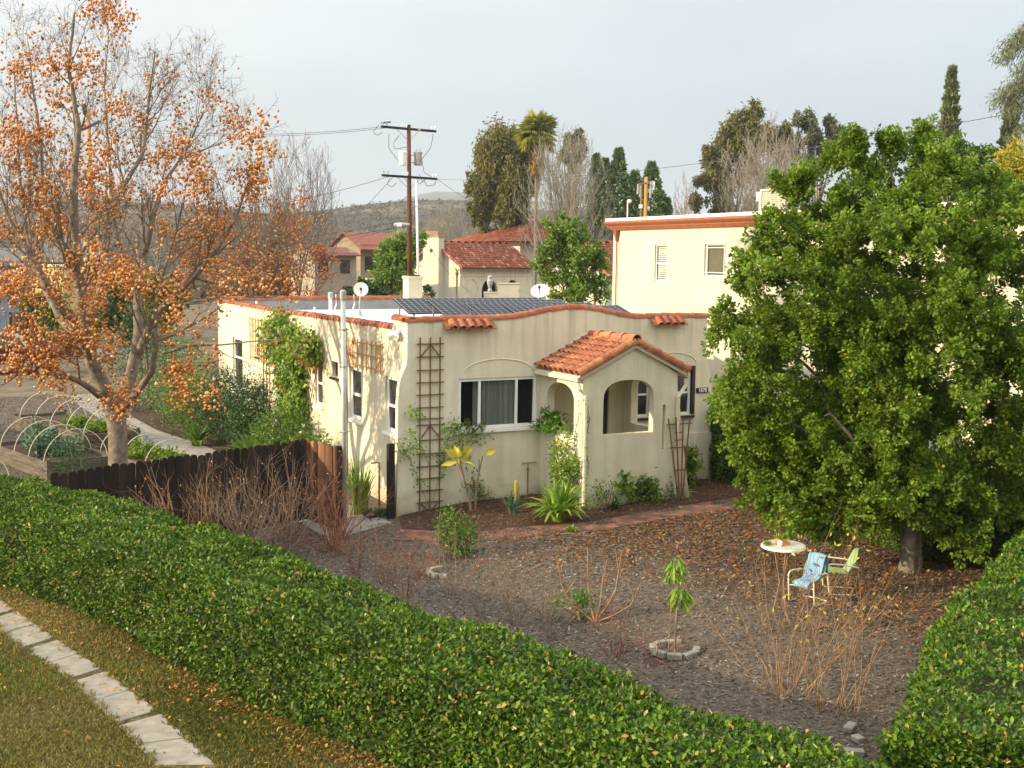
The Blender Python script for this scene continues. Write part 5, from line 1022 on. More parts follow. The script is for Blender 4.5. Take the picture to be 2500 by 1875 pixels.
wp = thing('white_pebble', 'small white pot beside the planter box on the round table', 'pot', (TX-.09, TY-.06, TZ)); m_ = MB(); m_.lathe((TX-.10, TY-.05, TZ+.006), [(.025, 0), (.032, .02), (.034, .05), (.028, .065)], 12); m_.build('pot', WHITE, wp)
ft_ = thing('trailing_plant', 'thin grassy sprig lying on the left of the round table', 'plant', (TX-.15, TY, TZ)); n = 50; P = np.column_stack([TX-.12-rng.random(n)*.09, TY+.05+rng.normal(0, .03, n), np.full(n, TZ+.02)]); leaves('leaves', P, rng.normal(size=(n, 3))*.3+np.array((-1, .3, .35)), rng.normal(size=(n, 3)), .09, .012, GREENGRASS, ft_)

# vintage shell-back metal chairs
CHAIRGREEN = mat('green_enamel', (.20, .30, .15), (.28, .38, .20), scale=9, rough=.5); TUBE = mat('cream_enamel', (.66, .58, .40), (.74, .68, .5), scale=8, rough=.45)
CLOTH = mat('blue_cloth', (.13, .27, .42), (.24, .40, .54), scale=5, rough=.9); NAVY = mat('navy_print', (.04, .07, .16), (.07, .10, .2), scale=9, rough=.9)
def chair(loc, yaw, label, sc=1.0):
    t = thing('lawn_chair', label, 'chair', loc); c, s = math.cos(yaw), math.sin(yaw)
    T = lambda x, y, z: (loc[0]+sc*(x*c-y*s), loc[1]+sc*(x*s+y*c), loc[2]+sc*z)   # chair faces +x
    def shell(name, fn, nu=10, nv=9):
        V = []; 
        for off in (0, .008):
            for i in range(nu+1):
                for j in range(nv+1): V.append(T(*fn(i/nu, j/nv, off)))
        m = nv+1; q = (nu+1)*m; F = []
        for i in range(nu):
            for j in range(nv): k = i*m+j; F.append((k, k+1, k+m+1, k+m)); F.append((q+k, q+k+m, q+k+m+1, q+k+1))
        for i in range(nu): F += [(i*m, i*m+m, q+i*m+m, q+i*m), (i*m+nv, q+i*m+nv, q+i*m+m+nv, i*m+m+nv)]
        for j in range(nv): F += [(j, q+j, q+j+1, j+1), (nu*m+j, nu*m+j+1, q+nu*m+j+1, q+nu*m+j)]
        mb = MB(); mb.add(V, F); mb.build(name, CHAIRGREEN, t, smooth=False)
    shell('seat', lambda u, v, o: (-.20+.44*u, (v-.5)*.46*(1-.12*u), .40+.05*u-.03*math.sin(math.pi*v)-.05*max(0, u-.82)*5.0-o+.02*(abs(v-.5)*2)**2))
    def back(u, v, o):
        w = .46*(math.sqrt(max(0, 1-max(0, (u-.45)/.56)**2.2)) if u > .45 else .86+.31*u); return (-.20-.20*u-.03*math.sin(math.pi*u)-o+.035*(abs(v-.5)*2)**2+.006*math.cos(v*25), (v-.5)*w, .42+.47*u)
    shell('backrest', back, 14, 14)
    for sd in (-1, 1):
        y = sd*.275; pts = [(-.36, y*.95, .56), (-.2, y, .60), (.10, y, .63), (.20, y, .625), (.255, y, .58), (.26, y, .5), (.225, y, .25), (.20, y, .06), (.16, y, .02), (.05, y, .012), (-.35, y, .012)]
        P = [pts[0]]; 
        for a, b in zip(pts[:-1], pts[1:]): P += [tuple(np.array(a)*.5+np.array(b)*.5), b]
        m_ = MB(); m_.tube([T(*p) for p in P], .015*sc, 8); m_.build('arm', TUBE, t, smooth=True)
    m_ = MB(); m_.tube([T(-.35, -.26, .012), T(-.40, 0, .012), T(-.35, .26, .012)], .015*sc, 8); m_.build('base_bar', TUBE, t)
    m_ = MB(); m_.tube([T(.23, -.275, .36), T(.16, 0, .38), T(.23, .275, .36)], .012*sc, 6); m_.build('crossbar', TUBE, t)
    return t, T
p = np.array(G3(1806, 1278)); chair(tuple(p), math.radians(150), 'green metal lawn chair with cream arms facing left beside the table', .74)
p = np.array(G3(1742, 1302)); _, T = chair(tuple(p), math.radians(200), 'green metal lawn chair with a blue printed cloth thrown over its back and seat', .72)
cl_ = thing('blue_cloth', 'pale blue cloth with navy leaf print draped over a green lawn chair', 'cloth', T(-.36, 0, .9)); V, F = [], []; nu, nv = 22, 16
path = resample([(-.485, .55), (-.475, .8), (-.455, .9), (-.41, .925), (-.375, .90), (-.30, .72), (-.215, .53), (-.16, .475), (.0, .45), (.2, .465), (.27, .44), (.285, .36)], nu+1)
for i in range(nu+1):
    f = i/nu
    for j in range(nv+1):
        v = j/nv-.5; fold = .006*math.sin(v*26+f*3); wd = .40-.10*f; V.append(T(path[i][0]+fold+.02*(abs(v)*2)**2, v*wd+.03*f, path[i][1]+fold-(abs(v)*2)**2*.02*(f < .35)+.012))
m = nv+1
for i in range(nu):
    for j in range(nv): F.append((i*m+j, i*m+j+1, i*m+m+j+1, i*m+m+j))
mb = MB(); mb.add(V, F); o = mb.build('cloth', CLOTH, cl_, smooth=True); sm = o.modifiers.new('s', 'SOLIDIFY'); sm.thickness = .006
mb = MB()
for k in range(9):
    f, v = rng.uniform(.32, .9), rng.uniform(-.35, .35); i, j = int(f*nu), int((v+.5)*nv); b_ = np.array(V[i*m+j]); u1 = unit(np.array(V[i*m+j+1])-b_); u2 = unit(np.array(V[(i+1)*m+j])-b_); nn = np.cross(u1, u2); nn *= -np.sign(nn@_d)
    a = rng.uniform(-.6, .6); e1 = u1*math.cos(a)+u2*math.sin(a); e2 = -u1*math.sin(a)+u2*math.cos(a); c_ = b_+nn*.014
    mb.add([c_-e1*.05, c_-e2*.014, c_+e1*.05, c_+e2*.02], [(0, 1, 2, 3)])
mb.build('print', NAVY, cl_)

# ------------------------------------------------------------------ ground cover (nobody could count it)
def scatter(n, x0, x1, y0, y1, keep):
    P = np.column_stack([rng.uniform(x0, x1, n), rng.uniform(y0, y1, n)]); return P[keep(P)]
hin_y = np.array([p[1] for p in H_IN])[::-1]; hin_x = np.array([p[0] for p in H_IN])[::-1]
hout_y = np.array([p[1] for p in H_OUT])[::-1]; hout_x = np.array([p[0] for p in H_OUT])[::-1]
brn = np.array(BR_N[2:]); brf = np.array(BR_F[2:])
def in_yard(P):
    x, y = P[:, 0], P[:, 1]; front = np.where(x < -.5, -.3, np.interp(x, brn[:, 0], brn[:, 1]))
    return (x > np.interp(y, hin_y, hin_x)+.05) & (y < front) & (y > -14.6+.8*np.maximum(x+2, 0)*.62)
def flat_bits(name, P, dz, L, wd, m__, tone, tilt=.35):
    n = len(P); Q = np.column_stack([P, gha(P[:, 0])+dz+rng.random(n)*.012]); a = rng.uniform(0, 6.283, n)
    ax = np.column_stack([np.cos(a), np.sin(a), rng.normal(0, tilt, n)]); nr = np.column_stack([rng.normal(0, .3, (n, 2)), np.ones(n)])
    return kind(leaves(name, Q, ax, nr, L*rng.uniform(.5, 1.5, n), wd*rng.uniform(.6, 1.4, n), m__, None, tone=tone, fold=.1), 'stuff')
P = scatter(90000, -6.5, 8.2, -14.6, -.3, in_yard); pale = wave(np.column_stack([P, P[:, 0]*0]), 1.1, 61)
flat_bits('mulch_chips', P, .006, .06, .022, CHIP, np.clip(rng.beta(1.6, 2.4, len(P))+.14*pale, 0, 1))
P = scatter(52000, -1, 8.0, -13.5, -1.8, lambda Q: in_yard(Q) & (rng.random(len(Q)) < np.clip((Q[:, 0]+.30*Q[:, 1]+1.2+.9*wave(np.column_stack([Q, Q[:, 0]*0]), .9, 63))/2.2, .015, 1)))
LITTER = leafmat('leaf_litter', (.065, .03, .013), (.19, .088, .034), (.42, .22, .09), rough=.85, trans=.1, spec=.15)
flat_bits('fallen_leaves', P, .012, .075, .032, LITTER, np.clip(rng.beta(1.7, 2.2, len(P)), 0, 1))
P = scatter(26000, -8.5, -1.2, 1.5, 24, lambda Q: (Q[:, 0] < -2.6) | (Q[:, 0] > -1.5)); flat_bits('mulch_chips', P, .006, .08, .03, CHIP, rng.beta(1.6, 2.2, len(P)))
P = scatter(7000, -.1, 7.3, -3.2, -.05, lambda Q: (Q[:, 1] > np.interp(Q[:, 0], brf[:, 0], brf[:, 1])) & ~((Q[:, 0] > 2.9) & (Q[:, 0] < 5.5) & (Q[:, 1] > PY))); flat_bits('bed_litter', P, .06, .05, .022, LITTER, rng.beta(1.3, 2.6, len(P)))
P = scatter(9000, .3, 7.3, -3.5, -1.6, lambda Q: (Q[:, 1] < np.interp(Q[:, 0], brf[:, 0], brf[:, 1])) & (Q[:, 1] > np.interp(Q[:, 0], brn[:, 0], brn[:, 1])-.05) & (wave(np.column_stack([Q, Q[:, 0]*0]), 2.5, 81) > .1)); o = flat_bits('path_litter', P, .014, .05, .022, CHIP, rng.beta(1.3, 2.6, len(P)))
def on_lawn(P):
    x, y = P[:, 0], P[:, 1]; return (x < np.interp(y, hout_y, hout_x)+.25)
swr = np.array(SW_R)[::-1]; swl = np.array(SW_L)[::-1]
def off_walk(P, e=.03): x, y = P[:, 0], P[:, 1]; return (x > np.interp(y, swr[:, 1], swr[:, 0])+e-.01+.06*np.sin(y*9)*np.sin(y*23)) | (x < np.interp(y, swl[:, 1], swl[:, 0])-e+.01+.06*np.sin(y*11)*np.sin(y*27))
P = scatter(420000, -10.5, -3.2, -14.5, .8, lambda Q: on_lawn(Q) & off_walk(Q, -.02)); dens = wave(np.column_stack([P, P[:, 0]*0]), 2.4, 71); P = P[dens+rng.normal(0, .5, len(P)) > -1.5][:300000]
n = len(P); Q = np.column_stack([P, np.full(n, .012)+.008*~off_walk(P, .02)]); ton = np.clip(.42+.28*wave(np.column_stack([P, P[:, 0]*0]), 1.3, 72)+rng.normal(0, .2, n), 0, 1)
kind(leaves('grass', Q, rng.normal(size=(n, 3))*(.75, .75, .1)+np.array((0, 0, .8)), rng.normal(size=(n, 3)), .052*rng.uniform(.5, 1.6, n), .012, GRASS, None, tone=ton), 'stuff')
P = scatter(40000, -9, -3.2, -14, .3, lambda Q: on_lawn(Q) & (wave(np.column_stack([Q, Q[:, 0]*0]), 2.0, 73)+.5*np.exp(-((Q[:, 0]+7.2)**2+(Q[:, 1]+2.9)**2)) > .52) & off_walk(Q)); n = len(P)
kind(leaves('green_grass', np.column_stack([P, np.full(n, .012)]), rng.normal(size=(n, 3))*(.6, .6, .1)+np.array((0, 0, .8)), rng.normal(size=(n, 3)), .06*rng.uniform(.5, 1.6, n), .009, GREENGRASS, None), 'stuff')
P = scatter(64000, -9, -3, -14.5, .3, lambda Q: on_lawn(Q) & (rng.random(len(Q)) < np.exp(-np.abs(np.interp(Q[:, 1], hout_y, hout_x)-Q[:, 0]-.1)/.28)*(.3+.7*(wave(np.column_stack([Q, Q[:, 0]*0]), 1.6, 74) > .0)))); P = np.concatenate([P, scatter(500, -10, -4, -14, .3, on_lawn)])
flat_bits('leaf_litter', P, .03, .05, .032, PLUM, np.clip(rng.beta(1.8, 2, len(P)), 0, 1), tilt=.5)

# ------------------------------------------------------------------ neighbour's white two-storey building
WX, WY1, WY0, WZ = 11.48, 10.9, -9, 6.28
nb = thing('white_building', 'tall pale flat-roofed house with an orange cornice behind the round-leaved tree', 'house', (15, 1, 0))
ww = [(7.95, 8.56, 4.47, 5.57), (5.15, 6.1, 4.68, 5.57)]
panel([(WY0, -.1), (WY1, -.1), (WY1, WZ), (WY0, WZ)], [rect(*w) for w in ww], .2, FX(WX), 'wall', WHITE_STUCCO, nb)
m_ = MB(); m_.box(WX+.2, WX+8, WY1-.2, WY1, -.1, WZ); m_.build('wall', WHITE_STUCCO, nb); m_ = MB(); m_.box(WX+.2, WX+8, WY0, WY0+.2, -.1, WZ); m_.build('wall', WHITE_STUCCO, nb)
m_ = MB(); m_.box(WX+.2, WX+8, WY0+.2, WY1-.2, WZ-.5, WZ-.3); m_.build('roof', ROOFWHITE, nb)
CORN = mat('orange_cornice', (.24, .085, .042), (.31, .115, .058), scale=3, rough=.7)
prof = [(0, 6.02), (-.06, 6.03), (-.10, 6.10), (-.12, 6.12), (-.12, 6.15), (-.20, 6.22), (-.22, 6.25), (-.22, 6.31), (.0, 6.31)]
m_ = MB(); N_ = len(prof); m_.add([(WX+dx-.002, y-dx*sg*1.0, z) for y, sg in ((WY0, 0), (WY1, 1)) for dx, z in prof], [(i, i+1, N_+i+1, N_+i) for i in range(N_-1)]+[tuple(range(N_, 2*N_))]); m_.build('cornice', CORN, nb)
m_ = MB(); m_.add([(x, WY1-dx, z) for x in (WX+8, WX+.2) for dx, z in prof], [(i, i+1, N_+i+1, N_+i) for i in range(N_-1)]); m_.build('cornice', CORN, nb)
m_ = MB(); m_.box(WX-.20, WX+.25, WY0, WY1+.18, 6.312, 6.40); m_.build('coping', WHITE, nb)
m_ = MB(); m_.lathe((WX-.06, WY1-.28, 5.68), [(.03, 0), (.05, .08), (.10, .26), (.11, .34)], 8); m_.tube([(WX-.05, WY1-.28, 5.7), (WX-.05, WY1-.28, 0)], .018, 6); m_.build('downspout', CORN, nb)
BLIND = mat('white_shutter', (.46, .47, .42), (.54, .55, .5), scale=5, rough=.7); SCREEN = mat('window_screen', (.085, .085, .055), (.105, .10, .07), scale=2, rough=.7)
f = sash_window(nb, FX(WX), ww[0], rail=5.02, depth=.05, fr=.04, sill=False); m_ = MB()
for k in range(16): z = 4.54+k*.063; m_.obox((WX+.075, 8.22, z), (.004, 0, .016), (0, .24, 0), (.012, 0, .01))
m_.build('shutter', BLIND, f)
f = sash_window(nb, FX(WX), ww[1], depth=.05, fr=.03, sill=False, pane=SCREEN); m_ = MB()
u0, u1, v0, v1 = ww[1]; m_ = MB()
m_.box(WX+.03, WX+.045, u0+.08, u0+.10, v0, v1); m_.box(WX+.03, WX+.045, u1-.10, u1-.08, v0, v1); m_.box(WX+.0295, WX+.0455, u0, u1, v1-.11, v1-.09); m_.box(WX+.0295, WX+.0455, u0, u1, v0+.09, v0+.11); m_.build('muntins', WHITE, f)
ac = thing('air_conditioner', 'beige rooftop air conditioner with a grille on the pale flat-roofed house', 'air conditioner', (12.9, 4.2, 6.0)); 
m_ = MB(); m_.box(12.35, 13.3, 3.75, 4.75, 6.0, 7.05); m_.build('cabinet', STEEL, ac); m_ = MB()
for y in np.arange(3.85, 4.7, .055): m_.box(12.325, 12.34, y, y+.012, 6.1, 6.98)
for z in np.arange(6.12, 7.0, .055): m_.box(12.318, 12.326, 3.82, 4.68, z, z+.012)
m_.build('grille', STUCCO_TRIM, ac); m_ = MB()
for y in (3.75, 4.72): m_.box(12.30, 12.349, y, y+.04, 6.0, 7.06)
m_.box(12.30, 12.349, 3.79, 4.72, 7.01, 7.06); m_.build('frame', STUCCO_TRIM, ac)
m_ = MB(); m_.box(12.35, 12.45, 4.84, 4.98, 6.75, 7.0); m_.tube([(12.4, 4.9, 6.75), (12.4, 4.9, 6.0)], .02, 6); m_.build('switch_box', STUCCO_TRIM, ac)
rf = thing('pipe_frame', 'small black pipe frame on the roof of the pale flat-roofed house', 'pipe frame', (12.5, 6.3, 6.0)); m_ = MB()
for y in (6.05, 6.35, 6.65): m_.bar((12.5, y, 6.0), (12.5, y, 6.68), .035)
m_.bar((12.5, 6.04, 6.67), (12.5, 6.66, 6.67), .04); m_.build('frame', BLACK, rf)

# ------------------------------------------------------------------ houses farther back
class Loc:                                                    # local axes: u along the front, v to the back
    def __init__(s, O, az): a = math.radians(az); s.O = np.array((O[0], O[1], 0.0)); s.u = np.array((math.sin(a), math.cos(a), 0)); s.v = np.array((-math.cos(a), math.sin(a), 0))
    def __call__(s, u, v, z): return tuple(s.O+s.u*u+s.v*v+np.array((0, 0, z)))
def tile_slope(mb, A, B, C, D, cols, rows, r, white=.0):      # A-B along the eave, D-C along the ridge; barrel tiles up the slope
    A, B, C, D = (np.array(q, float) for q in (A, B, C, D)); nrm = unit(np.cross(B-A, D-A)); nrm = nrm if nrm[2] > 0 else -nrm
    for i in range(cols):
        f = (i+.5)/cols; a, b = A+(B-A)*f, D+(C-D)*f
        for k in range(rows):
            p, q = a+(b-a)*(k/rows), a+(b-a)*min(1, (k+1.1)/rows); mb.tone = rng.random()**1.3 if white else rng.random()*.8
            j = nrm*rng.normal(0, .006); mb.barrel(q+j, p+j+nrm*.03, nrm, r*.9, r, n=4, th=.02)
def deck(mb, A, B, C, D, th=.08):
    q = [np.array(x, float) for x in (A, B, C, D)]; mb.add([p for p in q]+[p-np.array((0, 0, th)) for p in q], [(0, 1, 2, 3), (7, 6, 5, 4), (0, 4, 5, 1), (1, 5, 6, 2), (2, 6, 7, 3), (3, 7, 4, 0)])
def gable_house(name, label, L, length, w, ze, zr, ov, wallm, tiles=True, cols=30, rows=10, roofm=FARTILE, holes=(), fwall=None):
    t = thing(name, label, 'house', L(length/2, w/2, 0)); FR = lambda a, b, c: L(a, c, b); GA = lambda a, b, c: L(c, a, b)
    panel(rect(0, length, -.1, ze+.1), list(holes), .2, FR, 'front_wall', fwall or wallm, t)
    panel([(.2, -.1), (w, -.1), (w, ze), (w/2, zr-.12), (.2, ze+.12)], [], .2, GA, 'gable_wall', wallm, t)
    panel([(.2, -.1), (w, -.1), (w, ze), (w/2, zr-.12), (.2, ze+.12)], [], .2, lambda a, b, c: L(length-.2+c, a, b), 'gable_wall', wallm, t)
    panel(rect(.2, length-.2, -.1, ze), [], .2, lambda a, b, c: L(a, w-.2+c, b), 'rear_wall', wallm, t)
    sl = (zr-ze)/(w/2); e0 = ze-sl*ov; mb = MB(); deck(mb, L(-ov*.5, -ov, e0), L(length+ov*.5, -ov, e0), L(length+ov*.5, w/2, zr), L(-ov*.5, w/2, zr)); deck(mb, L(length+ov*.5, w+ov, e0), L(-ov*.5, w+ov, e0), L(-ov*.5, w/2, zr), L(length+ov*.5, w/2, zr))
    rf_ = mb.build('roof', roofm if not tiles else BARKBROWN, t)
    if tiles:
        tb = MB(); tile_slope(tb, L(-ov*.5, -ov-.05, e0+.03), L(length+ov*.5, -ov-.05, e0+.03), L(length+ov*.5, w/2, zr+.03), L(-ov*.5, w/2, zr+.03), cols, rows, (length+ov)/cols*.46, .3)
        tile_slope(tb, L(length+ov*.5, w+ov, e0+.03), L(-ov*.5, w+ov, e0+.03), L(-ov*.5, w/2, zr+.03), L(length+ov*.5, w/2, zr+.03), max(4, cols//4), max(3, rows//2), (length+ov)/max(4, cols//4)*.46)
        tb.build('roof_tiles', roofm, rf_)
        cp = MB()
        for s in (0, 1):
            for k in range(rows+2):
                f0, f1 = k/(rows+2), (k+1.15)/(rows+2); cp.tone = .4+.5*rng.random(); a = lambda f: L(-ov*.5, (-ov+(w/2+ov)*f) if s == 0 else (w+ov-(w/2+ov)*f), e0+(zr-e0)*f+.06)
                cp.barrel(a(min(1, f1)), a(f0), (0, 0, 1), .12, .14, n=5)
        for k in range(12): cp.tone = rng.random()*.7; cp.barrel(L(length*k/12, w/2, zr+.05), L(length*(k+1.1)/12, w/2, zr+.05), (0, 0, 1), .13, .15, n=5)
        cp.build('ridge_tiles', roofm, rf_)
    return t
D0_ = 95.0
def uf(Fx, D=D0_, x0=-4.27): k = (Fx-1250)/2847.7; return (-x0+D*k)/(.612-.79*k)
c0 = at(1122.6/S, 690/S, D0_); L1 = Loc(c0, 65)
zf = lambda Fy, dep: 5.06-(Fy-634)/2847.7*dep
holes = []
for a, b, ztop in ((1176, 1214, 3.45), (1237, 1264, 3.35)): u0, u1 = uf(a), uf(b); holes.append(arch(u0, u1, .3, ztop-(u1-u0)*.5, ztop, n=12))
u0, u1 = uf(1128), uf(1166)
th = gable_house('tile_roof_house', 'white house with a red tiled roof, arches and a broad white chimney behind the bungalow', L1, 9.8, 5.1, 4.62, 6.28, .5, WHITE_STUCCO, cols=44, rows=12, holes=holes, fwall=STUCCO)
m_ = MB(); m_.tube([L1(u0+(u1-u0)*(.5-.5*math.cos(t)), -.02, 2.5+(u1-u0)*.5*math.sin(t)) for t in np.linspace(0, math.pi, 16)], .04, 5); m_.build('blind_arch', STUCCO_TRIM, th)
m_ = MB(); m_.obox(L1(4.9, -.03, 3.75), L1.u*4.9, L1.v*.03, (0, 0, .06)); m_.build('band', STUCCO_TRIM, th)
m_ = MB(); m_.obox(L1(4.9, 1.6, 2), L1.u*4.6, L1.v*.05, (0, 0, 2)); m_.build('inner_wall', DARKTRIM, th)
for k in range(22):
    pass
m_ = MB(); m_.obox(L1(-.35, 2.55, 3.4), L1.u*.35, L1.v*.85, (0, 0, 3.45)); chm = m_.build('chimney', WHITE_STUCCO, th)
m_ = MB(); b_ = [L1(-.35+s*.42, 2.55+q*.92, 6.86) for s, q in ((-1, -1), (1, -1), (1, 1), (-1, 1))]; t_ = [L1(-.35+s*.30, 2.55+q*.7, 7.35) for s, q in ((-1, -1), (1, -1), (1, 1), (-1, 1))]; m_.add(b_+t_, [(0, 1, 5, 4), (1, 2, 6, 5), (2, 3, 7, 6), (3, 0, 4, 7), (4, 5, 6, 7), (3, 2, 1, 0)]); m_.build('chimney_cap', BARKBROWN, chm)
m_ = MB(); m_.lathe(L1(-.702, 2.5, 5.75), [(.17, 0), (.17, .012)], 16, -L1.u); m_.build('chimney_vent', BLACK, chm)
m_ = MB(); m_.tube([L1(-.25, .25, 4.35), L1(-.06, .3, 4.1), L1(-.06, .3, 0)], .06, 6); m_.lathe(L1(-.06, .3, 3.7), [(.06, 0), (.14, .3)], 8); m_.build('downspout', BARKBROWN, th)
pw = thing('patio_wall', 'low white stepped patio wall in front of the arched house', 'wall', L1(6.2, -3, 0)); nx_ = unit(np.array((-.93, -.36, 0))); tx_ = np.array((-nx_[1], nx_[0], 0))
for k, (a, b, Fy, dd) in enumerate(((1181, 1216, 716, 93), (1216, 1268, 694, 94), (1268, 1305, 728, 95))):
    A, B = at(a/S, Fy/S, dd), at(b/S, Fy/S, dd); c = (A+B)/2; w_ = np.linalg.norm((B-A)[:2])/2; dr_ = unit(np.array((*(B-A)[:2], 0))); h = c[2]; m_ = MB(); m_.obox((c[0], c[1], h/2), dr_*w_*.998, np.cross(dr_, (0, 0, 1))*.18, (0, 0, h/2)); m_.obox((c[0], c[1], h+.06), dr_*(w_*.998), np.cross(dr_, (0, 0, 1))*.24, (0, 0, .06)); m_.build('wall', WHITE_STUCCO, pw)
ur = at(1196/S, 712/S, 93); un = thing('garden_urn', 'stone urn standing on the patio wall before a dark arch', 'urn', tuple(ur)); m_ = MB(); m_.lathe(tuple(ur), [(.18, .0), (.2, .12), (.1, .25), (.22, .6), (.25, .85), (.18, 1.0), (.2, 1.2), (.08, 1.3)], 12); m_.build('urn', STEEL, un)
c1 = at(1480/S, 690/S, 88); L2 = Loc(c1, 65)
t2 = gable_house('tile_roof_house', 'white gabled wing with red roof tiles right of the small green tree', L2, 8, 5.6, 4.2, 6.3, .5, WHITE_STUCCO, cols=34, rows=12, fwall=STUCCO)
m_ = MB(); m_.tube([L2(-.08, 1.0, 4.4), L2(-.08, 1.0, 0)], .06, 6); m_.lathe(L2(-.08, 1.0, 3.7), [(.06, 0), (.16, .35)], 8); m_.build('downspout', BARKBROWN, t2)
# two-storey house with a hipped roof and solar panels
c2 = at(1270/S, 600/S, 122); L3 = Loc(c2, 74); hz = thing('hip_roof_house', 'taller house with a hipped red tiled roof and dark solar panels behind the arched house', 'house', L3(8, 5, 0)); W3, D3, ze, zr = 16, 10, 6.95, 9.3
m_ = MB(); m_.obox(L3(W3/2, D3/2, ze/2), L3.u*W3/2, L3.v*D3/2, (0, 0, ze/2)); m_.build('wall', WHITE_STUCCO, hz)
o_ = 1.0; cr = [L3(-o_, -o_, ze-.1), L3(W3+o_, -o_, ze-.1), L3(W3+o_, D3+o_, ze-.1), L3(-o_, D3+o_, ze-.1)]; r0, r1 = L3(D3/2+.6, D3/2, zr), L3(W3-D3/2, D3/2, zr)
m_ = MB(); m_.add(cr+[r0, r1], [(0, 1, 5, 4), (1, 2, 5), (2, 3, 4, 5), (3, 0, 4), (3, 2, 1, 0)]); rf3 = m_.build('roof', BARKBROWN, hz)
tb = MB(); lerp = lambda a, b, f: tuple(np.array(a)*(1-f)+np.array(b)*f)
def tri_tiles(mb, A, B, C, D, cols, rows, r):
    A, B, C, D = (np.array(q, float) for q in (A, B, C, D)); nrm = unit(np.cross(B-A, D-A)); nrm = nrm if nrm[2] > 0 else -nrm
    for k in range(rows):
        f0, f1 = k/rows, (k+1.08)/rows; a, b, a2, b2 = A+(D-A)*f0, B+(C-B)*f0, A+(D-A)*min(1, f1), B+(C-B)*min(1, f1); n = max(2, int(cols*np.linalg.norm(b-a)/np.linalg.norm(B-A)))
        for i in range(n): f = (i+.5)/n; mb.tone = rng.random()*.85; mb.barrel(a2+(b2-a2)*f+nrm*.02, a+(b-a)*f+nrm*.05, nrm, r*.9, r, n=4)
tri_tiles(tb, cr[0], cr[1], r1, r0, 54, 14, .16); tri_tiles(tb, cr[3], cr[0], r0, r0, 36, 14, .16); tb.build('roof_tiles', FARTILE, rf3)
m_ = MB(); nrm = unit(np.cross(np.array(cr[1])-cr[0], np.array(r0)-cr[0])); nrm = nrm if nrm[2] > 0 else -nrm; q = [lerp(lerp(cr[0], cr[1], a), lerp(r0, r1, c), b) for a, c, b in ((.40, .3, .2), (.97, .99, .2), (.92, .99, .85), (.52, .3, .85))]; q = [np.array(p)+nrm*.22 for p in q]; deck(m_, *q, th=.05); m_.build('solar_array', CELL, hz)

# far house with red metal roof, left of the utility pole
ca = at(862/S*1.0, 640/S, 100); L4 = Loc(at(880/S, 640/S, 100), 80); fh = gable_house('far_house', 'house with shade-browned walls, a plain red roof and shaded balconies left of the utility pole', L4, 5.2, 5.0, 6.15, 7.3, .7, mat('shade_brown_wall', (.20, .165, .12), (.27, .22, .16), scale=2, rough=.9), tiles=False, roofm=mat('red_roof', (.20, .048, .03), (.28, .07, .042), scale=6, rough=.6))  # wall colour darkened to brown: the shade on this house is painted in
for u, z in ((1.0, 4.6), (3.4, 4.7), (.9, 2.2), (3.2, 2.3)):
    m_ = MB(); m_.obox(L4(u, -.03, z), L4.u*.55, L4.v*.04, (0, 0, .6)); m_.build('window', GLASS, fh)
m_ = MB(); m_.obox(L4(2.6, -.5, 3.3), L4.u*2.6, L4.v*.5, (0, 0, .08)); m_.build('balcony', STUCCO_TRIM, fh)
L5 = Loc(at(768/S, 650/S, 88), 80); f5 = gable_house('far_house', 'pale cream house with a low red roof seen through the golden branches', L5, 3.6, 4.2, 5.4, 5.9, .5, mat('cream_wall', (.29, .25, .195), (.37, .32, .255), scale=2, rough=.9), tiles=False, roofm=mat('dull_red_roof', (.15, .042, .028), (.21, .06, .04), scale=6, rough=.7))
for u, z in ((.7, 4.5), (2.6, 4.4), (2.8, 2.4)): m_ = MB(); m_.obox(L5(u, -.03, z), L5.u*.4, L5.v*.04, (0, 0, .5)); m_.build('window', GLASS, f5)
# far left: blue-grey shed, yellow wall, grey roof, maroon car
L6 = Loc(at(-60, 640, 62), 95); gable_house('blue_shed', 'blue-grey clapboard house at the far left edge', L6, 2.95, 5, 4.6, 5.4, .3, mat('blue_siding', (.16, .21, .27), (.22, .28, .34), scale=3, rough=.8), tiles=False, roofm=ASPHALT)
L7 = Loc(at(60, 560, 120), 95); gable_house('grey_roof_house', 'long low house with a grey shingle roof behind the golden tree', L7, 7.5, 6, 4.6, 6.8, .4, INTERIOR, tiles=False, roofm=mat('grey_shingle', (.12, .13, .12), (.18, .19, .18), scale=8, rough=.9))
yw = thing('yellow_wall', 'low sunlit yellow garden house behind the golden tree', 'house', tuple(at(90, 700, 75)*(1, 1, 0))); c = at(95, 600, 75); YEL = mat('yellow_stucco', (.50, .40, .16), (.58, .47, .2), scale=2, rough=.9)
m_ = MB(); m_.obox((c[0], c[1], 2.1), np.array((.75, -.65, 0))*2.4, np.array((.65, .75, 0))*1.5, (0, 0, 2.2)); m_.build('wall', YEL, yw); m_ = MB(); m_.obox((c[0], c[1], 4.36), np.array((.75, -.65, 0))*2.5, np.array((.65, .75, 0))*1.6, (0, 0, .06)); m_.build('roof', STUCCO_TRIM, yw)
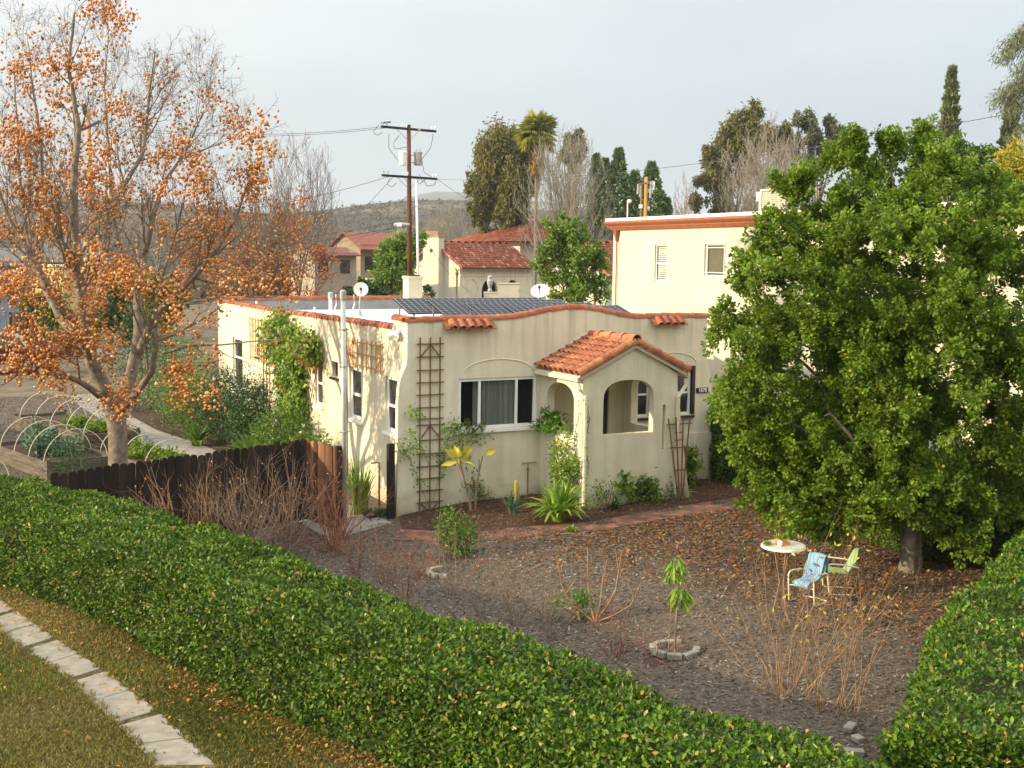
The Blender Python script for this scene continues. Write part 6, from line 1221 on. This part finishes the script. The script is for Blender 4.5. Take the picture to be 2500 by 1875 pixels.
def suv(Lc, label):
    MAROON = mat('maroon_paint', (.075, .012, .014), (.095, .018, .02), scale=2, rough=.3, spec=.5); t = thing('parked_car', label, 'car', Lc(0, 0, 0))
    side = [(-2.3, .45), (-2.32, .95), (-2.2, 1.05), (-1.95, 1.12), (-1.7, 1.68), (-1.5, 1.76), (.55, 1.76), (.75, 1.70), (1.25, 1.14), (2.1, 1.02), (2.3, .9), (2.32, .45)]; n = len(side); m_ = MB()
    ws = [.86, .88, .88, .88, .70, .68, .68, .70, .86, .84, .82, .84]; m_.add([Lc(x, s*w, z) for s in (-1, 1) for (x, z), w in zip(side, ws)], [tuple(range(n)), tuple(range(n, 2*n))[::-1]]+[(i, n+i, n+(i+1) % n, (i+1) % n) for i in range(n)]); o = m_.build('body', MAROON, t); bv = o.modifiers.new('b', 'BEVEL'); bv.width = .05; bv.segments = 3
    for s in (-1, 1):
        for a, b in ((-1.68, -.75), (-.65, .1), (.18, .62)):
            m_ = MB(); y0, y1 = s*.885, s*.735; m_.add([Lc(a, y0, 1.15), Lc(b+(.35 if b > .5 else 0), y0, 1.15), Lc(b, y1, 1.62), Lc(a+(.1 if a < -1 else 0), y1, 1.62)], [(0, 1, 2, 3)]); m_.build('side_window', GLASS, t)
        for x in (-1.45, 1.4):
            m_ = MB(); m_.lathe(Lc(x, s*.70, .36), [(.2, 0), (.36, .02), (.36, .2), (.3, .22)], 20, np.array(Lc.v)*s); wh = m_.build('wheel', BLACK, t); m_ = MB(); m_.lathe(Lc(x, s*.921, .36), [(.22, 0), (.2, .02), (.05, .03)], 14, np.array(Lc.v)*s); m_.build('rim', METAL, wh)
        m_ = MB(); m_.obox(Lc(2.27, s*.6, .82), Lc.u*.06, Lc.v*.18, (0, 0, .09)); m_.build('headlight', PVC, t)
    m_ = MB(); m_.add([Lc(.80, -.66, 1.68), Lc(1.27, -.80, 1.17), Lc(1.27, .80, 1.17), Lc(.80, .66, 1.68)], [(0, 1, 2, 3)]); m_.build('windshield', METAL, t)
pc_ = at(25, 800, 50); suv(Loc((pc_[0]-.6, pc_[1]), 100), 'maroon parked car half hidden by the golden tree at the far left')
bf = thing('board_fence', 'low brown board fence behind the parked car', 'fence', tuple(at(110, 690, 56)*(1, 1, 0))); a, b = at(20, 700, 56), at(200, 700, 58); pickets(bf, 'boards', a[:2], b[:2], 2.3, 26, GATEWOOD)

# ------------------------------------------------------------------ utility poles and wires
DP = 60.0
up = thing('utility_pole', 'brown utility pole with two crossarms and grey transformers behind the bungalow', 'utility pole', (*at(886, 600, DP)[:2], 0))
pb_ = at(887, 600, DP); pt_ = at(883, 271, DP); pb0 = np.array((pb_[0], pb_[1], 0)); P0 = lambda z: np.array((pb_[0]+(pt_[0]-pb_[0])*(z/pt_[2]), pb_[1]+(pt_[1]-pb_[1])*(z/pt_[2]), z))
m_ = MB(); m_.tube([P0(0), P0(6), P0(pt_[2])], [.15, .125, .10], 12); m_.build('shaft', POLEWOOD, up, smooth=True)
m_ = MB(); m_.lathe(P0(pt_[2]-.02), [(.105, 0), (.105, .05)], 10); m_.build('cap', BLACK, up)
A1 = at(824, 274, 59), at(942, 284.5, 61.3); A2 = at(826, 379, 59), at(944, 387, 61.3)
for a, b in (A1, A2):
    a, b = a+_d*0-unit(np.array((*_d[:2], 0)))*.14, b-unit(np.array((*_d[:2], 0)))*.14
    m_ = MB(); m_.bar(a, b, .09, .12); arm = m_.build('crossarm', BLACK, up)
    for f in (.03, .1, .38, .46, .93, .99):
        p = a+(b-a)*f; m_ = MB(); m_.lathe(p+(0, 0, .06), [(.02, 0), (.02, .06), (.05, .08), (.035, .12), (.05, .15), (.03, .19), (.01, .2)], 8); m_.build('insulator', PVC if f > .2 else STEEL, arm)
    for f in (.27, .68):
        m_ = MB(); p = a+(b-a)*f; m_.bar(p-(0, 0, .05), P0(p[2]-.62), .025); m_.build('brace', METAL, up)
m_ = MB(); p = A1[0]+(A1[1]-A1[0])*.69; m_.obox(p-unit(np.array((*_d[:2], 0)))*.20, unit(A1[1]-A1[0])*.10, (0, 0, .035), _d*.004); m_.build('marker', mat('yellow_tag', (.7, .55, .02), (.75, .6, .03), rough=.6), up)
m_ = MB(); m_.bar(A1[0]+(0, 0, .2), A1[0]+unit(A1[1]-A1[0])*.55+(0, 0, .28), .07); m_.build('cutout', BLACK, up)
for x, col, s in ((870.5, WHITE, -1), (903, STEEL, 1)):
    c = at(x, 357, 59.6 if s < 0 else 60.3); m_ = MB(); m_.lathe(c, [(.20, 0), (.21, .03), (.21, .60), (.225, .61), (.225, .66), (.12, .72)], 18); tr_ = m_.build('transformer', col, up, smooth=False)
    for k in (-1, 1): m_ = MB(); m_.lathe(c+_R*.09*k+(0, 0, .70), [(.02, 0), (.035, .03), (.02, .06), (.03, .1), (.01, .13)], 8); m_.build('bushing', STEEL, tr_)
    m_ = MB(); m_.bar(c+(0, 0, .5), P0(c[2]+.5), .05); m_.bar(c+(0, 0, .12), P0(c[2]+.12), .05); m_.build('bracket', METAL, up)
def sag(a, b, s, n=14): a, b = np.array(a), np.array(b); f = np.linspace(0, 1, n)[:, None]; P = a*(1-f)+b*f; P[:, 2] -= (4*s*f*(1-f))[:, 0]; return P
m_ = MB()
for pts in (((818, 270), (806, 285), (815, 293), (826, 286)), ((840, 290), (840, 320), (862, 350)), ((936, 290), (930, 320), (908, 348)), ((862, 292), (850, 310), (852, 322), (880, 318)), ((868, 378), (880, 392), (884, 400)), ((905, 375), (912, 392), (925, 384)), ((912, 348), (916, 372), (932, 382)), ((842, 385), (836, 398), (846, 404), (856, 396)), ((915, 388), (922, 402), (938, 400), (942, 390)), ((900, 386), (905, 398), (914, 392))):
    m_.tube(resample([at(x, y, 59.6) for x, y in pts], 10), .014, 5)
m_.build('jumper_wires', BLACK, up)
c = at(872, 486, 59.3); m_ = MB(); m_.lathe(c-_R*.5, [(.05, 0), (.12, .05), (.12, .5), (.1, .75), (.05, .8)], 10, _R); m_.bar(c+_R*.3, P0(c[2]+.1), .04); m_.build('splice_case', STEEL, up)
c = at(860, 487, 59.2); m_ = MB(); m_.lathe(c-_R*.06, [(.125, 0), (.125, .25)], 10, _R); m_.build('case_band', WHITE, up)
mst = thing('white_mast', 'slender white metal mast standing right beside the utility pole', 'mast', (*at(903, 600, 61)[:2], 0)); a, b = at(899, 390, 61), at(903.5, 600, 61); m_ = MB(); k_ = (b-a)/(b[2]-a[2]); m_.tube([a-k_*a[2], a], [.07, .055], 10); m_.build('shaft', WHITE, mst, smooth=True); m_ = MB(); c = at(901, 447, 60.5); m_.bar(c, P0(c[2]), .05); m_.build('strap', STEEL, mst)
sp_ = thing('utility_pole', 'orange-brown pole top with a dark crossarm rising through the golden tree', 'utility pole', (*at(200, 700, 64)[:2], 0)); a = at(190, 236, 64); b = at(206, 700, 64); k_ = (b-a)/(b[2]-a[2]); m_ = MB(); m_.tube([a-k_*a[2], a], [.17, .12], 10); m_.build('shaft', ORANGEPOLE, sp_, smooth=True)
m_ = MB(); q0, q1 = at(180, 272, 62.5)-_d*.2, at(204, 262, 65)-_d*.2; m_.bar(at(178, 280, 61.5), at(216, 262, 66.5), .11, .14); m_.build('crossarm', BLACK, sp_); m_ = MB(); m_.lathe(at(183, 240, 64)-np.array((0, 0, .2)), [(.06, 0), (.12, .1), (.12, .5), (.05, .6)], 8); m_.build('insulator', BLACK, sp_)
op = thing('utility_pole', 'bright orange-tan pole with hanging gear behind the pale flat-roofed house', 'utility pole', (*at(1396, 470, 80)[:2], 0)); a = at(1396, 382, 80); m_ = MB(); m_.tube([(a[0], a[1], 0), a], [.15, .11], 10); m_.build('shaft', ORANGEPOLE, op, smooth=True)
m_ = MB(); e0, e1 = at(1380, 399, 77), at(1411, 392, 83); m_.bar(e0, e1, .1, .12); m_.build('crossarm', BARKBROWN, op)
for x, y0, y1 in ((1379, 398, 420), (1384, 398, 425), (1406, 394, 428), (1410, 392, 418), (1413, 392, 410)): m_ = MB(); m_.tube([at(x, y0, 79.5), at(x-1.5, y1, 79.5)], .07, 6); m_.build('cutout', STEEL if x != 1413 else PVC, op)
sp2 = thing('wooden_pole', 'thin grey-brown pole just left of the orange-tan pole', 'pole', (*at(1387, 470, 84)[:2], 0)); a = at(1386, 396, 84); m_ = MB(); m_.tube([(a[0], a[1], 0), a], [.1, .07], 8); m_.build('shaft', BARKBROWN, sp2); m_ = MB(); m_.obox(at(1384, 446, 83.8), _R*.13, _d*.08, (0, 0, .14)); m_.build('box', PVC, sp2)
an = thing('lamp_mast', 'thin white mast with a round lamp above the orange cornice', 'mast', (*at(1357, 470, 52)[:2], 0)); a = at(1356, 436, 52); m_ = MB(); m_.tube([(a[0], a[1], 0), a], .03, 8); m_.build('shaft', PVC, an); m_ = MB(); m_.lathe(a+_R*.07-(0, 0, .08), [(.03, 0), (.09, .04), (.11, .10), (.09, .16), (.02, .2)], 14); m_.build('lamp_head', WHITE, an)
def wire(label, pts, r=.011, s=.3, direct=False):
    P = np.concatenate([sag(pts[i], pts[i+1], s if np.isscalar(s) else s[i]) for i in range(len(pts)-1)]); t = thing('power_line', label, 'power line', tuple(P[0]), 'overhead wires'); m_ = MB(); m_.tube(P, r, 5); m_.build('wire', WIREM, t)
wire('upper wire from the utility pole to the pole in the golden tree', [A1[0], at(214, 266, 66)], .012, .5)
wire('second upper wire just below the topmost one on the left', [A1[0]+unit(A1[1]-A1[0])*.5, at(200, 272, 64)], .012, .5)
wire('wire from the lower crossarm sloping down to the left', [A2[0]+unit(A2[1]-A2[0])*.5, at(300, 470, 62)], .013, .5)
wire('steep wire from the lower crossarm down toward the red-roofed far house', [A2[0]+unit(A2[1]-A2[0])*.7, at(700, 520, 92)], .012, .3)
wire('steepest wire dropping from the shaft of the utility pole to the far house', [P0(8.4), at(740, 540, 95)], .012, .3)
wire('thick cable leaving the utility pole at mid height, upper of the pair', [P0(7.05), at(300, 545, 64)], .02, .25)
wire('thick cable through the splice case, lower of the pair', [at(884, 485, 59.5), at(300, 570, 64)], .024, .2)
wire('thin lowest cable leaving the splice case to the left', [at(862, 490, 59.3), at(300, 600, 70)], .012, .3)
wire('service wire from the lower crossarm to the arched house roof', [A2[1], at(1125, 475, 92)], .011, .4)
wire('long rising wire crossing the sky to the right above the round-leaved tree', [A2[1], at(2300, 224, 24)], .008, .55)
wire('thin wire drooping from the utility pole to the small mast at the arched house', [P0(7.6), at(1015, 630, 70)], .009, .6)

# ------------------------------------------------------------------ background trees
def blobtree(name, label, dep, blobs, n, L, material, wid=.45, trunk=None, droop=0.0, group=None, trunkm=BARK, barkr=.2, squash=1.0, cs=.2, per=None):
    """crown of leaf sprays clumped in uneven masses; blobs (x, y, r) are the crown's masses at the tree's distance"""
    q = px(dep); C = np.array([at(x, y, dep+rng.uniform(-1, 1)*r*q*.5) for x, y, r in blobs]); Rr = np.array([r*q for *_, r in blobs])
    b = at(trunk[0], 600, dep) if trunk else C.mean(0); t = thing(name, label, 'tree', (b[0], b[1], 0), group); w = Rr**2/sum(Rr**2); P, A = [], []
    for c, r, f in zip(C, Rr, w):
        k = max(5, int(26*(r/q/40)**1.2)); cc = c+unit(rng.normal(size=(k, 3)))*r*(rng.random((k, 1))**.42)*np.array((1, 1, squash)); m = max(30, int(n*f)); j = rng.integers(0, k, m)
        P.append(cc[j]+rng.normal(size=(m, 3))*r*cs*np.array((1, 1, 1+droop*1.2))); A.append(unit(cc[j]-c))
    P, A = np.concatenate(P), np.concatenate(A); ax = unit(A*.6+rng.normal(size=P.shape)*.7+np.array((0, 0, .15-droop*1.4)))
    leaves('crown', P, ax, unit(rng.normal(size=P.shape)*.7+A*.5+np.array((0, 0, .5))), L*rng.uniform(.6, 1.4, len(P)), L*wid, material, t, bend=.15)
    m_ = MB(); top = C[np.argmax(C[:, 2])]; base = np.array((b[0], b[1], 0)); fork = base*.45+np.array((C[:, 0].mean(), C[:, 1].mean(), C[:, 2].mean()))*.55
    m_.tube([base, base*.5+fork*.5+rng.normal(size=3)*.1, fork], [barkr, barkr*.8, barkr*.65], 8)
    for c in C[rng.permutation(len(C))[:10]]: m_.tube(resample([fork, (fork+c)/2+rng.normal(size=3)*.25, c], 6), np.linspace(barkr*.5, barkr*.12, 6), 5)
    m_.build('trunk', trunkm, t); return t
def baretree(name, label, x, ytop, dep, W_, group=None, material=TWIG, seed=0, n=9, r=.16, lev=4, spread=.45, env=None, ybase=None, z0=0, pods=0):
    b = at(x, 560, dep); H = at(x, ytop, dep)[2]; t = thing(name, label, 'tree', (b[0], b[1], 0), group); out, tp = [], []
    PP = dict(lev=lev, seg=[6, 5, 4, 3], wob=[.07, .10, .12, .12], up=[.06, .12, .14, .10], taper=.25, kids=[(6, 9), (4, 6), (3, 5), (2, 3)], ang=[(.3, .7), (.25, .6), (.3, .7)], rk=.6, lk=[.55, .5, .5], **{'from': [.2, .2, .2]})
    out.append((np.array([(b[0], b[1], 0), (b[0], b[1], H*.18)]), np.array([r*1.6, r*1.35])))
    for k in range(n):
        a = rng.uniform(0, 6.283); e = abs(rng.normal(0, spread)); d = np.array((math.cos(a)*math.sin(e), math.sin(a)*math.sin(e), math.cos(e)))
        grow((b[0], b[1], H*.17), d, H*.74*rng.uniform(.72, 1.0)*(1-.2*e), r*rng.uniform(.6, 1), 0, PP, out, tp)
    if env:                                                   # keep the rounded outline a crown of this kind has
        c = np.array((b[0], b[1], H*env[1])); rr = np.array((env[0]*px(dep), env[0]*px(dep), H*(1.03-env[1]))); out = [o for k, o in enumerate(out) if k == 0 or (((o[0][-1]-c)*(1, 1, 1 if o[0][-1][2] > c[2] else .0)/rr)**2).sum() < 1]
    tubes_mesh('branches', [(p, np.maximum(q, .011*dep/100)) for p, q in out], material, t, n=5); return t, tp
blobtree('eucalyptus', 'tall olive eucalyptus with hanging foliage left of the fan palm', 128, [(1075, 335, 48), (1045, 375, 38), (1098, 385, 48), (1125, 335, 34), (1058, 425, 36), (1030, 415, 22), (1108, 440, 36), (1085, 475, 24), (1040, 470, 16), (1092, 500, 14), (1048, 495, 9), (1115, 300, 22), (1035, 330, 14), (1080, 300, 20), (1140, 400, 22), (1022, 450, 12), (1120, 480, 14)], 34000, .46, OLIVE, wid=.4, trunk=(1090,), droop=.9, barkr=.35, squash=1.1, cs=.16)
blobtree('eucalyptus', 'grey-green eucalyptus top showing behind the right side of the fan palm', 140, [(1245, 300, 16), (1228, 308, 14), (1252, 330, 14), (1235, 350, 16), (1215, 330, 12), (1150, 285, 14)], 5000, .45, GUM, wid=.4, trunk=(1238,), droop=.5, barkr=.25)
def fanpalm():
    D = 120; q = px(D); c = at(1160, 290, D); t = thing('fan_palm', 'tall fan palm with a shaggy brown skirt of dead fronds', 'palm', (c[0], c[1], 0)); m_ = MB(); m_.tube([(c[0], c[1], 0), (c[0], c[1], c[2]*.6), c], [.2, .17, .15], 10); m_.build('trunk', BARK, t)
    for nm, mt, n, e0, e1, l in (('fronds', PALMLEAF, 85, -.7, 1.5, 1.0), ('dead_fronds', PALMDEAD, 90, -1.5, -.85, 1.15)):
        P, X, Nn, LL = [], [], [], []
        for k in range(n):
            a, e = rng.uniform(0, 6.283), rng.uniform(e0, e1); d = np.array((math.cos(a)*math.cos(e), math.sin(a)*math.cos(e), math.sin(e))); st = rng.uniform(.5, 1.25)*l if nm == 'fronds' else rng.uniform(.3, 2.4); b0 = c+d*st*(1.0 if nm == 'fronds' else 1); b0 = b0 if nm == 'fronds' else c+np.array((d[0]*.45, d[1]*.45, -rng.uniform(.1, 3.0)))
            s = unit(np.cross(d, (0, 0, 1.0))); u = np.cross(s, d)
            for j in range(15): g = (j-7)/7*1.15; P.append(b0); X.append(d*math.cos(g)+s*math.sin(g)-np.array((0, 0, .25 if nm == 'fronds' else .7))); Nn.append(u); LL.append((1.75 if nm == 'fronds' else 1.4)*l*rng.uniform(.75, 1))
        leaves(nm, np.array(P), np.array(X), np.array(Nn), np.array(LL), .14, mt, t, bend=.2)
fanpalm()
baretree('bare_tree', 'broad pale bare tree in front of the fan palm', 1215, 278, 112, 0, r=.12, n=30, spread=.85, material=PALETWIG, env=(112, .58))
baretree('bare_tree', 'broad pale bare tree before the olive gum trees above the orange cornice', 1650, 250, 118, 0, r=.12, n=32, spread=.85, material=PALETWIG, env=(122, .56))
baretree('bare_tree', 'small reddish bare tree between the orange-tan pole and the gum trees', 1472, 372, 120, 0, r=.07, n=7, spread=.25, material=BARKBROWN, env=(34, .6))
baretree('bare_tree', 'wispy bare tree rising behind the right edge of the golden tree', 645, 282, 78, 0, r=.07, n=15, spread=.5, env=(95, .68))
def conifer(label, x, yt, hw, dep, material=DEEPGREEN, n=3200, group='dark conifers on the skyline', name='conifer', L=.5, col=False, ybot=600, shape=.75):
    q = px(dep); top = at(x, yt, dep); H = top[2]; t = thing(name, label, 'tree', (top[0], top[1], 0), group); z = H*(1-rng.random(n)**1.15*.92); f = (H-z)/H
    R_ = hw*q*np.clip(np.minimum(1, (f*3.1)**.75) if col else np.minimum(1, (f*3.2)**shape), 0, 1)*(1+.22*np.sin(z*5/max(q*20, .5)+rng.uniform(0, 6))); a = rng.uniform(0, 6.283, n); k = np.round(a*5/6.283+z*.8)*6.283/5; a = a*.6+k*.4; rr = R_*rng.random(n)**.4
    P = np.column_stack([top[0]+rr*np.cos(a), top[1]+rr*np.sin(a), z]); A = np.column_stack([np.cos(a), np.sin(a), np.full(n, 1.3 if col else .25)]); leaves('crown', P, A+rng.normal(size=(n, 3))*.35, rng.normal(size=(n, 3))+np.column_stack([np.cos(a), np.sin(a), np.ones(n)]), L*rng.uniform(.6, 1.3, n), L*.5, material, t, bend=.1)
    m_ = MB(); m_.tube([(top[0], top[1], 0), (top[0], top[1], H*.97)], [H*.018, .03], 7); m_.build('trunk', BARKBROWN, t); return t
CON = leafmat('conifer_leaf', (.10, .17, .05), (.17, .26, .075), (.26, .36, .11), rough=.6, trans=.15, spec=.2)
for x, yt, hw, lab in ((1288, 335, 14, 'slimmest dark conifer left of the pointed one'), (1337, 322, 24, 'pointed dark conifer, tallest of the skyline group'), (1307, 345, 20, 'dark conifer tucked between the slim and the pointed one'), (1372, 372, 22, 'lower dark conifer left of the orange-tan pole'), (1408, 352, 30, 'broad dark conifer directly behind the orange-tan pole'), (1440, 430, 14, 'stubby dark conifer right of the orange-tan pole')): conifer(lab, x, yt, hw, 140, CON, 7000, L=.5)
blobtree('gum_tree', 'olive gum tree behind the broad bare tree above the orange cornice', 145, [(1575, 300, 30), (1605, 268, 26), (1545, 345, 28), (1518, 385, 18), (1508, 430, 18), (1550, 400, 30), (1632, 240, 14), (1640, 290, 34), (1600, 340, 44), (1690, 290, 24), (1560, 450, 22), (1630, 225, 8), (1700, 330, 24), (1535, 320, 14)], 22000, .5, OLIVE, wid=.4, trunk=(1590,), droop=.6, barkr=.35, cs=.17)
blobtree('gum_tree', 'dark gappy gum tree right of the broad bare tree', 145, [(1745, 262, 18), (1760, 300, 20), (1792, 275, 16), (1808, 310, 15), (1785, 330, 18), (1750, 345, 16), (1815, 285, 10), (1735, 300, 12), (1770, 365, 13), (1735, 370, 12), (1720, 255, 10)], 10000, .48, GUM, wid=.4, trunk=(1765,), droop=.5, barkr=.3, cs=.19)
CG = 'Italian cypresses at the right'
conifer('tall narrow cypress standing clear against the sky', 2057, 150, 23, 90, CYPRESS, 7000, CG, 'cypress', .42, True)
conifer('narrow cypress half hidden by the cedar at the right edge', 2186, 205, 24, 92, CYPRESS, 6000, CG, 'cypress', .42, True)
def cedar():
    D = 62; q = px(D); c = at(2262, 90, D); t = thing('cedar', 'feathery drooping cedar entering at the upper right edge', 'tree', (c[0], c[1], 0)); m_ = MB(); m_.tube([(c[0], c[1], 0), (c[0], c[1], c[2]+1)], [.3, .08], 8); P, A = [], []
    for y, x1, yy in ((70, 2162, 112), (90, 2170, 122), (50, 2185, 85), (170, 2160, 200), (190, 2150, 215), (185, 2175, 235), (150, 2190, 180), (215, 2185, 245), (120, 2200, 150), (260, 2190, 290), (230, 2240, 260), (60, 2350, 100), (180, 2360, 220)):
        a, b = at(2262, y-14, D), at(x1, yy, D-1+rng.uniform(-1, 1)); mid = (a+b)/2+np.array((0, 0, .35)); pts = resample([a, mid, b], 12); m_.tube(pts, np.linspace(.06, .012, 12), 5, cap=False); k = rng.integers(3, 12, 420); P.append(pts[k]+rng.normal(size=(420, 3))*(.28, .28, .12)-np.array((0, 0, .15))); A.append(unit(b-a)*.5+rng.normal(size=(420, 3))*.5-np.array((0, 0, .8)))
    m_.build('trunk', BARK, t); P, A = np.concatenate(P), np.concatenate(A); leaves('needles', P, A, rng.normal(size=P.shape), .34*rng.uniform(.6, 1.3, len(P)), .05, GUM, t)
cedar()
blobtree('golden_green_tree', 'yellow-green feathery tree at the right edge above the round-leaved tree', 40, [(2180, 355, 30), (2215, 345, 34), (2150, 385, 26), (2200, 385, 36), (2130, 395, 16), (2240, 380, 40)], 5200, .2, GOLDLEAF, wid=.3, trunk=(2205,), barkr=.12)
blobtree('garden_tree', 'dark green tree peeking over the round-leaved tree below the tall cypress', 48, [(2080, 330, 30), (2110, 350, 30), (2050, 345, 26), (2130, 340, 18), (2020, 370, 30)], 4200, .2, MIDGREEN, trunk=(2080,), barkr=.15)
blobtree('small_green_tree', 'bright green small tree rising behind the solar panels', 50, [(1195, 500, 18), (1225, 500, 22), (1240, 480, 12), (1255, 510, 20), (1180, 545, 24), (1215, 550, 30), (1260, 555, 34), (1290, 570, 24), (1230, 600, 34), (1275, 610, 28), (1195, 600, 20), (1240, 635, 30), (1165, 575, 14), (1300, 600, 14), (1185, 480, 8), (1215, 475, 10), (1285, 535, 14), (1305, 640, 14), (1200, 635, 16)], 6600, .21, FRESH, trunk=(1240,), barkr=.1, trunkm=TWIG, cs=.19)
blobtree('small_green_tree', 'leafy green tree between the red-roofed far house and the utility pole', 72, [(835, 540, 24), (860, 530, 22), (870, 560, 26), (840, 585, 30), (872, 605, 24), (830, 620, 22), (895, 525, 16), (910, 515, 12), (820, 560, 12), (860, 640, 24)], 8000, .26, FRESH, trunk=(850,), barkr=.12, cs=.24)
blobtree('garden_tree', 'dark green shrub tree left of the square white chimney of the bungalow', 60, [(800, 625, 16), (780, 615, 12), (825, 640, 16), (925, 632, 10), (760, 640, 14)], 1500, .25, DEEPGREEN, trunk=(800,), barkr=.08)
for k, (x, y, r_, dep, lab) in enumerate(((110, 660, 36, 55, 'round green bush in front of the yellow garden house'), (235, 665, 40, 52, 'dark green bush seen between the forks of the golden tree'), (300, 690, 42, 50, 'dark green bush right of the forks of the golden tree'), (270, 620, 30, 60, 'light green bush high between the golden branches'), (205, 580, 26, 66, 'leafy green bush behind the golden tree near the yellow house'), (350, 650, 44, 48, 'brownish green bush left of the side garden shrubs'))):
    blobtree('background_bush', lab, dep, [(x+rng.normal()*r_*.6, y+rng.normal()*r_*.4, r_*.6) for _ in range(5)]+[(x, y+r_*.8, r_*.7)], 2200, .22, (MIDGREEN, DEEPGREEN, DEEPGREEN, MIDGREEN, MIDGREEN, OLIVE)[k], trunk=(x,), barkr=.06, cs=.25)
# a second golden tree behind, with finer russet pods
gb, tp2 = baretree('golden_rain_tree', 'smaller russet tree thick with fine pods behind the right of the big golden tree', 575, 425, 44, 0, material=TWIG, r=.10, n=12, spread=.75)
ends = np.array([q[0] for q in tp2]); q_ = px(44); cc = []
for x, y, r_ in ((470, 480, 50), (540, 450, 45), (600, 470, 50), (650, 500, 45), (690, 545, 35), (520, 530, 55), (590, 550, 55), (650, 580, 45), (450, 560, 45), (540, 600, 45), (610, 620, 40), (700, 590, 25), (480, 620, 35), (420, 520, 40), (560, 400, 25), (640, 430, 25), (670, 640, 20), (530, 650, 25), (720, 560, 14), (400, 600, 30)):
    c = at(x, y, 44+rng.uniform(-1, 1)); k = int(62*(r_/45)**2); s = c+rng.normal(size=(k//3+1, 3))*r_*q_*.45; j = rng.integers(0, len(s), k*4); cc.append(s[j]+rng.normal(size=(k*4, 3))*.13)
cc = np.concatenate(cc); pod_mesh('seed_pods', cc, .095, REDPOD, gb, np.clip(rng.normal(.5, .26, len(cc)), 0, 1))
# thickets of bare trees below the hills: one tree, copied
th_src, _ = baretree('bare_tree', 'bare grey tree in the thicket below the hills', 960, 436, 165, 0, r=.11, n=10, spread=.42, lev=4, material=PALETWIG, env=(55, .6), group='bare trees in the thicket below the hills')
for x, dep, sc_ in ((935, 170, .92), (985, 180, .95), (1005, 160, .8), (915, 190, .9), (950, 200, 1.0), (700, 150, .85), (640, 170, 1.0), (580, 160, .95), (520, 170, 1.0), (460, 180, 1.0), (400, 170, .95), (340, 180, 1.05), (740, 190, .8), (1020, 200, .8), (280, 170, .9), (60, 160, .9), (130, 180, 1.0), (1130, 190, .8), (1180, 170, .9)):
    p = at(x, 560, dep); copy_tree(th_src, (p[0], p[1], 0), 'bare grey tree in the thicket below the hills', rng.uniform(0, 6.28), sc_*rng.uniform(.85, 1.1))
SCRUB = leafmat('scrub_leaf', (.045, .045, .028), (.085, .08, .048), (.15, .135, .08), rough=.9, trans=.1, spec=.1)
# scrub on the hill and a belt of distant brush
rows = np.array(HROWS[:-1]); n = 9000; i = rng.integers(2, rows.shape[0]-1, n); j = rng.integers(0, rows.shape[1]-1, n); f = rng.random((n, 1)); C = rows[i, j]*(1-f)+rows[i, j+1]*f; sz = rng.uniform(.7, 2.0, n); k = 8
P = np.repeat(C, k, 0)+rng.normal(size=(n*k, 3))*np.repeat(sz, k)[:, None]*(.6, .6, .3); P[:, 2] += np.repeat(sz, k)*.3
kind(leaves('hillside_scrub', P, rng.normal(size=P.shape)+np.array((0, 0, .5)), rng.normal(size=P.shape)+np.array((0, 0, .6)), np.repeat(sz, k)*.8, np.repeat(sz, k)*.6, SCRUB, None), 'stuff')
n = 2600; dep = rng.uniform(130, 330, n); xx = rng.uniform(-150, 1600, n); C = np.array([at(x, 560, d_) for x, d_ in zip(xx, dep)]); C[:, 2] = 0; sz = rng.uniform(1.0, 2.4, n); k = 12
P = np.repeat(C, k, 0)+rng.normal(size=(n*k, 3))*np.repeat(sz, k)[:, None]*(.6, .6, .35); P[:, 2] = np.abs(P[:, 2])+.2; BRUSH = leafmat('brown_brush', (.06, .05, .03), (.12, .095, .055), (.20, .155, .09), rough=.9, trans=.1, spec=.1)
kind(leaves('distant_brush', P, rng.normal(size=P.shape)+np.array((0, 0, .6)), rng.normal(size=P.shape)+np.array((0, 0, .6)), np.repeat(sz, k)*.8, np.repeat(sz, k)*.5, BRUSH, None), 'stuff')
c = at(1167, 631, 32.5); dish((c[0]-.03, c[1]+.1, ZR), tuple(c), .26, (-.42, -.55, .72), 'wide tilted satellite dish rising behind the solar panels')

def haze():
    m = bpy.data.materials.new('haze_air'); m.use_nodes = True; N = m.node_tree.nodes; N.remove(N['Principled BSDF']); v = N.new('ShaderNodeVolumePrincipled'); v.inputs['Color'].default_value = (.80, .88, 1, 1); v.inputs['Density'].default_value = 2.1e-4; v.inputs['Anisotropy'].default_value = .2
    m.node_tree.links.new(v.outputs[0], N['Material Output'].inputs['Volume']); b = MB(); b.box(-1000, 3500, -600, 3600, -9, 215); kind(b.build('haze', m), 'stuff')
haze()
